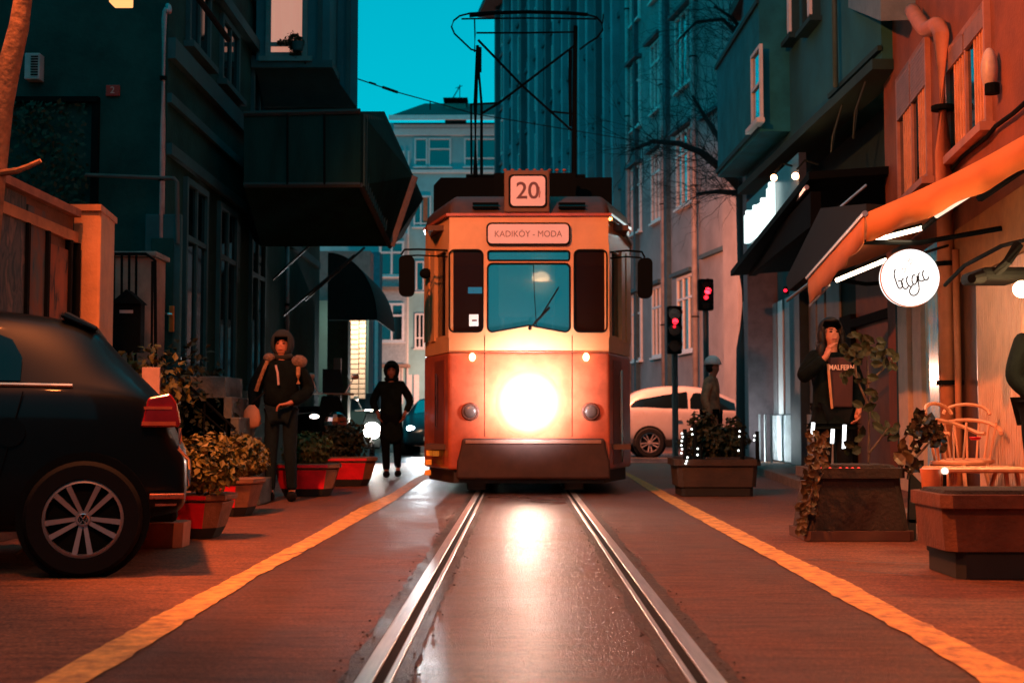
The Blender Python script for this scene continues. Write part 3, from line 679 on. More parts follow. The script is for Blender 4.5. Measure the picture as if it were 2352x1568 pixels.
# ---- door of the dark house with a brass handle
dt = thing('house_door', 'dark panelled door with a bright brass handle, behind the gate', 'door', W(395, 1000, 13.3))
a, b = W(335, 480, 13.4), W(410, 960, 13.4)
mb = MB(); mb.box((a.x, 13.38, .05), (b.x, 13.46, 2.95), .01); build('leaf', mb, M_wA2, dt)
for pz in ((.3, 1.2), (1.4, 2.7)): mb = MB(); mb.box((a.x+.07, 13.365, pz[0]), (b.x-.07, 13.379, pz[1]), .005); build('panel', mb, M_wA, dt)
M_brass = mat('brass', (.75, .33, .10), .3, .85, var=.2)
h0, h1 = W(388, 702, 13.3), W(399, 762, 13.3)
mb = MB(); mb.box((h0.x, 13.3, h1.z), (h1.x, 13.325, h0.z), .006); hp = build('handle_plate', mb, M_brass, dt)
mb = MB(); mb.tube([W(394, 722, 13.27), W(385, 721, 13.25), W(369, 719, 13.25)], .014, 8); build('lever', mb, M_chrome, hp)
# ---- left garden wall with poster panels, pillar, gate
XW = -3.5
tw = Plane(XW, 0, 0, -1)
gw = thing('boundary_wall', 'low boundary wall with peeling poster panels and a sloping coping, beside the parked car', 'wall', (XW, 8, 0))
yE = tw.t(163); y0w = 5.0
M_bw = mat('boundary_plaster', (.16, .08, .05), .9, var=.4, vscale=3, bump=.3)
zt = tw.z(168, 470)
mb = MB(); mb.obox(tw, y0w, yE, 0, zt-.1, -.25, 0); build('wall', mb, M_bw, gw)
mb = MB(); mb.obox(tw, y0w, yE, zt-.10, zt-.04, -.3, .06); build('coping', mb, mat('coping', (.30, .13, .08), .8, var=.4), gw)
mb = MB(); mb.obox(tw, y0w, yE, zt-.30, zt-.22, 0, .04); build('ledge', mb, mat('ledge', (.5, .2, .08), .8, var=.3), gw)
def poster(nm, cols, seed, sc):
    m = bpy.data.materials.new(nm); m.use_nodes = True; nt = m.node_tree; b = nt.nodes['Principled BSDF']; b.inputs['Roughness'].default_value = .8
    tc = nd(nt, 'ShaderNodeTexCoord'); mp = nd(nt, 'ShaderNodeMapping'); mp.inputs['Location'].default_value = (seed, seed*2, seed); mp.inputs['Scale'].default_value = (1, 1.6, .7)
    ns = nd(nt, 'ShaderNodeTexNoise'); ns.inputs['Scale'].default_value = sc; ns.inputs['Detail'].default_value = 7; ns.inputs['Distortion'].default_value = .8
    cr = nd(nt, 'ShaderNodeValToRGB'); nt.links.new(tc.outputs['Object'], mp.inputs[0]); nt.links.new(mp.outputs[0], ns.inputs['Vector']); nt.links.new(ns.outputs[0], cr.inputs[0])
    el = cr.color_ramp.elements; el[0].position = .35; el[0].color = (*cols[0], 1); el[1].position = .65; el[1].color = (*cols[-1], 1)
    for i, c in enumerate(cols[1:-1]): e = el.new(.42+.1*i); e.color = (*c, 1)
    nt.links.new(cr.outputs[0], b.inputs['Base Color']); return m
for i, (pa, pb, cols) in enumerate(((-60, 45, ((.02, .05, .06), (.10, .10, .10), (.03, .06, .07), (.20, .14, .12))), (50, 91, ((.02, .08, .10), (.08, .09, .09), (.20, .07, .03))), (98, 146, ((.03, .03, .03), (.22, .08, .04), (.35, .10, .04))))):
    mb = MB(); mb.obox(tw, tw.t(pa), tw.t(pb), .5, tw.z(pb, 400+i*34+50) if i < 2 else zt-.38, .01, .025); pp = build('poster_panel', mb, poster('poster%d' % i, cols, i*3.3, 5), gw)
for px in (-65, 47, 94, 147, 165):
    mb = MB(); t = tw.t(px); mb.obox(tw, t-.02, t+.02, .4, zt-.3, .0, .05); build('panel_batten', mb, M_dark, gw)
# pillar
t = tw.t(171); v = W(171, 480, t); 
gp_ = thing('gate_pillar', 'tall rendered gate pillar lit bright orange, at the end of the poster wall', 'pillar', (XW, t, 0), 'gate pillars')
pf = W(222, 700, t).x
M_pil = mat('render_orange', (.62, .28, .12), .85, var=.2, vscale=4, bump=.25)
mb = MB(); mb.prism([(v.x, t, 0), (pf, t-.0, 0), (pf+.02, t+.01, 0), (W(260, 700, t+.62).x, t+.62, 0), (v.x, t+.62, 0)], (0, 0, tw.z(171, 482))); build('shaft', mb, M_pil, gp_)
zc = tw.z(171, 482)
mb = MB(); mb.prism([(v.x-.03, t-.03, zc), (pf+.03, t-.03, zc), (W(266, 700, t+.66).x, t+.66, zc), (v.x-.03, t+.66, zc)], (0, 0, .05)); build('cap', mb, mat('cap_stone', (.55, .22, .09), .8, var=.3), gp_)
# second pillar, gate and mailbox
g2 = thing('gate_pillar', 'shorter pale gate pillar with a dark iron gate in front of it', 'pillar', W(310, 1000, 12.6), 'gate pillars')
a, b = W(263, 590, 12.6), W(352, 800, 12.6)
mb = MB(); mb.box((a.x, 12.6, 0), (b.x, 13.0, a.z), .01); build('shaft', mb, mat('render_pink', (.33, .22, .17), .9, var=.4, vscale=3), g2)
mb = MB(); mb.box((a.x-.04, 12.55, a.z), (b.x+.03, 13.05, a.z+.05), .01); build('cap', mb, M_conc, g2)
gt = thing('iron_gate', 'thin iron bar gate standing before the shorter gate pillar', 'gate', W(300, 1000, 12.3))
mb = MB()
for px in (262, 280, 297, 313, 350):
    mb.cyl(W(px, 585 if px < 350 else 600, 12.3), (W(px, 900, 12.3).x, 12.3, .1), .012, n=6)
build('bars', mb, M_black, gt)
mb = MB(); mb.tube([W(258, 583, 12.3), W(335, 583, 12.3), W(356, 598, 12.3), W(358, 900, 12.3)], .016, 6); build('top_rail', mb, M_black, gt)
mbx = thing('mailbox', 'black pitched-roof mailbox hanging on the iron gate', 'mailbox', W(298, 840, 12.2))
a, b = W(270, 700, 12.2), W(330, 810, 12.2)
mb = MB(); mb.box((a.x, 12.08, b.z), (b.x, 12.22, a.z), .006); build('body', mb, M_black, mbx)
mb = MB(); mb.prism([(a.x-.02, 12.04, a.z), (b.x+.02, 12.04, a.z), ((a.x+b.x)/2, 12.04, a.z+.13)], (0, .2, 0)); build('roof', mb, M_black, mbx)
mb = MB(); mb.box((a.x+.06, 12.07, a.z-.09), (b.x-.07, 12.078, a.z-.06)); build('letter_slot', mb, mat('slot', (.4, .35, .35), .4), mbx)
# brick-ish step wall under the mailbox + weeds
mb = MB(); mb.box(W(250, 842, 12.3), W(352, 970, 12.7)+Vector((0, .3, 0)), .02)
tag(build('garden_step_wall', mb, mat('rubble', (.28, .13, .08), .95, var=.6, vscale=9, bump=.8, bscale=14)), 'low rubble wall under the mailbox half covered by weeds', 'wall')
mb = MB(); c = W(330, 850, 12.0); mb.leaves((c.x, 12.0, c.z-.15), (.5, .25, .42), 500, .075); mb.leaves((c.x-.35, 12.0, c.z+.02), (.3, .2, .2), 160, .07)
tag(build('weed_bush', mb, M_leaf), 'loose reddish bush growing below the mailbox behind the parked car', 'bush')
mb = MB(); c = W(440, 900, 12.9)
mb.leaves((c.x, 12.9, .9), (.55, .4, .75), 900, .09)
tag(build('dark_bush', mb, M_leafd), 'dark bush in the shade beside the stone steps of the house', 'bush')
# stone steps with rail
stp = thing('stone_steps', 'grey stone steps in the shade with a thin sloping handrail', 'steps', W(470, 980, 13.0))
for k in range(6):
    mb = MB(); x = W(405+k*16, 950, 13).x; mb.box((x, 12.7, 0), (x+.55, 13.5, 1.25-.2*k), .01); build('step', mb, mat('step_stone', (.10, .11, .10), .9, var=.4, vscale=6, bump=.4), stp)
mb = MB(); mb.tube([W(395, 850, 12.65), W(540, 985, 12.65)], .015, 6); mb.tube([W(395, 885, 12.65), W(520, 995, 12.65)], .01, 6)
for px, py in ((420, 873), (470, 920), (520, 966)): mb.cyl(W(px, py, 12.65), (W(px, py, 12.65).x, 12.65, .1), .01, n=6)
build('handrail', mb, M_black, stp)
mb = MB(); a, b = W(326, 843, 11), W(366, 905, 11); mb.box((a.x, 11, b.z-.2), (b.x, 11.03, a.z), .003); tag(build('notice_board', mb, mat('board_pink', (.5, .3, .25), .7)), 'blank pinkish board standing just behind the rear of the parked car', 'board')
# ---- bay house B, above
hB = thing('bay_house', 'dark plastered house with projecting upper bays and a lit window at top', 'house', (XA, 18, 0))
xB = W(822, 100, 18.4).x
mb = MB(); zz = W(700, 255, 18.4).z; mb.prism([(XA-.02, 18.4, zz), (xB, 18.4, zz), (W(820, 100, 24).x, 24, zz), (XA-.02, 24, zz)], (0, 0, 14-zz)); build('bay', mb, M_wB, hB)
mb = MB(); x2 = W(757, 100, 17.7).x; x1_ = W(588, 100, 17.7).x
mb.box((x1_, 17.7, W(600, 142, 17.7).z), (x2, 18.41, 14)); build('oriel', mb, M_wB, hB)
zo = W(600, 142, 17.7).z
mb = MB(); mb.prism([(x1_-.05, 17.62, zo), (x2+.05, 17.62, zo), (x2+.05, 17.62, zo-.10), (x1_-.05, 17.62, zo-.10)], (0, .9, 0)); build('ledge', mb, M_wA2, hB)
zq = W(600, 250, 18.4).z
mb = MB()
A = [Vector((x1_, 17.72, zo-.1)), Vector((x2, 17.72, zo-.1)), Vector((x2, 18.4, zo-.1)), Vector((x1_, 18.4, zo-.1))]; B = [Vector((x1_, 18.3, zq)), Vector((xB, 18.3, zq)), Vector((xB, 18.4, zq)), Vector((x1_, 18.4, zq))]
va = [mb.bm.verts.new(p) for p in A]; vb_ = [mb.bm.verts.new(p) for p in B]
for k in range(4): mb.bm.faces.new((va[k], va[(k+1) % 4], vb_[(k+1) % 4], vb_[k]))
mb.bm.faces.new(va); mb.bm.faces.new(vb_[::-1]); build('corbel', mb, M_wA2, hB)
for px, ww in ((770, 10), (800, 14), (735, 8)):
    y = 18.4 if px > 760 else 17.7; v = W(px, 100, y); mb = MB(); mb.box((v.x-.03, y-.05, W(px, 160 if px < 760 else 245, y).z), (v.x+.03, y, 13.8)); build('pilaster', mb, M_wA2, hB)
fB = Plane(0, 17.7, 0, 1); fB.p = Vector((0, 17.7, 0)); fB.u = Vector((1, 0, 0)); fB.n = Vector((0, -1, 0))
def xz(px, py, y): v = W(px, py, y); return v.x, v.z
xa, zb2 = xz(611, 134, 17.7); xb_, zt2 = xz(708, -60, 17.7)
M_room = mat('curtained_room', (.6, .4, .33), .8, var=.2, vscale=2, emit=(.85, .36, .25), estr=.62, stretch=(4, 1, .3))
wn = win(hB, fB, xa, xb_, zb2, zt2, mat('teal_frame', (.10, .20, .20), .6), None, .07, (), (.155,), .05, True, 'window', lit=M_room)
for c in wn.children: c.name = 'lit_pane' if 'pane' in c.name else c.name
hz = W(660, 115, 17.6)
hpn = thing('window_plant', 'leafy potted plant seen dark against the lit upper window', 'plant', (hz.x+.1, 17.6, zb2+.05))
mb = MB(); mb.leaves((hz.x+.10, 17.6, hz.z+.12), (.15, .06, .15), 420, .045, zmin=hz.z-.15); mb.leaves((hz.x-.07, 17.6, hz.z+.10), (.13, .05, .05), 90, .04); mb.leaves((hz.x+.12, 17.6, hz.z-.05), (.10, .05, .12), 200, .04); build('foliage', mb, M_leafd, hpn)
mb = MB(); mb.lathe((hz.x+.14, 17.6, zb2+.07), [(.06, 0), (.07, .02), (.09, .12)], 12); build('pot', mb, M_wA2, hpn)
# cornice lines on the bay's hidden street side
# ---- canted dark wooden balcony box
bx = thing('balcony_box', 'large dark slatted balcony box jutting over the street below the lit window', 'balcony', W(700, 430, 15))
M_wood = mat('dark_wood', (.006, .035, .032), .9, var=.5, vscale=3, stretch=(1, 1, .2), spec=.1)
def wq(px, py, y): return W(px, py, y)
N = [wq(560, 262, 15.2), wq(828, 256, 15.2), wq(828, 425, 15.2), wq(560, 425, 15.2)]
Bp, Cp, Dp, Ep = wq(883, 256, 16.6), wq(950, 405, 16.6), wq(896, 566, 16.6), wq(600, 566, 16.6)
def hull(name, pts, m, parent):
    bm = bmesh.new(); [bm.verts.new(p) for p in pts]; bmesh.ops.convex_hull(bm, input=bm.verts); mb = MB(); mb.bm.free(); mb.bm = bm; return build(name, mb, m, parent)
back = [Vector((-3.8, 18.3, N[0].z)), Vector((-3.8, 18.3, Dp.z+.35)), Vector((Bp.x, 18.3, Bp.z)), Vector((Cp.x, 18.3, Cp.z)), Vector((Dp.x, 18.3, Dp.z+.35))]
hull('shell', N+[Bp, Cp, Dp, Ep]+back, M_wood, bx)
mb = MB()
e1, e2 = N[1]+Vector((.0, -.01, 0)), N[2]+Vector((0, -.01, 0))
for k in range(13):
    f = (k+.5)/17; p0 = N[1].lerp(Bp, f)
    g = Bp.lerp(Cp, max(0, (f-.1)/.9))
    top = N[1].lerp(Bp, min(1, f*1.6)) if f < .62 else Bp.lerp(Cp, (f-.62)/.38)
    bot = N[2].lerp(Dp, f)
    nrm = Vector((.035, -.02, 0)); top = top.lerp(bot, .03+.10*f)
    mb.cyl(top+nrm, bot+nrm, .013, n=4)
build('slats', mb, mat('slat_wood', (.03, .08, .075), .85), bx)
mb = MB(); mb.cyl(Cp+Vector((.02, -.03, -.01)), Dp+Vector((.02, -.03, 0)), .045, n=6); build('edge_beam', mb, mat('edge_beam', (.28, .20, .17), .8), bx)
for a_, b_ in ((N[3], N[2]), (N[0], N[1]), (N[2], Dp)): mb = MB(); mb.cyl(a_, b_, .035, n=6); build('edge_rail', mb, mat('edge_rail', (.02, .03, .028), .8), bx)
for px in (660, 745):
    mb = MB(); v0 = wq(px, 262, 15.17); v1 = wq(px, 424, 15.17); mb.cyl(v0, v1, .012, n=4); build('panel_joint', mb, M_dark, bx)
# scalloped dark awning under it
aw = thing('shop_awning', 'dark rounded shop awning under the slatted balcony box', 'awning', W(800, 730, 21))
mb = MB(); c = W(752, 735, 21); rw = W(866, 735, 21).x-c.x; rh = W(760, 580, 21).z-c.z; n = 14; prev = None
for i in range(n+1):
    a = pi/2*i/n; x = c.x+rw*sin(a); z = c.z+rh*cos(a)
    cur = [mb.bm.verts.new((x, 21, z)), mb.bm.verts.new((x, 24, z))]
    if prev: mb.bm.faces.new((prev[0], prev[1], cur[1], cur[0]))
    prev = cur
build('canvas', mb, mat('dark_canvas', (.02, .022, .02), .9), aw).modifiers.new('s', 'SOLIDIFY').thickness = .02
mb = MB(); pts = [(c.x, 21, c.z)]+[(c.x+rw*sin(pi/2*i/n), 21, c.z+rh*cos(pi/2*i/n)) for i in range(n+1)]; mb.prism(pts, (0, .02, 0)); build('end_panel', mb, mat('dark_canvas', None or (.02, .022, .02)), aw)
mb = MB()
for i, (a, b) in enumerate((((612, 655), (728, 548)), ((650, 725), (815, 585)), ((700, 690), (838, 568)))):
    mb = MB(); mb.tube([W(*a, 19.5), W(*b, 19.5)], .018, 6)
    tag(build('slanting_rod', mb, mat('arm_teal', (.06, .09, .09), .5)), ('upper slanting metal rod under the balcony box above the hooded person', 'lowest slanting metal rod above the hooded person', 'slanting metal rod nearest the rounded shop awning')[i], 'rod')
# shops below: green column and lit shutter
mb = MB(); mb.box(W(752, 735, 24)+Vector((0, 0, 0)), (W(800, 735, 24).x, 24.4, 0), .01); g_ = mb
tag(build('green_column', mb, mat('green_paint', (.06, .11, .075), .7, var=.3)), 'dull green painted column of the shop left of the lit shutter', 'column')
mb = MB(); mb.box((W(766, 826, 22.5).x, 22.5, .2), (W(783, 826, 22.5).x, 22.6, W(766, 822, 22.5).z), .005)
tag(build('lit_post', mb, mat('post_pink', (.5, .35, .28), .7)), 'slim pale post in front of the green column', 'post')
hS = thing('shutter_shop', 'narrow shop front with brightly lit white ribbed shutters at the bend of the street', 'shop', W(820, 1010, 29))
mb = MB(); mb.box((-9, 29.2, 0), (W(846, 900, 29.2).x, 30.0, W(820, 690, 29.2).z)); build('wall', mb, M_wDk, hS)
M_shut = mat('shutter_white', (.8, .70, .6), .6, var=.1)
for a, b, yt in ((801, 822, 733), (825, 838, 730), (794, 801, 800)):
    mb = MB(); u, v = W(a, yt, 29), W(b, 915, 29); n = 16
    for k in range(n):
        z0 = v.z+(u.z-v.z)*k/n; z1 = v.z+(u.z-v.z)*(k+.82)/n; mb.box((u.x, 29.04, z0), (v.x, 29.14, z1), .008)
    mb.box((u.x, 29.1, v.z), (v.x, 29.16, u.z)); build('shutter', mb, M_shut, hS)
mb = MB(); mb.box(W(790, 728, 28.9), W(842, 735, 29.2)+Vector((0, .2, 0))); build('lintel', mb, M_shut, hS)
light('AREA', 'shutter_light', (W(822, 722, 28.3).x+.1, 27.9, 3.35), 95, (1, .66, .42), (W(822, 722, 28).x, 29.2, 1.6), .3)
# row beyond on the left, slim coloured facades in shade
for i, (pa, pb, py, y, c, lb) in enumerate(((838, 850, 700, 36, (.40, .22, .2), 'thin pinkish facade just past the lit shutter'), (850, 872, 690, 40, (.05, .22, .28), 'narrow teal facade between the lit shutter and the pale house'))):
    a, b = W(pa, py, y), W(pb, py, y); t_ = thing('narrow_house', lb, 'house', (a.x, y, 0), 'narrow house fronts at the street bend')
    mb = MB(); mb.box((a.x-3, y, 0), (b.x, y+.8, a.z+1.5)); build('wall', mb, mat('nh%d' % i, c, .9), t_)
    mb = MB(); mb.box((b.x-.14, y-.06, 1), (b.x-.04, y, a.z)); build('window', mb, M_pale, t_)
# ---- pale apartment house at the end (C)
YC = 85.0
hC = thing('pale_apartment_house', 'pale apartment house closing the street, with a low tiled roof and a bay window', 'building', W(1000, 1000, YC))
fC = Plane(0, YC, 0, 1); fC.u = Vector((1, 0, 0)); fC.n = Vector((0, -1, 0)); fC.p = Vector((0, YC, 0))
xl_, xr_ = W(868, 500, YC).x, W(1150, 500, YC).x
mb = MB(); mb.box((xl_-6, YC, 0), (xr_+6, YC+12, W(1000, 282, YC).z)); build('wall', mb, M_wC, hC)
ze = W(1000, 278, YC).z
mb = MB(); L_, R_ = W(893, 278, YC-1).x, xr_+8; zr = W(1000, 245, YC).z
mb.prism([(L_, YC-1.0, ze), (R_, YC-1.0, ze), (R_, YC+6, zr+1.6), (W(960, 270, YC).x, YC+6, zr+1.6)], (0, .1, .12)); build('roof', mb, M_tile, hC)
mb = MB(); mb.box((L_, YC-1.1, ze-.16), (R_, YC-.95, ze+.14)); build('gutter', mb, M_pale, hC)
for py, hh in ((296, .25), (312, .5), (398, .2)):
    mb = MB(); z = W(1000, py, YC).z; mb.obox(fC, W(905, py, YC).x, xr_, z, z+hh, 0, .18); build('string_course', mb, M_pale, hC)
mb = MB(); mb.obox(fC, W(905, 300, YC).x, xr_, W(1, 296, YC).z-.02, W(1, 284, YC).z, 0, .05); build('frieze', mb, M_dark, hC)
def cwin(pa, py0, pb, py1, mull, trans, gm=M_glB, lit=None, fw=.10):
    a, b = W(pa, py0, YC), W(pb, py1, YC); return win(hC, fC, a.x, b.x, b.z, a.z, M_pale, gm, fw, mull, trans, .12, True, lit=lit)
cwin(952, 318, 982, 384, (), (.25,)); cwin(984, 318, 1036, 384, (.04,), (.62,)); cwin(1066, 318, 1140, 384, (.4,), (.3,))
cwin(950, 450, 990, 522, (.42, ), (.12,)); cwin(955, 600, 990, 670, (.5,), ())
mb = MB(); mb.obox(fC, W(972, 455, YC).x, W(982, 520, YC).x, W(972, 515, YC).z, W(972, 455, YC).z, .02, .06); build('curtain', mb, mat('orange_curtain', (.5, .14, .06), .8), hC)
for px in (920, 926, 938): mb = MB(); mb.obox(fC, W(px, 500, YC).x-.05, W(px, 500, YC).x+.05, 2, ze-2, 0, .12); build('downpipe', mb, M_pale, hC)
bw = W(872, 700, YC); b2 = W(936, 700, YC)
mb = MB(); mb.box((bw.x, YC-1.2, W(900, 838, YC).z), (b2.x, YC+.1, W(900, 540, YC).z)); build('bay', mb, mat('bay_pink', (.34, .40, .42), .9), hC)
fC2 = Plane(0, YC-1.2, 0, 1); fC2.u = Vector((1, 0, 0)); fC2.n = Vector((0, -1, 0)); fC2.p = Vector((0, YC-1.2, 0))
for (pa, py0, pb, py1) in ((876, 700, 932, 788), (876, 560, 932, 640)):
    a, b = W(pa, py0, YC), W(pb, py1, YC); win(hC, fC2, a.x, b.x, b.z, a.z, M_pale, M_glB, .14, (.5,), (.68,), .12)
mb = MB(); mb.box((bw.x-.2, YC-1.5, W(1, 838, YC).z-.2), (b2.x+.2, YC, W(1, 838, YC).z)); mb.box((bw.x-.2, YC-1.5, W(1, 672, YC).z), (b2.x+.2, YC, W(1, 664, YC).z)); build('ledge', mb, mat('ledge_brown', (.3, .2, .15), .9), hC)
for pa, pb in ((940, 950), (955, 966)):
    mb = MB(); mb.obox(fC, W(pa, 0, YC).x, W(pb, 0, YC).x, 1.0, 3.9, 0, .1); build('shop_post', mb, M_pale, hC)
cwin(953, 720, 975, 800, (.5,), (.3,))
ch = thing('chimney', 'squat chimney with an open cap and aerials on the roof of the pale house', 'chimney', W(1045, 262, YC+3))
a, b = W(1022, 238, YC+3), W(1070, 265, YC+3)
mb = MB(); mb.box((a.x, YC+3, b.z-1), (b.x, YC+4, a.z), .03); build('stack', mb, M_conc, ch)
mb = MB(); c0 = W(1018, 225, YC+3); c1 = W(1074, 229, YC+3); mb.box((c0.x, YC+2.9, c1.z), (c1.x, YC+4.1, c0.z))
for px in (1020, 1046, 1068): v = W(px, 230, YC+3); mb.box((v.x, YC+3, a.z), (v.x+.12, YC+4, c1.z))
build('cap', mb, M_dark, ch)
mb = MB(); mb.tube([W(1040, 226, YC+3), W(1056, 199, YC+3)], .04, 5); mb.tube([W(1047, 203, YC+3), W(1062, 197, YC+3)], .03, 5); mb.tube([W(1056, 226, YC+3), W(1056, 195, YC+3)], .03, 5); build('aerial', mb, M_black, ch)
# ---- long grey building on the right, receding (D) and its nearer pink-footed half (E)
pE = Plane(6.07, 36, -.172, 1)
if pE.n.x > 0: pE.n = -pE.n
def block(name, label, t0, t1, h, m, depth=10, cat='building'):
    r = thing(name, label, cat, pE.P(t0, 0)); mb = MB()
    mb.prism([pE.P(t0, 0), pE.P(t1, 0), pE.P(t1, 0, -depth), pE.P(t0, 0, -depth)], (0, 0, h)); build('wall', mb, m, r); return r
tDE = pE.t(1443); tEnd = pE.t(1142)
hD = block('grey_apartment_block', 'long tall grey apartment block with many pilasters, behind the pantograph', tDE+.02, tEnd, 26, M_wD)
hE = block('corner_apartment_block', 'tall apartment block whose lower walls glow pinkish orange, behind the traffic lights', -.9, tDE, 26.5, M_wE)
mb = MB(); mb.prism([pE.P(tDE+.2, 26, 0), pE.P(tEnd+1, 26, 0), pE.P(tEnd+1, 26, 1.1), pE.P(tDE+.2, 26, 1.1)], (0, 0, .35)); build('eaves', mb, M_tile, hD)
npil = 15
for k in range(npil):
    px = 1148+(1425-1148)*k/(npil-1); t = pE.t(px); wdt = .35*(1+ (px < 1250)*.6)
    mb = MB(); mb.obox(pE, t-wdt/2, t+wdt/2, 4, 25.8, 0, .3); build('pilaster', mb, M_wD if k % 3 else M_wDk, hD)
for fl in range(7):
    z = 3.6+fl*3.3; mb = MB(); mb.obox(pE, tDE+.3, tEnd-.3, z-.62, z-.42, 0, .12); build('spandrel', mb, M_wDk, hD)
    for k in range(0, npil-1):
        ta = pE.t(1148+(1425-1148)*k/(npil-1)); tb = pE.t(1148+(1425-1148)*(k+1)/(npil-1)); c = (ta+tb)/2; wd = abs(tb-ta)*.30
        win(hD, pE, c-wd, c+wd, z, z+2.1, M_wDk if k % 2 else M_pale, M_glS if (k+fl) % 3 else M_glB, .07, (.5,), (), .06, sill=False)
# E: windows in three columns, dark pilasters/pipes, string courses
M_wEd = mat('pink_dark', (.05, .10, .12), .9, var=.3)
for pa, pb in ((1437, 1448), (1537, 1543), (1466, 1470)):
    mb = MB(); ta, tb = sorted((pE.t(pa), pE.t(pb))); mb.obox(pE, ta, tb, 0, 26, 0, .16); build('pilaster', mb, M_wEd, hE)
for px, lb in ((1608, 'orange lit downpipe between the two window columns above the traffic light'), (1535, 'downpipe beside the first window column of the corner block'), (1454, 'far downpipe where the corner block meets the grey block')):
    t = pE.t(px); P0 = pE.P(t, .2, .15); P1 = pE.P(t, 25, .15); pipe([P1, P0], .09, lb, M_pipe, [pE.P(t, z, .15) for z in (4, 8, 12, 16)])
mb = MB(); ta, tb = sorted((pE.t(1612), pE.t(1690)))
for zz in (5.7, 9.9, 14.0):
    mb = MB(); mb.obox(pE, ta, tb-.2, zz, zz+.12, 0, .14); build('string_course', mb, M_wEd, hE)
for fl, zz in enumerate((3.0, 7.6, 11.4, 15.3, 19.2, 23)):
    for pa, pb in ((1455, 1476), (1502, 1528), (1560, 1600)):
        ta, tb = sorted((pE.t(pa), pE.t(pb))); hh = 2.4
        win(hE, pE, ta, tb, zz, zz+hh, M_pale, M_glS if fl else M_glB, .09, (.33, .66), (.7,), .08)
        mb = MB(); mb.obox(pE, ta-.15, tb+.15, zz+hh+.02, zz+hh+.14, 0, .28); build('hood', mb, M_wEd, hE)
mb = MB(); ta, tb = sorted((pE.t(1690), pE.t(1725))); mb.obox(pE, ta, tb, 0, 26, 0, .35); build('corner_pilaster', mb, M_wE, hE)
# ================================================================ RIGHT SIDE
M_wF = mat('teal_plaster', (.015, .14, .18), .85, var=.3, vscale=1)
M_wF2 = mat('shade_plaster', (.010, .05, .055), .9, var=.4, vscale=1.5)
M_wG = mat('orange_plaster', (.26, .078, .036), .85, var=.4, vscale=1.6, bump=.3)
pF = Plane(4.10, 14.6, -.02, 1); pF.n = Vector((-abs(pF.n.x), pF.n.y*(-1 if pF.n.x > 0 else 1), 0))
pG = Plane(3.7, 10, .115, 1)
if pG.n.x > 0: pG.n = -pG.n
pL = Plane(4.75, 15.5, .0, 1)   # lower shop wall
if pL.n.x > 0: pL.n = -pL.n
hF = thing('overhanging_house', 'teal grey house whose upper floors overhang the lit shop sign', 'house', (4.1, 14.6, 0))
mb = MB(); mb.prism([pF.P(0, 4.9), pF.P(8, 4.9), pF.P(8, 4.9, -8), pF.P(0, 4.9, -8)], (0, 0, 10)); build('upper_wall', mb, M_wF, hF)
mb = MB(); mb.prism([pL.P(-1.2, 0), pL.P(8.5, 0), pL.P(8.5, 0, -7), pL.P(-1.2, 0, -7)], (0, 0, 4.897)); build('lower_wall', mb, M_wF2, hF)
mb = MB(); mb.obox(pF, -.05, 8.1, 4.78, 4.9-.003, -.3, .12); build('soffit_edge', mb, M_wF2, hF)
for pa, pb, y0_, y1_ in ((1742, 1764, 130, 292), (1795, 1812, -60, 152), (1832, 1846, -90, 84), (1868, 1896, -140, 60)):
    ta, tb = sorted((pF.t(pa), pF.t(pb))); zb_ = pF.z(pa, y1_); zt_ = pF.z(pa, y0_)
    win(hF, pF, ta, tb, zb_, zt_, M_wF2, M_glS, .06, (), (.5,), .10)
    mb = MB(); mb.obox(pF, ta+.05, ta+.17, zb_+.05, zt_-.05, .05, .14); build('shutter_edge', mb, M_pale, hF)
mb = MB(); ta, tb = sorted((pF.t(1822), pF.t(1712))); mb.obox(pF, ta, tb, 5.1, 7.2, .0, .45); build('bay_panel', mb, mat('teal_panel', (.015, .17, .21), .8, var=.35, spec=.2, vscale=2), hF)
pF3 = Plane(pF.P(0, 0, .452).x, pF.P(0, 0, .452).y, -.02, 1); pF3.n = pF.n
for pa, pb, y0_, y1_ in ((1738, 1760, 120, 290),):
    ta, tb = sorted((pF3.t(pa), pF3.t(pb))); w9 = win(hF, pF3, ta, tb, pF3.z(pa, y1_), min(7.1, pF3.z(pa, y0_)), M_pale, M_glS, .05, (), (.5,), .05)
for zz in (5.16, 7.02): mb = MB(); t0_, t1_ = sorted((pF.t(1822), pF.t(1712))); mb.obox(pF, t0_-.03, t1_+.03, zz, zz+.07, .45, .49); build('moulding', mb, M_wF2, hF)
mb = MB(); mb.obox(pF, -.02, 8.0, 7.6, 7.75, 0, .07); mb.obox(pF, -.02, 2.2, 5.0, 5.06, 0, .05); build('moulding', mb, M_wF2, hF)
pipe([pF.P(1.6, 9.5, .1), pF.P(1.6, 5.0, .1)], .035, 'thin dark downpipe on the teal overhanging floors', mat('pipe_teal', (.05, .12, .13), .6), [pF.P(1.6, 7, .1)])
# corner quoin behind with pinkish wall
hH = thing('corner_shop_house', 'dull pinkish side of a house beyond the overhanging floors', 'house', (5, 24.5, 0))
mb = MB(); mb.prism([(4.25, 24.3, 0), (9, 24.3, 0), (9, 25.9, 0), (4.45, 25.9, 0)], (0, 0, 9)); build('wall', mb, mat('pinkish_dull', (.16, .12, .13), .9), hH)
mb = MB(); mb.box((4.22, 24.25, 8.9), (9, 26, 9.1)); build('eaves', mb, M_tile, hH)
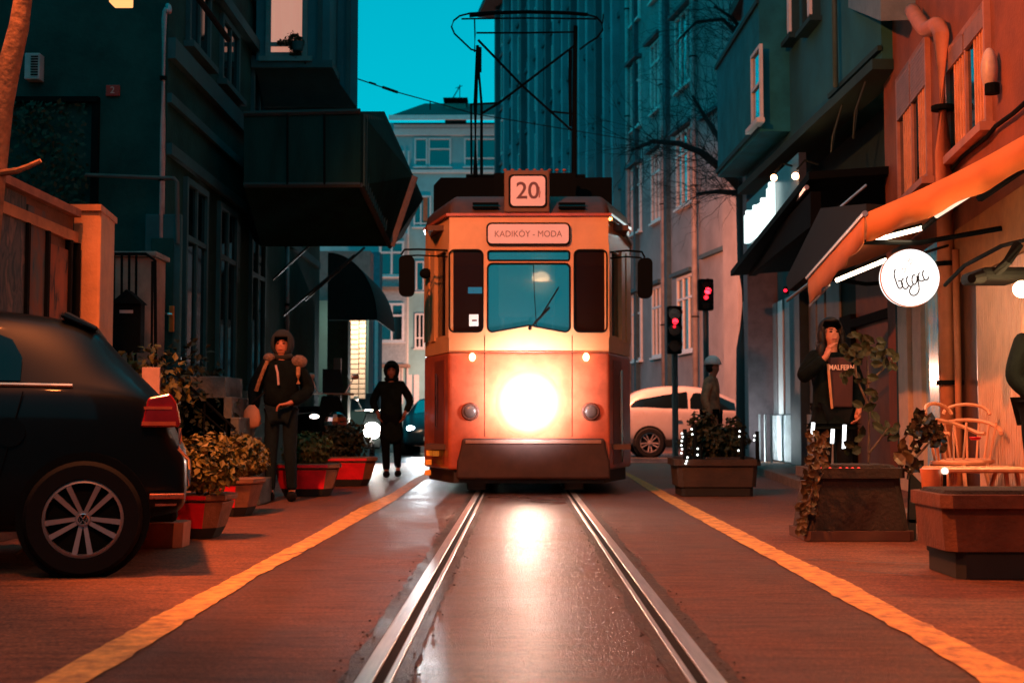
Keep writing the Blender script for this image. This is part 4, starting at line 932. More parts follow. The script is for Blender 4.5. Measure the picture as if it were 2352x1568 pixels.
# ---- cafe house G
hG = thing('cafe_house', 'orange plastered cafe house with shuttered windows, pale door posts and a lit ribbed wall', 'house', (3.7, 10, 0))
mb = MB(); mb.prism([pG.P(-15, 0), pG.P(5.3, 0), pG.P(5.3, 0, -8), pG.P(-15, 0, -8)], (0, 0, 10)); build('wall', mb, M_wG, hG)
tj = pG.t(2052)
def gwin(pa, pb, y0_, y1_, shut, label=None):
    ta, tb = sorted((pG.t(pa), pG.t(pb))); pm = max(pa, pb); zt_ = pG.z(pm, y0_); zb_ = pG.z(pm, y1_)
    w_ = win(hG, pG, ta, tb, zb_, zt_, mat('window_frame_pink', (.45, .2, .13), .6), M_glB, .05, (.5,), (), .05)
    zs = pG.z(pm, shut)
    mb = MB(); n = 12
    for k in range(n): z = zs+(zt_-zs)*k/n; mb.obox(pG, ta+.05, (ta+tb)/2-.03, z, z+(zt_-zs)/n*.85, .018, .05); mb.obox(pG, (ta+tb)/2+.03, tb-.05, z, z+(zt_-zs)/n*.85, .018, .05)
    build('roller_shutter', mb, mat('shutter_brown', (.30, .17, .14), .6), w_)
    mb = MB()
    for a_, b_ in ((ta+.07, ta+(tb-ta)*.33), ((ta+tb)/2+.04, (ta+tb)/2+(tb-ta)*.34)): 
        n = 9
        for k in range(n): u0 = a_+(b_-a_)*k/n; mb.obox(pG, u0, u0+(b_-a_)/n*.8, zb_+.05, zs, .017, .017+.012*(k % 2)+.006)
    build('curtain', mb, mat('curtain_orange', (.75, .33, .15), .8), w_)
    return w_
gwin(2196, 2292, -25, 272, 35); gwin(2078, 2150, 60, 400, 175)
# curved eave over window 1, cable, wall lamp, big pipe
mb = MB(); ta, tb = sorted((pG.t(2030), pG.t(2118))); z0 = pG.z(2040, 150)
mb.prism([pG.P(ta, z0, 0), pG.P(tb, z0+.9, 0), pG.P(tb, z0+1.0, 0), pG.P(ta, z0+.35, 0)], pG.n*.35); build('eave_scroll', mb, mat('eave_teal', (.14, .2, .22), .7), hG)
cab = [pG.P(pG.t(px), pG.z(px, py), .04) for px, py in ((2190, 400), (2230, 352), (2290, 305), (2310, 280), (2352, 250), (2420, 190))]
mb = MB(); mb.tube(cab, .018, 6); tag(build('wall_cable', mb, M_black), 'sagging black cable on the orange cafe wall under the window', 'cable')
wl = thing('wall_lamp', 'unlit oval white wall lamp on the orange cafe wall', 'lamp', pG.P(pG.t(2312), pG.z(2312, 190)))
mb = MB(); c = pG.P(pG.t(2312), pG.z(2312, 145), .08); mb.sphere(c, .14, 16, (.45, .5, 1.25)); build('shade', mb, mat('lamp_white', (.6, .45, .35), .4), wl, smooth=True)
mb = MB(); c = pG.P(pG.t(2314), pG.z(2314, 184), .07); mb.cyl(c-Vector((0, 0, .06)), c+Vector((0, 0, .02)), .055, n=12); build('base', mb, M_black, wl)
def gpt(px, py, off=.1): return pG.P(pG.t(px, off), pG.z(px, py, off), off)
M_pipeO = mat('orange_pipe', (.50, .17, .07), .6, var=.25, vscale=4)
tp_ = pG.t(2176, .1); P = lambda z, o=.1: pG.P(tp_, z, o)
pipe([gpt(2110, 0, .12), gpt(2140, 45, .12), P(pG.z(2165, 110)+.0), P(3.2), P(2.0), P(.1)], .075, 'thick orange-painted downpipe beside the round cafe sign', M_pipeO, [P(2.2), P(1.15), P(3.6)])
tp2 = pG.t(2199, .06); pipe([pG.P(tp2, 2.3, .06), pG.P(tp2, .1, .06)], .03, 'thin orange pipe right beside the thick downpipe', M_pipeO)
# ground floor of the cafe: door glass, dark doorway, lit ribbed wall
def gpanel(name, pa, pb, z0, z1, o0, o1, m, parent, bev=0):
    ta, tb = sorted((pG.t(pa), pG.t(pb))); mb = MB(); mb.obox(pG, ta, tb, z0, z1, o0, o1); return build(name, mb, m, parent)
cf = hG
M_post = mat('pale_post', (.70, .50, .36), .6, var=.15)
gpanel('door_post', 2084, 2106, .0, 2.45, .01, .10, M_post, cf); gpanel('door_post', 2111, 2132, .0, 2.45, .01, .07, M_post, cf)
M_aqua = poster('aquarium', ((.02, .10, .14), (.05, .20, .24), (.25, .15, .07), (.02, .25, .33)), 4, 3.5)
b_ = M_aqua.node_tree.nodes['Principled BSDF']; b_.inputs['Emission Strength'].default_value = .35; cr_ = [n for n in M_aqua.node_tree.nodes if n.type == 'VALTORGB'][0]; M_aqua.node_tree.links.new(cr_.outputs[0], b_.inputs['Emission Color']); b_.inputs['Roughness'].default_value = .15
gpanel('glass_pane', 2133, 2162, .35, 2.5, .01, .03, M_aqua, cf)
gpanel('doorway', 2205, 2250, .05, 2.35, .005, .02, mat('brown_gloss', (.035, .015, .01), .22, var=.6, vscale=4), cf)
M_rib = mat('ribbed_wall', (.72, .42, .27), .6, var=.15)
ta, tb = sorted((pG.t(2252), pG.t(2450))); mb = MB(); n = 34
for k in range(n): a = ta+(tb-ta)*k/n; mb.obox(pG, a, a+(tb-ta)/n*.8, .1, pG.z(2352, 585), .005, .03)
mb.obox(pG, ta, tb, .1, pG.z(2352, 585), .001, .008); build('ribbed_wall', mb, M_rib, cf)
gpanel('fascia', 2200, 2460, pG.z(2352, 580), pG.z(2352, 430), .004, .03, mat('mustard', (.40, .17, .05), .8), cf)
# neighbour doorway + brown panels behind the woman
pn_ = thing('side_entrance', 'brown panelled entrance in a black frame behind the woman on the phone', 'door', pL.P(0, 0))
def lpan(name, pa, pb, z0, z1, o0, o1, m, parent):
    ta, tb = sorted((pL.t(pa), pL.t(pb))); mb = MB(); mb.obox(pL, ta, tb, z0, z1, o0, o1); return build(name, mb, m, parent)
M_brown = mat('brown_panel', (.20, .09, .05), .7, var=.3, vscale=3)
gpanel('brown_wall', 2064, 2083, 0, 2.6, .01, .03, M_wF2, pn_); 
lpan('panel', 1975, 2075, .1, pL.z(2000, 745), .01, .05, M_brown, pn_)
lpan('frame', 1947, 1974, 0, pL.z(1960, 725), .0, .12, M_dark, pn_); lpan('frame', 1974, 2075, pL.z(2000, 745), pL.z(2000, 725), 0, .12, M_dark, pn_)
lpan('transom', 1974, 2075, pL.z(2000, 723), 3.2, .0, .04, M_brown, pn_)
# shop front with columns, white low panels
sf = hF
M_blue = mat('dark_blue', (.012, .035, .055), .5)
M_gp = mat('grey_panel', (.28, .29, .30), .5, var=.2)
for pa, pb, z1, m, o in ((1745, 1766, 3.3, M_blue, .25), (1838, 1862, 3.3, M_blue, .18)):
    lpan('column', pa, pb, .1, z1, 0, o, m, sf)
lpan('corner_trim', 1741, 1744, .1, 3.2, .0, .3, M_gp, sf)
for pa, pb, zt_ in ((1767, 1788, 3.0), (1792, 1803, 3.0), (1808, 1834, 3.0), (1864, 1880, 3.0), (1884, 1900, 3.0), (1905, 1935, 3.0)):
    lpan('glass_panel', pa, pb, .95, zt_, .01, .04, M_gp if pb-pa > 12 else M_pale, sf)
for pa, pb in ((1767, 1788), (1792, 1803), (1808, 1834), (1862, 1874), (1884, 1896), (1905, 1915)):
    lpan('low_panel', pa, pb, .12, .93, .03, .08, mat('low_white', (.75, .8, .82), .4), sf)
for px in (1770, 1786, 1800, 1815): mb = MB(); t = pL.t(px); mb.cyl(pL.P(t, .1, .35), pL.P(t, .95, .35), .02, n=6); build('rail_post', mb, M_gp, sf)
# canopy
cn = thing('flat_canopy', 'thin dark flat canopy with a pale trim jutting over the corner shop', 'canopy', (4, 18, 3.2))
tipF = W(1678, 634, 22.0); nearO = W(1858, 412, 15.0); trim = W(1850, 455, 15.0)
mb = MB(); A = [tipF, nearO, Vector((4.8, 15.0, nearO.z+.1)), Vector((4.8, 22.0, tipF.z+.1))]
mb.prism([a for a in A], (0, 0, .09)); build('deck', mb, M_black, cn)
mb = MB(); mb.tube([W(1790, 592, 21.4)+Vector((0, 0, 0)), W(1735, 575, 21.0), W(1800, 500, 18.0), W(1853, 430, 15.2)][1:], .03, 6); build('pale_trim', mb, mat('trim_metal', (.5, .42, .4), .3, .8), cn)
mb = MB(); A = [W(1716, 600, 21.8), W(1862, 440, 15.1), W(1862, 520, 15.1), W(1720, 634, 21.8)]; mb.prism(A, (.12, 0, 0)); build('fascia', mb, M_dark, cn)
light('AREA', 'panel_glow', pL.P((pL.t(1766)+pL.t(1834))/2, .25, .55), 26, (.85, .97, 1), pL.P((pL.t(1766)+pL.t(1834))/2, .55, 0), .2, sy=1.6)
# lit sign with tall white letter shapes
sg = thing('lit_shop_sign', 'glowing white letters seen edge-on along the dark sign board above the canopy', 'sign', W(1760, 500, 20))
X0 = W(1722, 500, 21.6).x
pS = Plane(X0-.1, 21.6, 0, 1)
if pS.n.x > 0: pS.n = -pS.n
mb = MB(); ta, tb = sorted((pS.t(1718), pS.t(1840))); zb_ = pS.z(1722, 562); zt_ = pS.z(1722, 480)
mb.obox(pS, ta, tb, zb_-.05, zt_+.15, -.1, 0); build('board', mb, mat('sign_board', (.03, .035, .045), .35), sg)
M_neon = lampmat('sign_white', (.80, 1.0, .97), 2.4)
ta, tb = sorted((pS.t(1723), pS.t(1786)))
n = 7
for k in range(n):
    a = ta+(tb-ta)*k/n; b = a+(tb-ta)/n*.78; mb = MB(); hh = (.62, .45, .5, .46, .5, .44, .52)[k]
    mb.obox(pS, a, a+.10, zb_+.02, zb_+hh, .01, .09)
    if k % 2 == 0: mb.obox(pS, b-.10, b, zb_+.02, zb_+hh*.9, .01, .09); mb.obox(pS, a, b, zb_+hh*.55, zb_+hh*.55+.1, .01, .088)
    else: mb.obox(pS, a, b, zb_+.02, zb_+.12, .01, .088); mb.obox(pS, a, b, zb_+hh-.1, zb_+hh, .01, .088); mb.obox(pS, b-.1, b, zb_+.02, zb_+hh, .01, .09)
    build('letter', mb, M_neon, sg)
light('AREA', 'sign_glow', pS.P((ta+tb)/2, zb_+.3, .25), 14, (.8, 1, .97), pS.P((ta+tb)/2, zb_+.3, 3), .4, sy=1.8)
for px, py, lb in ((1782, 404, 'round warm spotlight nearer the letters of the shop sign'), (1832, 400, 'round warm spotlight at the cafe end of the shop sign')):
    v = pS.P(pS.t(px, .25), pS.z(px, py, .25), .25)
    t_ = thing('sign_spotlight', lb, 'lamp', v, 'warm spotlights over the shop sign')
    mb = MB(); mb.sphere(v, .045, 12); build('bulb', mb, lampmat('warm_bulb', (1, .45, .2), 22), t_, smooth=True)
    mb = MB(); mb.tube([v+Vector((.02, 0, .08)), v+Vector((.12, 0, .2)), v+Vector((.3, 0, .15))], .015, 6); build('arm', mb, M_black, t_)
    light('POINT', 'spot_glow', v+Vector((-.05, -.05, -.02)), 9, (1, .4, .16), size=.04)
# dark retracted awning cassette between
mb = MB(); A = [W(1888, 482, 13.2), W(2030, 470, 12.9), W(1975, 505, 12.0), W(1840, 650, 14.5), W(1878, 560, 14.2)]
A = [W(1885, 478, 14.0), W(1990, 468, 12.2), W(1990, 492, 12.2), W(1990, 520, 12.2), W(1810, 668, 15.2), W(1805, 640, 15.4)]
mb.prism(A, (.35, .1, 0)); tag(build('dark_awning', mb, mat('navy_canvas', (.012, .02, .024), .9)), 'dark folded awning just behind the orange cafe awning', 'awning')
mb = MB(); mb.tube([W(1808, 690, 15.0), W(1860, 650, 14.3)], .018, 6); mb.tube([W(1990, 425, 14.5), W(1925, 480, 14.5)], .015, 5)
tag(build('awning_rod', mb, mat('rod', (.5, .5, .5), .4, .6)), 'pale metal rod under the dark folded awning', 'rod')
# shelf with cables under the overhang
for k in range(2):
    mb = MB(); y = 15+k*1.1; mb.tube([(4.02, y, 4.75), (3.95, y+.2, 4.45-.05*k), (4.0, y+.5, 4.2+.06*k), (4.1, y+.7, 4.6)], .014, 5)
    tag(build('loose_cable', mb, mat('cable_grey', (.03, .06, .06), .6)), ('loose looping cable under the overhanging floors, cafe end', 'loose looping cable under the overhanging floors, nearer the shop sign')[k], 'cable')
# ---- cafe awning
ca = thing('cafe_awning', 'orange fabric cafe awning with a deep valance and tube lights under it', 'awning', W(1990, 500, 9.2))
M_can = mat('orange_canvas', (.62, .21, .065), .8, var=.12, vscale=2)
m_ = M_can.node_tree; bb = m_.nodes['Principled BSDF']
Nf = W(1987, 495, 9.2); Ff = W(1857, 640, 13.0); 
wallN = gpt(2440, 262, .02); wallF = pG.P(pG.t(2085), wallN.z-.05, .02)
mb = MB(); n = 18; prev = None      # sloping sheet
for i in range(n+1):
    f = i/n; a = Nf.lerp(wallN, f); b = Ff.lerp(wallF, f); sag = -.03*sin(pi*f)
    a = a+Vector((0, 0, sag)); b = b+Vector((0, 0, sag)); cur = (mb.bm.verts.new(a), mb.bm.verts.new(b))
    if prev: mb.bm.faces.new((prev[0], prev[1], cur[1], cur[0]))
    prev = cur
o = build('canvas', mb, M_can, ca, smooth=True); o.modifiers.new('s', 'SOLIDIFY').thickness = .01
mb = MB(); prev = None              # near side panel
for i in range(25):
    f = i/24; a = Nf.lerp(wallN, f); sag = -.035*sin(pi*min(1, f)); top = a+Vector((0, -.02, sag+.012)); 
    dep = .20+.03*f+.012*sin(f*22); fold = .025*sin(f*30)
    mid = top+Vector((0, -.03+fold, -dep*.5)); bot = top+Vector((0, .0+fold, -dep))
    cur = [mb.bm.verts.new(p) for p in (top, mid, bot)]
    if prev:
        for k in range(2): mb.bm.faces.new((prev[k], prev[k+1], cur[k+1], cur[k]))
    prev = cur
o = build('side_panel', mb, M_can, ca, smooth=True); o.modifiers.new('s', 'SOLIDIFY').thickness = .008
mb = MB(); prev = None              # street valance
for i in range(37):
    f = i/36; top = Nf.lerp(Ff, f); fold = .012*sin(f*26); bot = W(1985, 558, 9.2).lerp(W(1860, 700, 13.0), f)+Vector((fold, 0, .008*sin(f*40)))
    cur = [mb.bm.verts.new(top), mb.bm.verts.new(top.lerp(bot, .5)+Vector((-fold, 0, 0))), mb.bm.verts.new(bot)]
    if prev:
        for k in range(2): mb.bm.faces.new((prev[k], prev[k+1], cur[k+1], cur[k]))
    prev = cur
o = build('valance', mb, M_can, ca, smooth=True); o.modifiers.new('s', 'SOLIDIFY').thickness = .008
mb = MB(); mb.tube([Nf+Vector((-.01, -.04, .01)), Ff+Vector((-.01, 0, .01))], .02, 8); mb.tube([W(1860, 702, 13.0), W(1905, 655, 11.6)], .012, 6); build('front_bar', mb, mat('bar_alu', (.5, .5, .5), .35, .8), ca)
for f in (.25, .85): mb = MB(); a = Nf.lerp(Ff, f)+Vector((.03, 0, -.05)); b = wallN.lerp(wallF, f)+Vector((-.02, 0, -.5)); m2 = a.lerp(b, .55)+Vector((0, .3, -.02)); mb.tube([a, m2, b], .022, 6); build('folding_arm', mb, M_black, ca)
def tube_lamp(p0, p1, lb, s):
    t_ = thing('tube_light', lb, 'light', p0, 'tube lights under the cafe awning')
    mb = MB(); mb.cyl(p0, p1, .018, n=10); build('tube', mb, lampmat('tube%d' % int(s), (1, .72, .50), s), t_)
    mb = MB(); d = Vector((0, 0, .03)); mb.cyl(p0+d, p1+d, .012, n=6); build('housing', mb, M_black, t_)
    return t_
tube_lamp(W(2001, 554, 10.4), W(2118, 524, 10.2), 'bright tube light just above and left of the round sign', 9)
tube_lamp(W(1921, 644, 11.6), W(2035, 597, 11.2), 'bright tube light running down to the street edge of the valance', 9)
tube_lamp(W(2151, 496, 9.6), W(2243, 437, 9.0), 'dimmer tube light above and right of the round sign', 1.3)
mb = MB(); mb.tube([W(2120, 524, 10.2), W(2150, 500, 9.7), W(2240, 430, 9.2), W(2352, 355, 8.6), W(2420, 310, 8.3)], .02, 6); mb.tube([W(2250, 455, 9.1), W(2352, 385, 8.6)], .03, 6)
tag(build('lamp_rail', mb, M_black), 'black rail carrying the tube lights under the cafe awning', 'rail')
light('AREA', 'tube_glow', W(2060, 560, 10.3)+Vector((0, 0, .02)), 9, (1, .62, .38), W(2060, 1500, 10.3), .7, sy=.2)
# ---- round sign
RC = W(2090, 638, 9.4); RR = 65/F*9.4
rs = thing('round_sign', 'round glowing white cafe sign with thin handwritten lettering', 'sign', RC)
mb = MB(); mb.cyl(RC+Vector((0, -.03, 0)), RC+Vector((0, .07, 0)), RR, n=48)
def sign_face():
    m = bpy.data.materials.new('round_sign_light'); m.use_nodes = True; nt = m.node_tree; nt.nodes.remove(nt.nodes['Principled BSDF'])
    e = nd(nt, 'ShaderNodeEmission'); e.inputs[0].default_value = (1, .90, .84, 1); e.inputs[1].default_value = 1.9; nt.links.new(e.outputs[0], nt.nodes['Material Output'].inputs[0]); return m
build('light_box', mb, sign_face(), rs)
mb = MB()
for i in range(48):
    a0, a1 = 2*pi*i/48, 2*pi*(i+1)/48; mb.cyl(RC+Vector((cos(a0)*RR, .02, sin(a0)*RR)), RC+Vector((cos(a1)*RR, .02, sin(a1)*RR)), .008, n=6, cap=False)
build('rim', mb, mat('rim_orange', (.6, .25, .12), .5), rs)
strokes = [[(485, 610), (460, 680), (465, 780), (490, 860), (520, 960), (560, 1040), (610, 1045), (645, 985), (628, 905), (590, 880), (540, 890)],
 [(670, 815), (630, 870), (625, 930), (650, 1010), (700, 1060), (750, 1045), (775, 1000)], [(770, 775), (735, 840), (755, 930), (790, 985), (840, 1010), (885, 965)],
 [(945, 752), (890, 750), (865, 820), (875, 920), (920, 960), (970, 900), (985, 800), (975, 770), (1005, 880), (1022, 1000), (1015, 1100), (970, 1180), (900, 1215), (830, 1190), (800, 1110), (850, 1015)],
 [(985, 900), (1020, 800), (1005, 750), (1040, 690)], [(1005, 760), (1020, 850), (1070, 885), (1115, 875), (1150, 850)], [(1140, 640), (1105, 700), (1130, 800), (1160, 850), (1205, 855), (1240, 815), (1245, 780)]]
def spt(x, y): return RC+Vector(((x-850)/650*RR, -.034, -(y-795)/650*RR))
def smoothp(p, k=5):
    out = []
    for i in range(len(p)-1):
        p0 = p[max(0, i-1)]; p1 = p[i]; p2 = p[i+1]; p3 = p[min(len(p)-1, i+2)]
        for j in range(k):
            t = j/k; out.append(tuple(.5*((2*p1[c])+(-p0[c]+p2[c])*t+(2*p0[c]-5*p1[c]+4*p2[c]-p3[c])*t*t+(-p0[c]+3*p1[c]-3*p2[c]+p3[c])*t**3) for c in (0, 1)))
    return out+[p[-1]]
mb = MB()
for s_ in strokes: mb.tube([spt(*q) for q in smoothp(s_)], .0052, 5)
build('lettering', mb, M_rubber, rs)
mb = MB()
for s_ in ([(740, 530), (720, 590), (640, 600), (690, 650), (710, 690), (720, 600)], [(815, 340), (820, 400), (770, 420), (820, 450), (845, 500), (880, 410), (815, 380)]): mb.tube([spt(*q) for q in smoothp(s_)], .0028, 5)
build('small_drawing', mb, mat('pale_ink', (.35, .35, .36), .6), rs)
mb = MB(); mb.cyl(RC+Vector((.1, .05, RR*.9)), gpt(2185, 560, .05), .012, n=6); build('bracket', mb, M_black, rs)
light('POINT', 'sign_spill', RC+Vector((0, -.22, 0)), 5, (1, .8, .68), size=.15)
light('POINT', 'post_spill', RC+Vector((.05, .35, -.35)), 7, (1, .72, .5), size=.15)
# ---- cafe bulb and spotlight cluster
cb = thing('cafe_lamp', 'glaring bare bulb lamp in a black fitting at the cafe wall', 'lamp', W(2345, 640, 8.4))
mb = MB(); mb.sphere(W(2347, 664, 8.4), .055, 16); build('bulb', mb, lampmat('cafe_bulb', (1, .62, .32), 30), cb, smooth=True)
mb = MB(); mb.box(W(2256, 612, 8.6), W(2332, 652, 8.9)+Vector((0, .15, 0)), .03); mb.tube([W(2340, 560, 8.5), W(2315, 600, 8.5), W(2290, 625, 8.6)], .035, 8, .03); mb.cyl(W(2252, 636, 8.6), W(2232, 640, 8.5), .045, .03, 10); build('fitting', mb, M_black, cb)
mb = MB(); mb.tube([W(2170, 655, 9.6), W(2215, 610, 9.3), W(2300, 565, 8.8), W(2360, 550, 8.5)], .015, 6); build('rail', mb, M_black, cb)
light('POINT', 'cafe_light', W(2330, 690, 8.4), 55, (1, .48, .2), size=.06)
mb = MB(); mb.sphere(W(2350, 820, 8.9), .03, 10); v = W(2350, 820, 8.9); t_ = thing('small_wall_bulb', 'small warm bulb low on the ribbed cafe wall', 'lamp', v); build('bulb', mb, lampmat('warm_bulb2', (1, .6, .35), 16), t_)
mb = MB(); mb.cyl(W(2350, 800, 8.92), W(2350, 812, 8.92), .02, n=8); build('cap', mb, M_black, t_)
# ---- unseen continuation of the street beside the camera: plain house volumes blocking sky light
for nm, lb, a, b, h in (('unseen_house', 'plain dark house flank beyond the frame behind the parked car', (-14, -14), (-6.2, 8), 10), ('unseen_house', 'plain house across the street end behind the viewpoint', (-14, -26), (14, -20), 4.2)):
    t_ = thing(nm, lb, 'house', (a[0], a[1], 0)); mb = MB(); mb.box((a[0], a[1], 0), (b[0], b[1], h)); build('wall', mb, M_wA, t_)
# ================================================================ VEHICLES
def wheel(parent, x, y, r, side, rim=True, rimcol=None, emblem=False, rr=None, name='wheel'):
    """wheel in the x-z plane, outer face towards side*y"""
    t = bpy.data.objects.new(name, None); COL.objects.link(t); t.parent = parent; t.location = (x, y, r)
    o = side; rr = rr or r*.68
    mb = MB(); mb.lathe((0, 0, 0), [(rr, -.10), (r*.93, -.105), (r, -.07), (r, .07), (r*.93, .10), (rr*1.02, .10), (rr, .06)], 40, cap=False)
    bmesh.ops.rotate(mb.bm, verts=mb.bm.verts, matrix=Matrix.Rotation(-pi/2*o, 3, 'X')); L0 = root_loc(t)
    for v in mb.bm.verts: v.co += L0
    build('tyre', mb, M_rubber, t, smooth='auto')
    mb = MB(); f = o*.085
    def q(a, rad, d=0): return L0+Vector((cos(a)*rad, f+o*d, sin(a)*rad))
    n = 40
    for k in range(n):
        a0, a1 = 2*pi*k/n, 2*pi*(k+1)/n
        mb.face([q(a0, rr), q(a1, rr), q(a1, rr*.92, .008), q(a0, rr*.92, .008)]); mb.face([q(a0, rr*.92, .008), q(a1, rr*.92, .008), q(a1, rr*.90, -.05), q(a0, rr*.90, -.05)])
    for k in range(5):
        for s in (-1, 1):
            a = 2*pi*k/5-pi/2; ah = a+s*.32; ao = a+s*.21; w0, w1 = .010, .014
            p0 = q(ah, rr*.16, -.012); p1 = q(ao, rr*.92, .006); d = (p1-p0).normalized(); nn = Vector((d.z, 0, -d.x))
            mb.prism([p0+nn*w0, p0-nn*w0, p1-nn*w1, p1+nn*w1], (0, -o*.02, 0))
    mb.cyl(q(0, 0, -.02), q(0, 0, .004), rr*.20, rr*.17, 24)
    ri = build('rim', mb, rimcol or M_rim, t)
    mb = MB(); mb.cyl(q(0, 0, -.10), q(0, 0, -.06), rr*.9, n=32); build('brake_disc', mb, M_dark, t)
    if emblem:
        mb = MB(); c = lambda x_, z_: L0+Vector((x_*rr*.13, f+o*.006, z_*rr*.13))
        for a, b in (((-.55, .75), (0, .08)), ((.55, .75), (0, .08)), ((-.8, .35), (-.4, -.75)), ((-.4, -.75), (0, -.05)), ((0, -.05), (.4, -.75)), ((.4, -.75), (.8, .35))): mb.cyl(c(*a), c(*b), rr*.013, n=5)
        for k in range(24): a0, a1 = 2*pi*k/24, 2*pi*(k+1)/24; mb.cyl(c(cos(a0), sin(a0)), c(cos(a1), sin(a1)), rr*.012, n=5, cap=False)
        build('emblem', mb, M_chrome, ri)
        mb = MB(); mb.cyl(q(0, 0, .003), q(0, 0, .0052), rr*.13, n=24); build('cap', mb, M_black, ri)
    return t
M_rim = mat('alloy', (.30, .26, .26), .5, .5, var=.15)
M_tint = glass('car_glass', (.002, .004, .005), .0, .12, .0)
def car(name, label, cat, paint, st, wheels, wr, glassx, loc, rotz, emblem=False, chrome_line=None, lit=False, near=-1, glz=(.035, .07)):
    """st: stations (x, zb, zbelt, ztop, hw, hwt); front towards -x, built at the origin and then placed"""
    r = thing(name, label, cat, (0, 0, 0)); mb = MB(); rings = []
    for x, zb_, zm, zt_, hw, ht in st:
        half = [(hw*.86, zb_), (hw*.985, zb_+.07), (hw, (zb_+zm)/2), (hw*.985, zm-.02), (hw*.955, zm+.02), ((hw+ht)/2*.985, (zm+zt_)/2), (ht, zt_-.06), (ht*.82, zt_), (0, zt_+.012)]
        ring_ = [(x, -y, z) for y, z in half]+[(x, y, z) for y, z in half[-2::-1]]
        rings.append([mb.bm.verts.new(p) for p in ring_])
    for a, b in zip(rings, rings[1:]):
        for k in range(len(a)): mb.bm.faces.new((a[k], a[(k+1) % len(a)], b[(k+1) % len(b)], b[k]))
    mb.bm.faces.new(rings[0][::-1]); mb.bm.faces.new(rings[-1])
    b = build('body', mb, paint, r, smooth=True); sm = b.modifiers.new('s', 'SUBSURF'); sm.levels = 2; sm.render_levels = 2
    def S(x):
        for a, c in zip(st, st[1:]):
            if a[0] <= x <= c[0]: f = (x-a[0])/(c[0]-a[0]); return [a[i]+(c[i]-a[i])*f for i in range(6)]
        return list(st[-1])
    def skinp(x, f, s, off=.012):
        _, zb_, zm, zt_, hw, ht = S(x); lo = Vector((x, hw*.955, zm+.02)); mid = Vector((x, (hw+ht)/2*.985, (zm+zt_)/2)); hi = Vector((x, ht, zt_-.06))
        p = lo.lerp(mid, f*2) if f < .5 else mid.lerp(hi, f*2-1); p.y += off; p.y *= s; return p
    for s in (-1, 1):
        for xa, xb, fa, fb in glassx:
            mb = MB(); prev = None; n = 12
            for i in range(n+1):
                x = xa+(xb-xa)*i/n; ft = fa+(fb-fa)*i/n; e = max(0.02, 1-max(0, (i/n-.86)/.14)**2*.5)
                cur = [mb.bm.verts.new(skinp(x, f_, s)) for f_ in (.07, .07+(ft-.07)*.5*e, .07+(ft-.07)*e)]
                if prev:
                    for k in range(2): mb.bm.faces.new((prev[k], prev[k+1], cur[k+1], cur[k]))
                prev = cur
            build('side_window', mb, M_tint, r, smooth=True)
        if chrome_line:
            mb = MB(); xa, xb = chrome_line; mb.tube([skinp(xa+(xb-xa)*i/8, .02, s, .012) for i in range(9)], .010, 6); build('window_trim', mb, mat('chrome_orange_glint', (.8, .6, .45), .25, 1), r)  # orange street-light reflection put into the trim colour
    for wx in wheels:
        hw = S(wx)[4]
        for s in (-1, 1):
            mb = MB(); mb.cyl((wx, s*(hw-.25), wr+.01), (wx, s*(hw+.004), wr+.01), wr*1.12, n=36); build('wheel_arch', mb, M_dark, r)
            wheel(r, wx, s*(hw-.05), wr, s, emblem=emblem and s == near)
    return r, S, skinp
M_carb = mat('black_paint', (.002, .004, .005), .4, var=.1, coat=.14, rvar=.03, spec=.12)
stB = [(-4.28, .32, .5, .58, .55, .45), (-4.18, .24, .66, .76, .80, .6), (-3.6, .2, .86, .96, .89, .7), (-3.05, .2, .93, 1.04, .90, .72), (-2.45, .2, .95, 1.36, .905, .60), (-1.85, .2, .96, 1.45, .905, .62), (-1.2, .2, .97, 1.44, .905, .62), (-.70, .2, .97, 1.39, .90, .60), (-.52, .22, .965, 1.34, .89, .58), (-.44, .23, .96, 1.24, .885, .60), (-.24, .26, .94, 1.03, .87, .68), (-.13, .27, .80, .93, .86, .70), (-.09, .28, .66, .80, .86, .72), (-.03, .30, .60, .68, .86, .74), (0.0, .36, .54, .63, .84, .72), (-.002, .42, .5, .58, .80, .7)]
stB = stB[:-1]
XR = W(428, 1065, 6.95).x
suv, S_, skp = car('parked_car', 'black hatchback parked across the kerb at the frame edge, rear to the street', 'car', M_carb, stB, (-3.12, XR*0-.53), .30,
    [(-2.55, -1.62, .62, .78), (-1.56, -.86, .80, .70)], (0, 0, 0), 0, True, (-3.0, -.60))
# parts of its rear
mb = MB(); mb.prism([(-.235, -.80, .955), (-.11, -.885, .955), (-.055, -.83, .93), (-.03, -.60, .93), (-.02, -.55, .78), (-.035, -.86, .775), (-.27, -.90, .775)][:3]+[(-.055, -.60, .93)], (0, 0, 0.0001))
mb = MB()
tl = [(-.25, .775), (-.215, .93), (-.10, .955), (-.065, .90), (-.045, .80), (-.05, .775)]
mb.prism([(x, -.905, z) for x, z in tl], (0, .35, 0)); ts = build('tail_lamp', mb, mat('tail_red', (.30, .006, .006), .25, coat=.6), suv); q_ = ts.modifiers.new('b', 'BEVEL'); q_.width = .012; q_.segments = 3
mb = MB(); mb.box((-.245, -.912, .785), (-.07, -.90, .805)); mb.box((-.235, -.911, .87), (-.09, -.90, .885)); build('lamp_insert', mb, mat('lamp_orange', (.7, .12, .03), .3), ts)
mb = MB(); mb.prism([(x, .905, z) for x, z in tl], (0, -.35, 0)); build('tail_lamp', mb, MATS['tail_red'], suv)
mb = MB(); mb.prism([(-.70, -.54, 1.385), (-.50, -.56, 1.30), (-.49, -.56, 1.325), (-.66, -.54, 1.412)], (0, 1.12, 0)); build('spoiler', mb, M_carb, suv).modifiers.new('b', 'BEVEL').width = .01
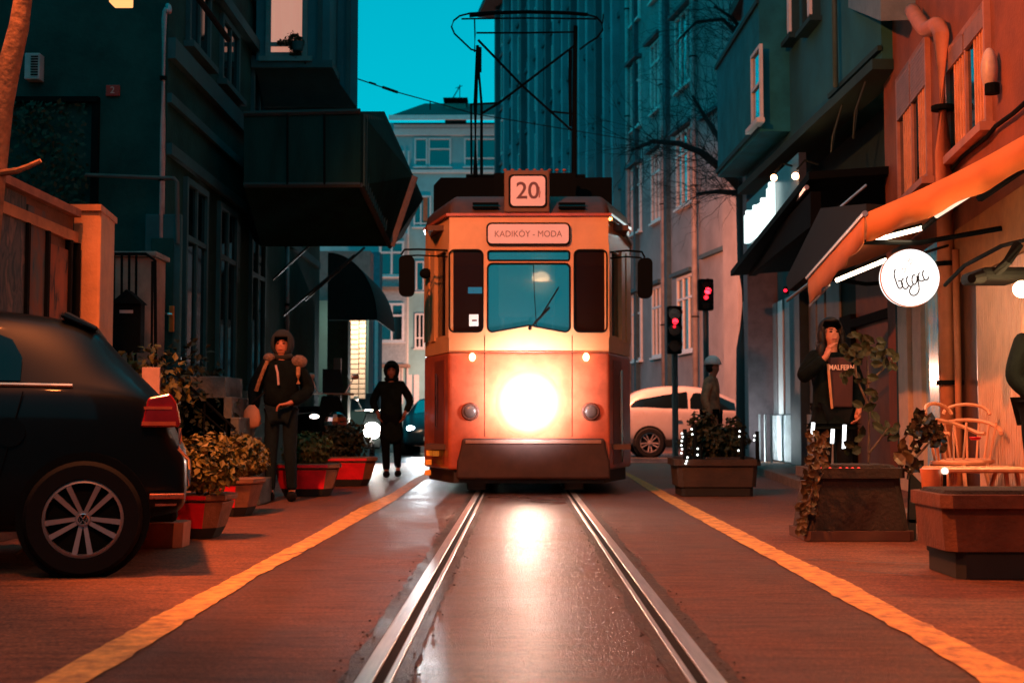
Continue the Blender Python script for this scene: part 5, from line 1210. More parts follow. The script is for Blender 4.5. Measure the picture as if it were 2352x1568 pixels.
mb = MB(); mb.tube([(-.05, -.84, .77), (-.045, -.845, .70), (-.055, -.85, .66), (-.0, -.83, .60), (.004, -.82, .55), (-.0, -.82, .46)], .010, 6); build('bumper_edge_trim', mb, M_chrome, suv)
mb = MB(); mb.box((-.20, -.895, .395), (-.02, -.86, .425), .006); mb.box((-.17, -.90, .36), (-.06, -.87, .37)); build('rear_reflector', mb, mat('amber2', (.5, .15, .08), .3, .5), suv)
for x in (-1.42, -1.16)[:1]: mb = MB(); mb.box((x-.10, -.945, .80), (x+.10, -.918, .83), .008); build('door_handle', mb, M_carb, suv)
mb = MB(); mb.cyl((-.9, -.905, .75), (-.9, -.913, .75), .075, n=24); build('fuel_flap', mb, M_carb, suv)
mb = MB(); mb.tube([(-1.57, -.91, .3), (-1.575, -.921, .7), (-1.575, -.915, .98)], .003, 4); mb.tube([(-1.57, -.91, .3), (-.98, -.915, .4), (-.92, -.912, .62), (-.84, -.905, .96)], .003, 4); build('panel_gap', mb, M_dark, suv)
mb = MB(); mb.box((-.30, -.6, .25), (-.05, .6, .33), .03); build('lower_bumper', mb, M_rubber, suv)
suv.rotation_euler = (0, 0, radians(15)); suv.location = (XR-sin(radians(15))*.88, 7.0+cos(radians(15))*.88, 0)
# white SUV crossing
M_carw = mat('white_car_paint', (.27, .25, .26), .3, coat=.6, var=.08)
stW = [(-4.3, .35, .62, .72, .55, .45), (-4.2, .28, .78, .90, .82, .6), (-3.6, .24, .98, 1.10, .90, .7), (-3.1, .24, 1.03, 1.16, .91, .72), (-2.4, .24, 1.05, 1.55, .91, .62), (-1.8, .24, 1.06, 1.66, .91, .64), (-1.1, .24, 1.08, 1.65, .91, .64), (-.5, .26, 1.12, 1.56, .90, .62), (-.2, .3, 1.10, 1.28, .88, .68), (-.05, .34, .9, 1.0, .86, .7), (0, .4, .7, .85, .8, .7)]
wc, _, _ = car('white_car', 'white SUV seen side-on at the crossing beyond the tram', 'car', M_carw, stW, (-3.3, -.78), .34, [(-2.75, -1.72, .75, .80), (-1.66, -.35, .82, .42)], 0, 0)
mb = MB(); mb.box((-4.2, -.70, .62), (-4.0, -.5, .75), .03); build('headlight', mb, M_chrome, wc)
for xx in (-2.35, -1.5): mb = MB(); mb.box((xx, .91, .85), (xx+.18, .93, .88), .006); build('door_handle', mb, M_carw, wc)
mb = MB(); mb.box((-3.6, .88, .24), (-.4, .925, .42), .02); mb.box((-3.6, -.925, .24), (-.4, -.88, .42), .02); build('sill', mb, M_rubber, wc)
wc.rotation_euler = (0, 0, pi); wc.location = (W(1414, 1000, 30).x, 30.9, 0)
# dark blue car with one lit headlamp beside the tram
M_carblue = mat('blue_car_paint', (.006, .02, .03), .4, coat=.25, spec=.2)
stS = [(a*.95, b, c, d, e*.95, f*.95) for a, b, c, d, e, f in stB]
bc, _, _ = car('approaching_car', 'dark blue car with a glaring headlamp half hidden by the tram side', 'car', M_carblue, stS, (-3.3, -.65), .31, [(-2.5, -1.6, .62, .78), (-1.5, -.8, .80, .70)], 0, 0)
for s in (-1, 1):
    mb = MB(); mb.sphere((-3.97, s*.58, .66), .085, 14, (.5, 1.1, .7)); build('headlight', mb, lampmat('car_headlamp', (.92, .97, 1), 40), bc, smooth=True)
    mb = MB(); mb.box((-2.75, s*.86, .93), (-2.6, s*1.04, 1.07), .03); build('side_mirror', mb, mat('mirror_cyan', (.05, .25, .32), .3), bc)
mb = MB(); mb.prism([(-2.95, -.58, 1.0), (-2.40, -.52, 1.33), (-2.40, .52, 1.33), (-2.95, .58, 1.0)], (-.05, 0, .03)); build('windscreen', mb, M_glS, bc)
mb = MB(); mb.box((-4.1, -.25, .36), (-4.085, .25, .46), .004); build('number_plate', mb, M_white, bc)
bc.rotation_euler = (0, 0, pi/2); bc.location = (W(1000, 1000, 32).x, 31.6+4.05, 0)
bx_ = W(966, 970, 31.4)
light('SPOT', 'car_beam', (bx_.x, 31.3, .75), 750, (.9, .96, 1), (CX-1.1, 12, .0), .05, 50, .6)
# scooters
def scooter(label, loc, rot, lit):
    t = thing('scooter', label, 'scooter', (0, 0, 0)); r = .23
    for y in (-.62, .6):
        wt = bpy.data.objects.new('wheel', None); COL.objects.link(wt); wt.parent = t; wt.location = (0, y, r)
        mb = MB(); n = 24
        for k in range(n): a0, a1 = 2*pi*k/n, 2*pi*(k+1)/n; mb.cyl((0, y+cos(a0)*r*.82, r+sin(a0)*r*.82), (0, y+cos(a1)*r*.82, r+sin(a1)*r*.82), .045, n=8, cap=False)
        build('tyre', mb, M_rubber, wt)
        mb = MB(); mb.cyl((-.02, y, r), (.02, y, r), r*.72, n=20); build('rim', mb, M_rim, wt)
    mb = MB(); mb.prism([(-.17, -.50, .30), (.17, -.50, .30), (.20, -.42, .75), (.12, -.36, 1.0), (-.12, -.36, 1.0), (-.20, -.42, .75)], (0, .07, .02)); mb.box((-.16, -.42, .28), (.16, .1, .34), .02); mb.prism([(-.14, .05, .3), (-.14, .85, .55), (-.14, .85, .75), (-.14, .05, .78)], (.28, 0, 0)); o = build('body', mb, M_black, t); o.modifiers.new('b', 'BEVEL').width = .02
    mb = MB(); mb.box((-.13, .05, .79), (.13, .85, .88), .03); build('seat', mb, M_rubber, t)
    mb = MB(); mb.tube([(-.34, -.30, 1.04), (-.15, -.38, 1.05), (.15, -.38, 1.05), (.34, -.30, 1.04)], .018, 6); build('handlebar', mb, M_steel, t)
    for s in (-1, 1): mb = MB(); mb.tube([(s*.2, -.36, 1.05), (s*.3, -.4, 1.25)], .008, 5); mb.sphere((s*.32, -.41, 1.28), .06, 10, (1, .3, .7)); build('mirror', mb, M_steel, t)
    mb = MB(); mb.sphere((0, -.52, .64), .17, 14, (1, .5, .95)); build('headlight', mb, lampmat('bike_lamp', (1, .9, .8), 90) if lit else M_chrome, t)  # lamp sphere enlarged to imitate its glare
    mb = MB(); mb.prism([(-.16, -.44, 1.05), (.16, -.44, 1.05), (.13, -.36, 1.38), (-.13, -.36, 1.38)], (0, .006, 0)); build('windscreen', mb, M_glS, t)
    t.location = loc; t.rotation_euler = (0, 0, rot); return t
v = W(850, 1000, 26); scooter('scooter coming up the street with its headlamp glaring behind the planters', (v.x, 26.4, 0), .1, True)
light('SPOT', 'scooter_beam', (v.x+.03, 25.6, .62), 160, (1, .9, .8), (-1.9, 12, 0), .05, 70, .8)
light('POINT', 'scooter_glow', (v.x, 25.7, .66), 22, (1, .85, .75), size=.05)
v = W(722, 955, 17.5); s2 = scooter('dark parked scooter with a small oval lamp behind the red planters', (v.x, 18.2, .15), .5, False)
mb = MB(); mb.sphere(W(722, 956, 17.4), .05, 12, (1.3, .4, .6)); t_ = thing('scooter_oval_lamp', 'small oval white lamp glowing low behind the shrubs', 'lamp', W(722, 956, 17.4)); build('lens', mb, lampmat('oval_lamp', (1, .85, .75), 6), t_)  # oval lamp of the parked scooter, modelled separately
mb = MB(); a, b = W(515, 940, 14.2), W(524, 985, 14.2); mb.tube([(a.x, 14.2, b.z), (a.x, 14.2, a.z), (b.x, 14.2, a.z), (b.x, 14.2, b.z)], .008, 6); t_ = thing('lantern', 'small wire lantern with a white light behind the first shrub', 'lantern', (a.x, 14.2, b.z)); build('frame', mb, M_chrome, t_)
mb = MB(); mb.sphere(((a.x+b.x)/2, 14.2, b.z+.02), .025, 10); build('flame', mb, lampmat('lantern_light', (1, .9, .85), 5), t_)
# ================================================================ PLANTERS
M_red = mat('red_paint', (.85, .012, .03), .5, var=.2, vscale=5, dirt=(.6, .01, .02))
M_pl = mat('planter_brown', (.24, .11, .06), .85, var=.4, vscale=6, bump=.3)
M_plb = mat('planter_base', (.02, .02, .018), .9)
M_pr = mat('planter_concrete', (.22, .10, .055), .9, var=.45, vscale=4, bump=.5, bscale=25)
def octpts(a, b, c, z): # elongated octagon: half length a, half depth b, chamfer c
    return [(-a, -b+c, z), (-a+c, -b, z), (a-c, -b, z), (a, -b+c, z), (a, b-c, z), (a-c, b, z), (-a+c, b, z), (-a, b-c, z)]
def octloft(mb, levels):
    rings = [[mb.bm.verts.new(p) for p in octpts(*lv)] for lv in levels]
    for a, b in zip(rings, rings[1:]):
        for k in range(8): mb.bm.faces.new((a[k], a[(k+1) % 8], b[(k+1) % 8], b[k]))
    mb.bm.faces.new(rings[0][::-1]); mb.bm.faces.new(rings[-1])
def red_planter(label, loc, rot, sc, red=(1,), a=.32):
    t = thing('planter', label, 'planter', (0, 0, 0), 'red and brown octagonal planters along the street')
    mb = MB(); octloft(mb, [(a*.72, .17, .08, .0), (a*.84, .20, .09, .10)]); build('base', mb, M_plb, t)
    mb = MB(); octloft(mb, [(a*.84, .20, .09, .10), (a, .25, .11, .34), (a, .25, .11, .345)]); build('bowl', mb, M_pl, t)
    mb = MB(); octloft(mb, [(a+.01, .26, .115, .355), (a+.025, .275, .12, .37), (a+.025, .275, .12, .41), (a+.005, .255, .11, .42)]); build('rim', mb, M_pl, t)
    P0, P1 = octpts(a*.84, .20, .09, .10), octpts(a, .25, .11, .34); R0, R1 = octpts(a+.0255, .2755, .1205, .372), octpts(a+.0255, .2755, .1205, .408)
    for k in red:
        for L_, U_, off in ((P0, P1, .004), (R0, R1, .003)):
            q = [Vector(L_[k]), Vector(L_[(k+1) % 8]), Vector(U_[(k+1) % 8]), Vector(U_[k])]; n_ = (q[1]-q[0]).cross(q[3]-q[0]).normalized()
            c = sum(q, Vector())/4
            if n_.dot(c-Vector((0, 0, c.z))) < 0: n_ = -n_
            mb = MB(); mb.prism([p+n_*.001 for p in q], n_*off); build('painted_panel', mb, M_red, t)
    mb = MB(); octloft(mb, [(a-.04, .22, .10, .36), (a-.04, .22, .10, .40)]); build('soil', mb, mat('soil', (.02, .014, .01), .95, bump=1), t)
    t.location = loc; t.rotation_euler = (0, 0, rot); t.scale = (sc, sc, sc*.86); return t
g1 = Gd(462, 1238); red_planter('red and brown octagonal planter nearest the parked car, filled with a lit shrub', (g1.x-.17, g1.y+.2, 0), -.12, .85, (0, 1, 7), .38)
g2_ = Gd(560, 1186); red_planter('red-fronted planter second from the parked car, partly hidden by the first shrub', (g2_.x-.2, g2_.y+.2, 0), -.2, .9, (0, 1, 7), .32)
g3 = Gd(712, 1140); red_planter('bright red planter behind the legs of the hooded person', (g3.x-.06, g3.y+.2, 0), .06, .98, (0, 1), .34)
g4 = Gd(790, 1116); red_planter('dull red planter farthest up the street, ahead of the walking silhouette', (g4.x, g4.y+.2, 0), .06, 1.0, (1,), .37)
# a fifth hides behind the parked car: only its side shows by the tyre
v = Gd(345, 1262); mb = MB(); octloft(mb, [(.16, .14, .05, .0), (.17, .15, .05, .16)]); o = build('hidden_planter', mb, mat('planter_pink', (.45, .18, .10), .9, var=.3)); o.location = (v.x, v.y+.25, 0); tag(o, 'base of a fifth planter, orange-lit, behind the rear tyre of the parked car', 'stone')
def shrub(label, c, rad, n, size, m=M_leaf, zmin=.3):
    t = thing('shrub', label, 'shrub', (c[0], c[1], .3), 'shrubs in the street planters')
    mb = MB(); mb.leaves(c, rad, n, size, zmin=zmin); build('foliage', mb, m, t)
    mb = MB()
    for k in range(14):
        a = random.random()*6.28; e = Vector((c[0]+cos(a)*rad[0]*.7, c[1]+sin(a)*rad[1]*.7, c[2]+rad[2]*random.uniform(-.1, .6))); mb.tube([(c[0]+cos(a)*.04, c[1]+sin(a)*.04, .3), ((c[0]+e.x)/2, (c[1]+e.y)/2, .5*(.3+e.z)+.03), e], .009, 5, .004)
    build('stems', mb, M_bark, t); return t
def spx(px, py, y): return W(px, py, y)
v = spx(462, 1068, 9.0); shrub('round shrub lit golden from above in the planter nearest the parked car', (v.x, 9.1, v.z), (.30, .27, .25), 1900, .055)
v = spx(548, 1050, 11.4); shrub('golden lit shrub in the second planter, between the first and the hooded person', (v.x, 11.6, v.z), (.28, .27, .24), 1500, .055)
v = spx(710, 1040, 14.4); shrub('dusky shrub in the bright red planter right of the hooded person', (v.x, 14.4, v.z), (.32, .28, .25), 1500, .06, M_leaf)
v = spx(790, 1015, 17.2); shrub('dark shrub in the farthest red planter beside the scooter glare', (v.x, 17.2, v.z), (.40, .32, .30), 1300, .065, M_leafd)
# right side troughs
def trough(name, label, front, depth, zt_, basepts=None, m=M_pr, grp='concrete troughs on the cafe side'):
    """front: four px corners (bl, br, tr, tl) at one depth"""
    pass
def box_planter(label, y, d, bl, br, zt, zb_, bot_in, rot=0, m=M_pr, basem=M_plb, rim=.05, foot=None):
    """bl, br: px of the left/right top edge at depth y"""
    xa, xb = W(bl, 1100, y).x, W(br, 1100, y).x; cx_, hw = (xa+xb)/2, (xb-xa)/2
    t = thing('trough', label, 'planter', (0, 0, 0), 'stone planter troughs on the cafe side')
    mb = MB(); c = .05; octloft(mb, [(hw+bot_in, d/2, c, zb_), (hw, d/2+bot_in*0, c, zt-.07)]); build('body', mb, m, t)
    mb = MB(); octloft(mb, [(hw+rim*.6, d/2+.03, c, zt-.068), (hw+rim*.6, d/2+.03, c, zt)]); build('rim', mb, m, t)
    mb = MB(); octloft(mb, [(hw*.95, d/2*.9, c, zt+.002), (hw*.9, d/2*.85, c, zt+.02)]); build('soil', mb, MATS['soil'], t)
    if foot: mb = MB(); octloft(mb, [(hw+foot, d/2*.95 if foot < 0 else d/2+.04, .04, .0), (hw+foot, d/2*.95 if foot < 0 else d/2+.04, .04, zb_-.003)]); build('base', mb, basem, t)
    t.location = (cx_, y+d/2, 0); t.rotation_euler = (0, 0, rot); return t
box_planter('weathered stone trough in the middle, with the tall thin plant and red glow on top', 8.95, .5, 1872, 2070, .49, .07, .06, 0, mat('trough_brown', (.035, .022, .016), .9, var=.4, vscale=4, bump=.4), foot=.08, basem=mat('trough_foot', (.10, .045, .03), .9))
box_planter('large stone trough at the frame edge in front of the cafe chairs', 6.75, .55, 2168, 2480, .43, .14, -.015, 0, mat('trough_orange', (.15, .05, .022), .9, var=.45, vscale=4, bump=.4), rim=.025, foot=-.07)
box_planter('low stone trough farthest up the street, ringed by small bead lights', 14.3, .7, 1556, 1742, .40, .10, -.02, 0, mat('trough_dark', (.045, .03, .022), .9, var=.7, vscale=5, bump=.4, dirt=(.03, .025, .02)), foot=-.05)
# paint flakes on the farthest trough
for px, py in ((1718, 1080), (1700, 1090)): pass
v = W(1645, 1010, 14.6); t_ = shrub('dark mixed shrub growing in the farthest stone trough, before the white hatted person', (v.x, 14.65, v.z-.02), (.40, .3, .26), 1500, .07, M_leafd)
v = W(1610, 975, 14.6); mb = MB(); mb.leaves((v.x, 14.65, v.z), (.2, .15, .2), 300, .06); mb.leaves((W(1690, 990, 14.6).x, 14.65, v.z-.03), (.14, .12, .14), 180, .06); build('foliage', mb, M_leafd, t_)
bl_ = thing('bead_lights', 'strings of tiny white bead lights wound on short posts in the farthest trough', 'string lights', W(1645, 1045, 14.25))
mb = MB(); mp_ = MB()
for px, ys in ((1567, (995, 1003, 1012, 1022, 1031, 1040)), (1577, (1050, 1058, 1064)), (1590, (985, 997)), (1603, (1030, 1044)), (1698, (990, 1002, 1034)), (1733, (1000, 1010))):
    mp_ = MB(); mp_.cyl((W(px+6, 980, 14.3).x, 14.3, .38), W(px+6, min(ys)-10, 14.3), .022, n=8); build('post', mp_, M_black, bl_)
    for py in ys: mb.sphere(W(px+random.uniform(-2, 2), py, 14.26), .010, 8)
build('beads', mb, lampmat('bead', (.9, 1, .95), 5), bl_)
# tall thin plant + leaning plants
def leafplant(name, label, stems, leaves_, m, size, y):
    t = thing(name, label, 'plant', W(stems[0][0][0], stems[0][0][1], y)); mb = MB()
    for s_ in stems: mb.tube([W(a, b, y+.02*i) for i, (a, b) in enumerate(s_)], .009, 6, .005)
    build('stem', mb, M_bark, t); mb = MB()
    for px, py, L, ang in leaves_:
        c = W(px, py, y+random.uniform(-.08, .08)); L *= size; u = Vector((cos(ang), random.uniform(-.5, .5), sin(ang))).normalized()*L; v = Vector((-sin(ang), random.uniform(-.6, .6), cos(ang))).normalized()*L*.38
        b2 = u.cross(v).normalized()*L*.10
        pts = [c-u*.5, c-u*.2+v*.8, c+u*.15+v*.8, c+u*.5, c+u*.15-v*.8, c-u*.2-v*.8]; mid = [c-u*.2-b2, c+u*.15-b2]
        mb.face([pts[0], mid[0], pts[1]]); mb.face([pts[1], mid[0], mid[1], pts[2]]); mb.face([pts[2], mid[1], pts[3]]); mb.face([pts[3], mid[1], pts[4]]); mb.face([pts[4], mid[1], mid[0], pts[5]]); mb.face([pts[5], mid[0], pts[0]])
    build('foliage', mb, m, t, smooth=True); return t
def rl(cx_, cy_, rx, ry, n): return [(cx_+random.uniform(-rx, rx), cy_+random.uniform(-ry, ry), random.uniform(.7, 1.3), random.uniform(0, 6.28)) for _ in range(n)]
leafplant('tall_plant', 'tall thin dark plant rising from the middle trough beside the woman', [[(1995, 1085), (1996, 960), (1993, 850), (1990, 780)], [(1994, 930), (1968, 870), (1960, 800)], [(1995, 880), (2030, 845), (2050, 820)], [(1996, 1040), (2020, 1010), (2045, 975)]],
    rl(1985, 800, 40, 35, 26)+rl(2035, 830, 25, 20, 10)+rl(1955, 835, 20, 40, 10)+rl(2040, 985, 25, 22, 9)+rl(1990, 900, 22, 60, 8)+rl(1965, 1010, 20, 30, 6), M_leafd, .085, 9.25)
M_leafo = mat('olive_leaf', (.09, .055, .018), .5, var=.4, vscale=9)
leafplant('trailing_plant', 'broad leaved trailing plant hanging off the street end of the middle trough', [[(1890, 1085), (1868, 1120), (1850, 1180), (1840, 1215)], [(1885, 1085), (1870, 1040), (1880, 990)]], rl(1878, 1030, 24, 42, 50)+rl(1862, 1130, 17, 50, 50)+rl(1845, 1190, 13, 32, 30), M_leafo, .055, 8.92)
M_gloss = mat('glossy_leaf', (.018, .016, .008), .2, var=.4)
leafplant('rubber_plant', 'glossy large leaved plant between the middle trough and the orange pot', [[(2085, 1100), (2095, 1040), (2105, 960)], [(2090, 1090), (2075, 1010), (2110, 955)], [(2095, 1060), (2140, 1010), (2165, 975)]], rl(2125, 985, 30, 24, 26)+rl(2098, 1035, 16, 45, 20)+rl(2108, 960, 9, 14, 8)+rl(2158, 1005, 12, 26, 10), M_gloss, .085, 9.0)
leafplant('tall_plant', 'small plant of olive leaves low between the two troughs', [[(2140, 1140), (2140, 1080)]], rl(2078, 1040, 16, 30, 12), M_leafo, .09, 8.8)
# red glow pots and little candles on the trough
t_ = thing('candle_row', 'row of small red glass candles glowing on the rim of the middle trough', 'candles', W(1930, 1078, 8.98)); mb = MB(); 
for px in (1880, 1888, 1906, 1930, 1945, 1958, 1972): v = W(px, 1076, 8.98); mb.sphere(v, .014, 8, (1, 1, .8))
build('glasses', mb, mat('red_glow', (.6, .02, .02), .3, emit=(1, .05, .03), estr=1.3), t_)
t_ = thing('slim_lamp', 'slim white glowing tube lamps standing behind the middle trough', 'lamps', W(1940, 1050, 9.6)); 
for px, a, b in ((1868, 970, 1000), (1940, 975, 1030), (1913, 985, 1018)): mb = MB(); mb.cyl(W(px, a, 10.2), W(px-2, b, 10.2), .014, n=10); build('tube', mb, lampmat('slim_white', (.95, .98, 1), 3.2), t_)
# orange tapered pot and dark panels between the troughs
pt = thing('tall_pot', 'tall tapered orange pot glowing in the cafe light between the two troughs', 'pot', W(2132, 1190, 8.3))
mb = MB(); c = Gd(2134, 1262); mb.lathe((c.x, 8.25, .13), [(.03, 0), (.045, .12), (.062, .34), (.068, .38), (.05, .385)], 20); build('body', mb, mat('orange_ceramic', (.75, .24, .10), .4), pt, smooth='auto')
mb = MB(); mb.box((c.x-.03, 8.22, 0), (c.x+.03, 8.28, .135), .01); build('foot', mb, M_plb, pt)
mb = MB(); u = W(2085, 1098, 9.0); mb.prism([(u.x, 9.0, .12), (u.x+.18, 9.0, .10), (u.x+.12, 9.0, .36), (u.x+.02, 9.0, .46)], (0, .04, 0)); mb.box((u.x+.0, 9.0, 0), (u.x+.05, 9.04, .14)); tag(build('menu_board', mb, mat('slate', (.02, .025, .022), .8)), 'dark folded menu board leaning beside the middle trough', 'board')
# ================================================================ CAFE FURNITURE
M_rat = mat('light_wood', (.62, .26, .13), .5, var=.2)
def chair():
    t = thing('cafe_chair', 'x', 'chair', (0, 0, 0), 'bentwood cafe chairs')
    mb = MB(); mb.lathe((0, 0, .43), [(.17, 0), (.19, .012), (.19, .03), (.16, .04)], 20); build('seat', mb, M_rat, t)
    for sx, sy in ((-1, -1), (1, -1), (-1, 1), (1, 1)): mb = MB(); mb.tube([(sx*.13, sy*.13, .44), (sx*.2, sy*.2, 0)], .014, 6); build('leg', mb, M_rat, t)
    mb = MB(); mb.tube([(cos(a)*.24, -.03+sin(a)*.22, .66+.10*max(0, sin(a))) for a in [pi*k/12 for k in range(-1, 14)]], .016, 6); mb.tube([(cos(a)*.17, .14+sin(a)*.04, .80+.08*sin(a)) for a in [pi*k/8 for k in range(9)]], .014, 6)
    for k in range(7): a = pi*(.1+.8*k/6); mb.tube([(cos(a)*.16, sin(a)*.15, .45), (cos(a)*.22, -.02+sin(a)*.22, .74)], .009, 5)
    build('backrest', mb, M_rat, t); return t
c0 = chair(); c0['label'] = 'wooden chair with a curved back, on the street side of the low cafe table'
v = W(2215, 1060, 9.3); c0.location = (v.x, 9.45, .06); c0.rotation_euler = (0, 0, .7)
v = W(2290, 1060, 9.3); dup(c0, (v.x, 9.9, .06), -.3, 'wooden chair nearest the ribbed cafe wall behind the low table')
tb = thing('cafe_table', 'low wooden cafe table with splayed legs behind the large trough', 'table', (0, 0, 0))
mb = MB(); pts = [(-.30, -.14), (-.24, -.19), (.0, -.17), (.28, -.20), (.33, -.1), (.31, .15), (.0, .19), (-.27, .17)]; mb.prism([(x, y, .0) for x, y in pts], (0, 0, .035)); build('top', mb, mat('table_wood', (.75, .36, .17), .45, var=.25, stretch=(1, 6, 1)), tb).modifiers.new('b', 'BEVEL').width = .01
for sx in (-.24, -.13, .2, .27): mb = MB(); mb.tube([(sx, -.08, .0), (sx*1.15, -.10, -.40)], .015, 6); build('leg', mb, M_rat, tb)
mb = MB(); mb.tube([(.2, .1, 0), (.05, .12, -.4)], .015, 6); mb.tube([(-.2, .1, 0), (-.05, .12, -.4)], .015, 6); build('brace', mb, M_rat, tb)
v = W(2242, 1078, 8.5); tb.location = (v.x, 8.6, v.z-.02)
t_ = thing('ashtray', 'small red and white dish on the low cafe table', 'dish', (v.x+.02, 9.2, .60)); mb = MB(); mb.lathe(W(2240, 1010, 9.3), [(.03, 0), (.045, .02), (.04, .022)], 12); build('dish', mb, M_red, t_)
st = thing('steel_post', 'metal post end with a self-lit glint between the orange pot and the low table', 'post', W(2170, 1140, 8.2)); mb = MB(); mb.cyl(W(2170, 1140, 8.2), W(2170, 1088, 8.2), .012, n=8); build('shaft', mb, M_black, st); mb = MB(); mb.sphere(W(2170, 1081, 8.2), .024, 12); build('glint_knob', mb, lampmat('glint_knob', (1, .8, .65), 1.5), st)  # post end emits to imitate a metal glint
# wooden trestle behind the parked car
t_ = thing('trestle', 'small folded wooden trestle lying behind the parked car, seen under its sill', 'trestle', Gd(60, 1300)); mb = MB(); y = 8.2
mb.tube([W(5, 1300, 8.0), W(60, 1258, 8.1), W(112, 1298, 8.0)], .02, 5); mb.tube([W(20, 1300, 8.2), W(60, 1262, 8.2), W(90, 1300, 8.2)], .012, 5); mb.tube([W(150, 1248, 8.4), W(185, 1256, 8.3), W(222, 1232, 8.4)], .02, 5); build('bars', mb, mat('trestle_wood', (.4, .16, .07), .8), t_)
# ================================================================ TRAFFIC LIGHTS
def tlight(label, px, py0, py1, w_px, y, lamps, poley):
    t = thing('traffic_light', label, 'traffic light', (W(px, 1000, y).x, y, 0), 'traffic lights at the crossing')
    a, b = W(px-w_px/2, py0, y), W(px+w_px/2, py1, y)
    mb = MB(); mb.box((a.x, y, b.z), (b.x, y+.22, a.z), .03); build('housing', mb, M_black, t)
    c = (a.x+b.x)/2
    mb = MB(); mb.cyl((c+.03, y+.3, b.z+.1), (c+.03, y+.3, 0), .06, n=12); mb.box((c-.02, y+.2, b.z+.15), (c+.08, y+.33, b.z+.3)); build('pole', mb, mat('pole_grey', (.05, .05, .05), .5), t)
    n = 3; hh = (a.z-b.z)/n
    for k in range(n):
        z = a.z-hh*(k+.5); mb = MB()
        for j in range(9): a0 = pi*j/8; a1 = pi*(j+1)/8; 
        m_ = 8
        for j in range(m_): a0 = pi*j/m_; a1 = pi*(j+1)/m_; mb.face([(c+cos(a0)*hh*.42, y, z+sin(a0)*hh*.42), (c+cos(a1)*hh*.42, y, z+sin(a1)*hh*.42), (c+cos(a1)*hh*.42, y-.16, z+sin(a1)*hh*.42), (c+cos(a0)*hh*.42, y-.16, z+sin(a0)*hh*.42)])
        build('visor', mb, M_black, t).modifiers.new('s', 'SOLIDIFY').thickness = .01
        mb = MB(); mb.cyl((c, y-.004, z), (c, y+.02, z), hh*.38, n=16); build('lens', mb, mat('lens_off', (.01, .01, .01), .2), t)
    for lx, ly, r, s in lamps: v = W(lx, ly, y-.06); mb = MB(); mb.sphere(v, r, 12, (1, .4, 1)); build('red_lamp', mb, lampmat('red_lamp%d' % s, (1, .015, .03), s), t)
tlight('traffic light on the shorter pole, showing red before the pink wall', 1550, 702, 812, 34, 25.0, [(1551, 738, .055, 6), (1549, 750, .028, 2)], 0)
tlight('higher traffic light with two red lamps above the white hatted person', 1622, 640, 712, 36, 26.5, [(1626, 668, .065, 10), (1622, 683, .045, 4)], 0)
v = W(1804, 667, 17); t_ = thing('red_indicator', 'single small red light under the dark folded awning', 'light', v); mb = MB(); mb.sphere(v, .022, 10); build('lamp', mb, lampmat('red_lamp_small', (1, .01, .03), 4), t_); mb = MB(); mb.box(v+Vector((-.01, .01, -.04)), v+Vector((.05, .08, .05))); build('case', mb, M_black, t_)
# top-left street lamp bottom
v = W(276, 4, 9.5); t_ = thing('street_lamp', 'lit underside of a street lamp hanging at the upper frame edge by the dark house', 'street lamp', v)
mb = MB(); mb.box((v.x-.07, 9.45, v.z-.02), (v.x+.07, 9.6, v.z+.12), .01); build('lit_glass', mb, lampmat('sodium_glass', (1, .42, .14), 1.6), t_)
mb = MB(); mb.box((v.x-.1, 9.4, v.z+.122), (v.x+.1, 9.7, v.z+.25), .02); mb.tube([(v.x, 9.6, v.z+.2), (v.x, 11, v.z+.8), (v.x-.1, 13.5, v.z+.9)], .03, 8); build('arm', mb, M_black, t_)
# ================================================================ WIRES
wr = thing('overhead_wire', 'thin overhead tram wire with dark insulators crossing the bright sky', 'wire', W(826, 184, 19))
mb = MB(); A = [W(700, 145, 17.6), W(826, 183, 19.0), W(905, 210, 20.2), W(1000, 236, 21.8), W(1090, 262, 23.5), W(1500, 330, 38)]; mb.tube(A, .010, 5); build('cable', mb, M_black, wr)
mb = MB(); mb.tube([W(880, 201, 19.9), W(912, 212, 20.35)], .024, 8); mb.tube([W(849, 190, 19.3), W(862, 194, 19.5)], .017, 8); mb.tube([W(988, 233, 21.6), W(988, 252, 21.6)], .010, 5); build('insulator', mb, M_black, wr)
# ================================================================ TREES
def tree(label, limbs, y, r0, twig, m=M_bark, seed=1, depth=3):
    rnd = random.Random(seed); t = thing('bare_tree', label, 'tree', (W(limbs[0][0][0][0], 1000, y).x, y, 0)); tr = MB(); cr_ = MB()
    for i, (lm, ra, rb) in enumerate(limbs): (tr if i == 0 else cr_).tube([W(px, py, y+dy) if py < 5000 else Vector((W(px, 1000, y).x, y, 0)) for px, py, dy in lm], ra, 8, rb)
    def grow(p, d, L, r, k):
        q = p+d*L; m2 = p.lerp(q, .5)+Vector((rnd.gauss(0, 1), rnd.gauss(0, 1), rnd.gauss(0, 1)))*L*.08
        cr_.tube([p, m2, q], r, 5, r*.6)
        if k <= 0: return
        for _ in range(rnd.choice((2, 2, 3))):
            nd_ = (d+Vector((rnd.gauss(0, .55), rnd.gauss(0, .4), rnd.gauss(0.06, .55)))).normalized(); grow(m2.lerp(q, rnd.random()), nd_, L*rnd.uniform(.55, .85), r*.6, k-1)
    for lm, ra, rb in limbs[1:]:
        pts = [W(px, py, y+dy) for px, py, dy in lm]
        for a, b in zip(pts, pts[1:]):
            for _ in range(twig):
                p = a.lerp(b, rnd.random()); d = ((b-a).normalized()+Vector((rnd.gauss(0, .7), rnd.gauss(0, .5), rnd.gauss(.1, .7)))).normalized(); grow(p, d, rnd.uniform(.4, .95), rb*.3, depth)
    build('trunk', tr, m, t, smooth=True); build('crown', cr_, m, t); return t
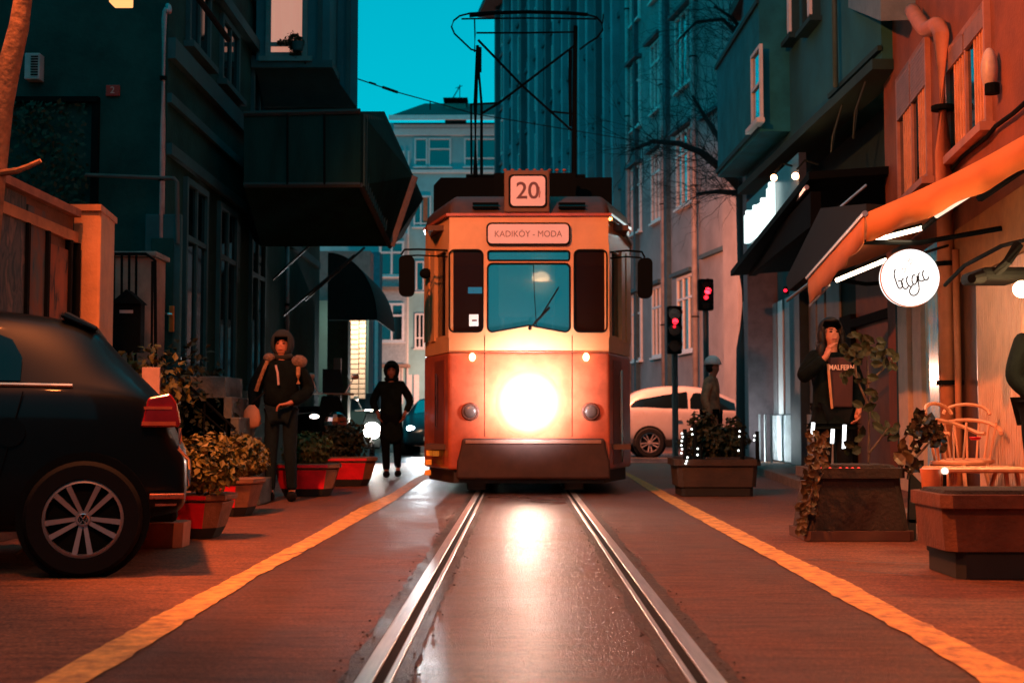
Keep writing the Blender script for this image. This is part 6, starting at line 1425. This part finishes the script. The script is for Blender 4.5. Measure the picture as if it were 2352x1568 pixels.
M_bd = mat('wet_bark', (.012, .03, .035), .9)
tree('bare dark tree with fine twigs in front of the corner block', [
    ([(1712, 9999, 0), (1712, 800, 0), (1712, 600, 0), (1706, 450, 0), (1700, 330, 0)], .20, .12),
    ([(1708, 440, 0), (1660, 390, -.3), (1610, 350, -.6), (1560, 330, -.8), (1500, 325, -1), (1450, 345, -1.2)], .10, .03),
    ([(1700, 420, 0), (1660, 330, .2), (1620, 270, .3), (1590, 220, .3)], .08, .025),
    ([(1705, 445, 0), (1650, 440, -.2), (1600, 445, -.4)], .07, .025),
    ([(1700, 300, 0), (1690, 230, 0), (1700, 150, 0), (1690, 60, 0)], .07, .03),
    ([(1715, 100, 0), (1660, 45, -.3), (1600, 50, -.5), (1560, 90, -.7)], .05, .02),
    ([(1712, 80, 0), (1680, 40, -.3), (1640, 15, -.5)], .05, .02)], 26, .2, 10, M_bd, 3, 3)
M_barko = mat('orange_bark', (.30, .14, .07), .9, var=.5, vscale=14, bump=.6, bscale=18)
tree('bare tree trunk lit orange, leaning out of the upper frame corner', [
    ([(-60, 9999, 0), (-48, 700, 0), (-20, 420, 0), (2, 240, 0), (22, 150, 0), (44, 60, 0), (58, -40, 0), (90, -220, 0)], .10, .045),
    ([(-15, 400, 0), (40, 392, -.1), (66, 382, -.1), (94, 369, -.1)], .022, .014)], 7.6, .1, 0, M_barko, 5, 0)
# ================================================================ PEOPLE
M_skin = mat('skin', (.45, .17, .10), .55, var=.1)
def hand(V, E, R, wi, w, d, n, curl=.5, sc=1.0, thumb=1):
    """palm, four unequal bent fingers and a thumb leaving the side of the palm; appended to a skin skeleton"""
    d = Vector(d).normalized(); n = Vector(n).normalized(); s = d.cross(n).normalized(); w = Vector(w)
    def add(p, r, par): V.append(p); R.append(r); E.append((par, len(V)-1)); return len(V)-1
    p1 = add(w+d*.035*sc, (.032*sc, .018*sc), wi); p2 = add(w+d*.075*sc, (.036*sc, .016*sc), p1)
    for k, L in enumerate((.068, .078, .072, .055)):
        o = s*(k-1.5)*.021*sc; b = add(w+d*.095*sc+o, .0095*sc, p2)
        m = add(V[b]+(d*(1-curl*.5)+n*curl*.6).normalized()*L*.55*sc, .009*sc, b); add(V[m]+(d*(1-curl)+n*curl*1.1).normalized()*L*.5*sc, .0075*sc, m)
    t = add(w+d*.045*sc-s*thumb*.032*sc, .011*sc, p1); add(V[t]+(d*.7-s*thumb*.5+n*.35).normalized()*.045*sc, .009*sc, t)
def shell(name, c, rad, win_, m, parent, lowcut=None):
    """hood, hair or hat: a shell round the skull, open where the face looks out (win_: half width, y limit, top of the opening)"""
    b = bmesh.new(); bmesh.ops.create_uvsphere(b, u_segments=28, v_segments=20, radius=1)
    for v in b.verts: v.co = Vector((v.co.x*rad[0], v.co.y*rad[1], v.co.z*rad[2]))
    kill = [f for f in b.faces if (lambda q: (abs(q.x) < win_[0] and q.y < win_[1] and q.z < win_[2]) if lowcut is None else q.z < lowcut)(f.calc_center_median())]
    bmesh.ops.delete(b, geom=kill, context='FACES')
    for v in b.verts: v.co += Vector(c)
    mb = MB(); mb.bm.free(); mb.bm = b; o = build(name, mb, m, None, smooth=True); o.parent = parent
    s_ = o.modifiers.new('s', 'SOLIDIFY'); s_.thickness = .014; s_.offset = 1; return o
def person(label, loc, rot, J, cloth, trou, hairm, height=1.7, coat_len=0, hood=False, bulk=1.0, hat=None, face=True, longhair=False, cat='person'):
    """figure facing -y; J: joints for the two arms and legs"""
    k = height/1.7; t = thing('person', label, cat, (0, 0, 0)); v = lambda p: Vector(p)*k
    V, E, R = [], [], []
    def add(p, r, par=None):
        V.append(v(p)); R.append(tuple(x*k for x in r) if isinstance(r, tuple) else r*k)
        if par is not None: E.append((par, len(V)-1))
        return len(V)-1
    hx, hy = J.get('head', (0, 0))
    pel = add((0, 0, .95), (.13, .09)); bel = add((0, 0, 1.08), (.12, .085), pel); ch = add((0, 0, 1.27), (.15, .10), bel); nb = add((hx*.3, hy*.3, 1.42), (.055, .055), ch)
    nk = add((hx*.6, -.01+hy*.6, 1.485), (.050, .052), nb); jw = add((hx, -.030+hy, 1.545), (.054, .062), nk); hd = add((hx, -.005+hy, 1.62), (.072, .088), jw); tp = add((hx, .0+hy, 1.675), (.05, .062), hd)
    nose = add((hx, -.088+hy, 1.60), (.012, .016), hd)
    for s in (-1, 1): add((hx+s*.075, .01+hy, 1.60), (.010, .02), hd)
    arms = {}
    for s, nm in ((-1, 'R'), (1, 'L')):
        sh = add((s*.165, 0, 1.39), (.055, .055), ch); el = add(J[nm][0], .040, sh); wr_ = add(J[nm][1], .027, el); arms[nm] = (sh, el, wr_)
        d = v(J[nm][2]) if len(J[nm]) > 2 else (V[wr_]-V[el]); hand(V, E, R, wr_, V[wr_], d, J[nm][3] if len(J[nm]) > 3 else (0, -1, 0), J.get('curl', .5), k, s)
    legs = {}
    for s, nm in ((-1, 'RL'), (1, 'LL')):
        hp_ = add((s*.09, 0, .90), (.085, .085), pel); kn = add(J[nm][0], .056, hp_); an = add(J[nm][1], .038, kn); to = add((J[nm][1][0]+s*.01, J[nm][1][1]-.07, .04), .02, an); legs[nm] = (hp_, kn, an, to)
    me = skin(V, E, R, 2, 0); mesh_obj('body', me, M_skin, t)
    # jacket
    def cl(name, vs, es, rs, m, root=0, sub=2):
        me = skin(vs, es, rs, sub, root); return mesh_obj(name, me, m, t)
    b = bulk
    vs = [v((0, 0, .93)), v((0, 0, 1.10)), v((0, 0, 1.28)), v((0, 0, 1.42))]; es = [(0, 1), (1, 2), (2, 3)]; rs = [(.165*b*k, .125*b*k), (.155*b*k, .12*b*k), (.18*b*k, .13*b*k), (.085*k, .085*k)]
    if coat_len:
        vs.append(v((0, 0, .93-coat_len))); es.append((0, 4)); rs.append((.19*b*k, .14*b*k))
    for nm in ('R', 'L'):
        i = len(vs); sh, el, w2 = (V[q] for q in arms[nm]); vs += [sh*1.0, el, el.lerp(w2, .93)]; es += [(2, i), (i, i+1), (i+1, i+2)]; rs += [.078*b*k, .060*b*k, .045*b*k]
    cl('jacket', vs, es, rs, cloth)
    vs = [v((0, 0, .93))]; es = []; rs = [(.145*k, .11*k)]
    for nm in ('RL', 'LL'):
        i = len(vs); a, kn, an, to = (V[q] for q in legs[nm]); vs += [a, kn, an+Vector((0, 0, .02))]; es += [(0, i), (i, i+1), (i+1, i+2)]; rs += [.098*k, .072*k, .058*k]
    cl('trousers', vs, es, rs, trou)
    for nm in ('RL', 'LL'):
        a, kn, an, to = (V[q] for q in legs[nm]); an = Vector((an.x, an.y, .06*k)); cl('shoe', [an+Vector((0, .02, 0)), an+Vector((0, -.06, -.01)), Vector((to.x, to.y-.02, .035*k))], [(0, 1), (1, 2)], [.068*k, .060*k, .048*k], M_rubber, sub=1)
    C = V[hd]
    mb = MB()
    if hood:
        shell('hood', C+Vector((0, .022, .008))*k, (.108*k, .122*k, .135*k), (.062*k, -.085*k, .052*k), hairm, t); mb.sphere(C+Vector((0, .03, -.13))*k, .10*k, 14, (1.15, 1, .6)); build('hood_collar', mb, hairm, t, smooth=True)
    elif hat is not None:
        shell('hat', C+Vector((0, .008, .035))*k, (.098*k, .112*k, .105*k), (.5, -.01*k, .02*k), hat, t, lowcut=-.02*k)
        mb.sphere(C+Vector((0, .035, -.02))*k, .085*k, 14, (1, .9, 1)); build('hair', mb, hairm, t, smooth=True)
    else:
        shell('hair', C+Vector((0, .02, .015))*k, (.098*k, .112*k, .115*k), (.078*k, -.03*k, .085*k), hairm, t)
        if longhair:
            mb.sphere(C+Vector((0, .06, -.13))*k, .12*k, 14, (1.05, .55, 1.7)); build('hair_back', mb, hairm, t, smooth=True)
            for s in (-1, 1): mb = MB(); mb.sphere(C+Vector((s*.092, .0, -.06))*k, .045*k, 12, (.9, 1.2, 2.4)); mb.sphere(C+Vector((s*.105, -.05, -.20))*k, .045*k, 12, (1, .9, 2.6)); build('hair_lock', mb, hairm, t, smooth=True)
    if face:
        mb = MB()
        for s in (-1, 1): mb.sphere(C+Vector((s*.030, -.079, .004))*k, .0115*k, 8, (1.3, .5, .6)); mb.tube([C+Vector((s*.014, -.086, .026))*k, C+Vector((s*.048, -.074, .028))*k], .004*k, 5)
        build('eye', mb, M_dark, t)
        mb = MB(); mb.tube([C+Vector((-.022, -.078, -.062))*k, C+Vector((0, -.088, -.060))*k, C+Vector((.022, -.078, -.062))*k], .005*k, 5); build('mouth', mb, mat('lip', (.30, .05, .04), .5), t)
    t.location = loc; t.rotation_euler = (0, 0, rot); return t, V, arms, C
M_coat = mat('dark_coat', (.004, .008, .008), .95, spec=.08, var=.4, vscale=12, bump=.3, bscale=30)
M_coat2 = mat('long_coat', (.010, .018, .016), .95, spec=.08, var=.4, vscale=10, bump=.3, bscale=30)
M_jean = mat('jeans', (.008, .016, .02), .95, spec=.1, var=.4, vscale=12)
M_drk = mat('dark_trousers', (.006, .008, .009), .95, spec=.08)
M_hair = mat('dark_hair', (.006, .005, .004), .55, spec=.25)
ST = {'RL': ((-.10, -.02, .49), (-.11, .0, .08)), 'LL': ((.10, -.03, .49), (.12, .0, .08))}
# 1 hooded person with bag and strap
g = Gd(640, 1152)
J = dict(ST); J.update(R=((-.29, .03, 1.16), (-.26, -.08, .93), (0, 0, -1), (1, 0, 0)), L=((.29, .02, 1.14), (.115, -.20, 1.00), (-1, -.1, -.1), (0, 0, -1)), curl=.9)
t1, V1, A1, C1 = person('person in a dark hooded jacket and jeans holding a tan bag among the planters', (g.x, g.y+.1, 0), .0, J, M_coat, M_jean, mat('hood_grey', (.016, .02, .02), .95), 1.68, hood=True, bulk=1.32)
M_tan = mat('tan_fur', (.42, .20, .09), .95, var=.5, vscale=30, bump=1, bscale=80)
mb = MB(); mb.tube([(-.125, -.135, 1.42), (-.15, -.165, 1.34), (-.20, -.15, 1.22), (-.235, -.13, 1.12)], .020, 8); mb.tube([(.19, -.13, 1.36), (.195, -.155, 1.28), (.195, -.15, 1.19)], .022, 8); o = build('backpack_strap', mb, M_tan, t1); o.location -= Vector(t1.location)*0
for c_, r_ in (((.185, -.05, 1.42), .085), ((-.12, -.06, 1.46), .06)): mb = MB(); mb.sphere(c_, r_, 14, (1.0, .8, .8)); build('fur_trim', mb, mat('fur_grey', (.20, .13, .10), .95, var=.5, vscale=40, bump=1, bscale=90), t1, smooth=True)
mb = MB(); mb.tube([(-.035, -.155, 1.38), (-.012, -.17, 1.30), (0, -.175, 1.18)], .012, 6); build('cord', mb, mat('cord_pale', (.5, .35, .35), .8), t1)
# build() subtracts the parent's location, so shift those meshes back to local space
def relocal(t):
    L = Vector(t.location)
    for ch in t.children:
        if ch.name.split('.')[0] in ('backpack_strap', 'fur_trim', 'cord', 'sweatshirt', 'lettering', 'coat_edge', 'cuff', 'backpack', 'lapel') and not ch.get('fx'):
            for vv in ch.data.vertices: vv.co += L
            ch['fx'] = 1
relocal(t1)
for ch in t1.children:
    if 'fx' in ch: del ch['fx']
bg_ = thing('handbag', 'soft tan bag hanging from the hooded person\'s hand', 'bag', W(578, 985, g.y))
bg_['label'] = 'soft tan bag hanging from the hand of the hooded person'
mb = MB(); bc_ = W(578, 950, g.y-.02); mb.lathe(bc_+Vector((0, 0, -.15)), [(.03, 0), (.085, .03), (.095, .10), (.075, .19), (.03, .24)], 14, 1, .5); build('bag_body', mb, mat('bag_tan', (.55, .25, .13), .7, var=.2), bg_, smooth=True)
mb = MB(); mb.tube([bc_+Vector((-.03, 0, .08)), bc_+Vector((.07, 0, .17)), bc_+Vector((.13, 0, .22))], .008, 6); build('handle', mb, M_rubber, bg_)
# 2 walking silhouette in a long coat
g = Gd(897, 1096)
J = {'RL': ((-.08, -.06, .49), (-.06, -.12, .08)), 'LL': ((.09, .05, .49), (.10, .16, .10)), 'R': ((-.29, .06, 1.14), (-.20, -.03, .97), (.3, -.3, -1), (1, 0, 0)), 'L': ((.30, .06, 1.15), (.21, -.04, .97), (-.3, -.3, -1), (-1, 0, 0))}
t2, *_ = person('person in a long dark hooded coat walking in front of the scooter glare', (g.x, g.y+.05, 0), .05, J, M_coat2, M_drk, M_coat2, 1.64, coat_len=.45, hood=True, bulk=1.1)
# 3 white hatted person in brown coat
y3 = 19.0; v = W(1634, 1000, y3)
J = dict(ST); J.update(R=((-.24, .06, 1.13), (-.22, -.04, .90), (0, -.1, -1), (1, 0, 0)), L=((.24, .06, 1.12), (.20, -.08, .90), (0, -.1, -1), (-1, 0, 0)), head=(0, -.03))
t3, *_ = person('person in a white knitted hat and mottled brown coat behind the beaded trough', (v.x, y3, 0), 1.25, J, mat('brown_coat', (.50, .26, .14), .9, var=.6, vscale=9, dirt=(.14, .09, .07)), M_drk, M_hair, 1.70, coat_len=.30, hat=mat('white_knit', (.85, .80, .82), .9, bump=1, bscale=60), bulk=1.1)
# 4 woman on the phone
y4 = 11.4; v = W(1912, 1000, y4)
J = {'RL': ((-.09, -.02, .49), (-.11, .0, .08)), 'LL': ((.10, -.03, .49), (.11, .0, .08)), 'R': ((-.30, -.06, 1.20), (-.115, -.20, 1.40), (.45, .25, 1), (1, .3, 0)), 'L': ((.27, .04, 1.12), (.20, -.12, .93), (-.3, -.4, -1), (-1, 0, 0)), 'curl': .8}
t4, V4, A4, C4 = person('woman with long dark hair and an open dark coat, hand raised to her cheek', (v.x, y4, 0), .12, J, M_coat, M_drk, M_hair, 1.66, coat_len=.12, longhair=True, bulk=1.15)
k4 = 1.66/1.7
mb = MB(); mb.prism([(-.07, -.155, 1.36), (.12, -.155, 1.36), (.135, -.165, 1.22), (.13, -.155, .93), (-.06, -.155, .93), (-.075, -.165, 1.22)], (0, .05, 0)); o = build('sweatshirt', mb, mat('maroon', (.055, .018, .018), .9, var=.2), t4); q_ = o.modifiers.new('b', 'BEVEL'); q_.width = .015; q_.segments = 3
me = textmesh('MALFERN', .062, .002, bold=.001); M_ = Matrix.Translation((.028, -.172, 1.27)) @ Matrix.Rotation(pi/2, 4, 'X') @ Matrix.Scale(.86, 4, (1, 0, 0)); me.transform(M_); mesh_obj('lettering', me, mat('print_white', (.75, .5, .42), .7), t4, smooth=False)
mb = MB(); mb.tube([(-.085, -.150, 1.30), (-.085, -.168, 1.22), (-.07, -.162, 1.05), (-.055, -.150, .92)], .012, 6); build('coat_edge', mb, mat('coat_lining', (.55, .26, .13), .8), t4)
relocal(t4)
for ch in t4.children:
    if 'fx' in ch: del ch['fx']
# 5 person cropped at the frame edge
y5 = 9.0; v = W(2392, 1000, y5)
J = dict(ST); J.update(R=((-.27, .02, 1.12), (-.20, -.16, .96), (.5, -.3, -.3), (0, 0, -1)), L=((.27, .02, 1.12), (.20, -.16, .96)), head=(0.05, -.05))
t5, *_ = person('person in a dark jacket cut off by the frame edge beside the cafe chairs', (v.x, y5, .05), .5, J, M_coat, M_drk, M_hair, 1.58, bulk=1.2)
# 6 helmeted rider by the corner
v = W(1723, 1000, 28); J = dict(ST); J.update(R=((-.28, .0, 1.15), (-.2, -.25, 1.05)), L=((.28, .0, 1.15), (.2, -.25, 1.05)))
t6, *_ = person('dark helmeted person standing by the bonnet of the white SUV', (v.x, 27.6, .35), .2, J, M_coat, M_drk, M_black, 1.72, hat=M_black, bulk=1.1, face=False)
t6.location.z = 0
# ================================================================ LIGHT
SODC = (1.0, .22, .05)
light('SPOT', 'sodium_key', (-3.0, 6.9, 6.2), 3400, SODC, (3.0, 9.9, 1.7), .14, 113, .3)
light('SPOT', 'foreground_fill', (-1.2, 1.6, 6.5), 1100, SODC, (-0.4, 4.9, 0), .14, 105, .9)  # added fill for the foreground road that the key cone misses
light('SPOT', 'sodium_far', (1.1, 28.8, 5.2), 8500, (1, .25, .11), (5.4, 35, .8), .3, 112, .6)
light('POINT', 'sodium_end', (-2.6, 80, 3.6), 3200, (1, .42, .28), size=.3)
# thin evening air
mb = MB(); mb.box((-30, -30, -1.2), (30, 110, 30)); hz = build('haze', mb, None); tag(hz, kind='stuff')
m = bpy.data.materials.new('haze'); m.use_nodes = True; nt = m.node_tree; nt.nodes.remove(nt.nodes['Principled BSDF']); pv_ = nd(nt, 'ShaderNodeVolumePrincipled')
pv_.inputs['Color'].default_value = (.8, .9, .9, 1); pv_.inputs['Density'].default_value = .00028; pv_.inputs['Anisotropy'].default_value = .75
nt.links.new(pv_.outputs[0], nt.nodes['Material Output'].inputs['Volume']); hz.data.materials.append(m)
HAZE = False
if not HAZE: bpy.data.objects.remove(hz)
# ================================================================ RENDER
scene.view_settings.view_transform = 'Standard'; scene.view_settings.look = 'None'; scene.view_settings.gamma = 1; scene.view_settings.exposure = 0
c_ = scene.cycles; c_.use_denoising = True; c_.max_bounces = 6; c_.diffuse_bounces = 2; c_.glossy_bounces = 3; c_.transmission_bounces = 4; c_.transparent_max_bounces = 10; c_.volume_bounces = 0
c_.sample_clamp_indirect = 4; c_.caustics_reflective = False; c_.caustics_refractive = False; c_.volume_step_rate = 4
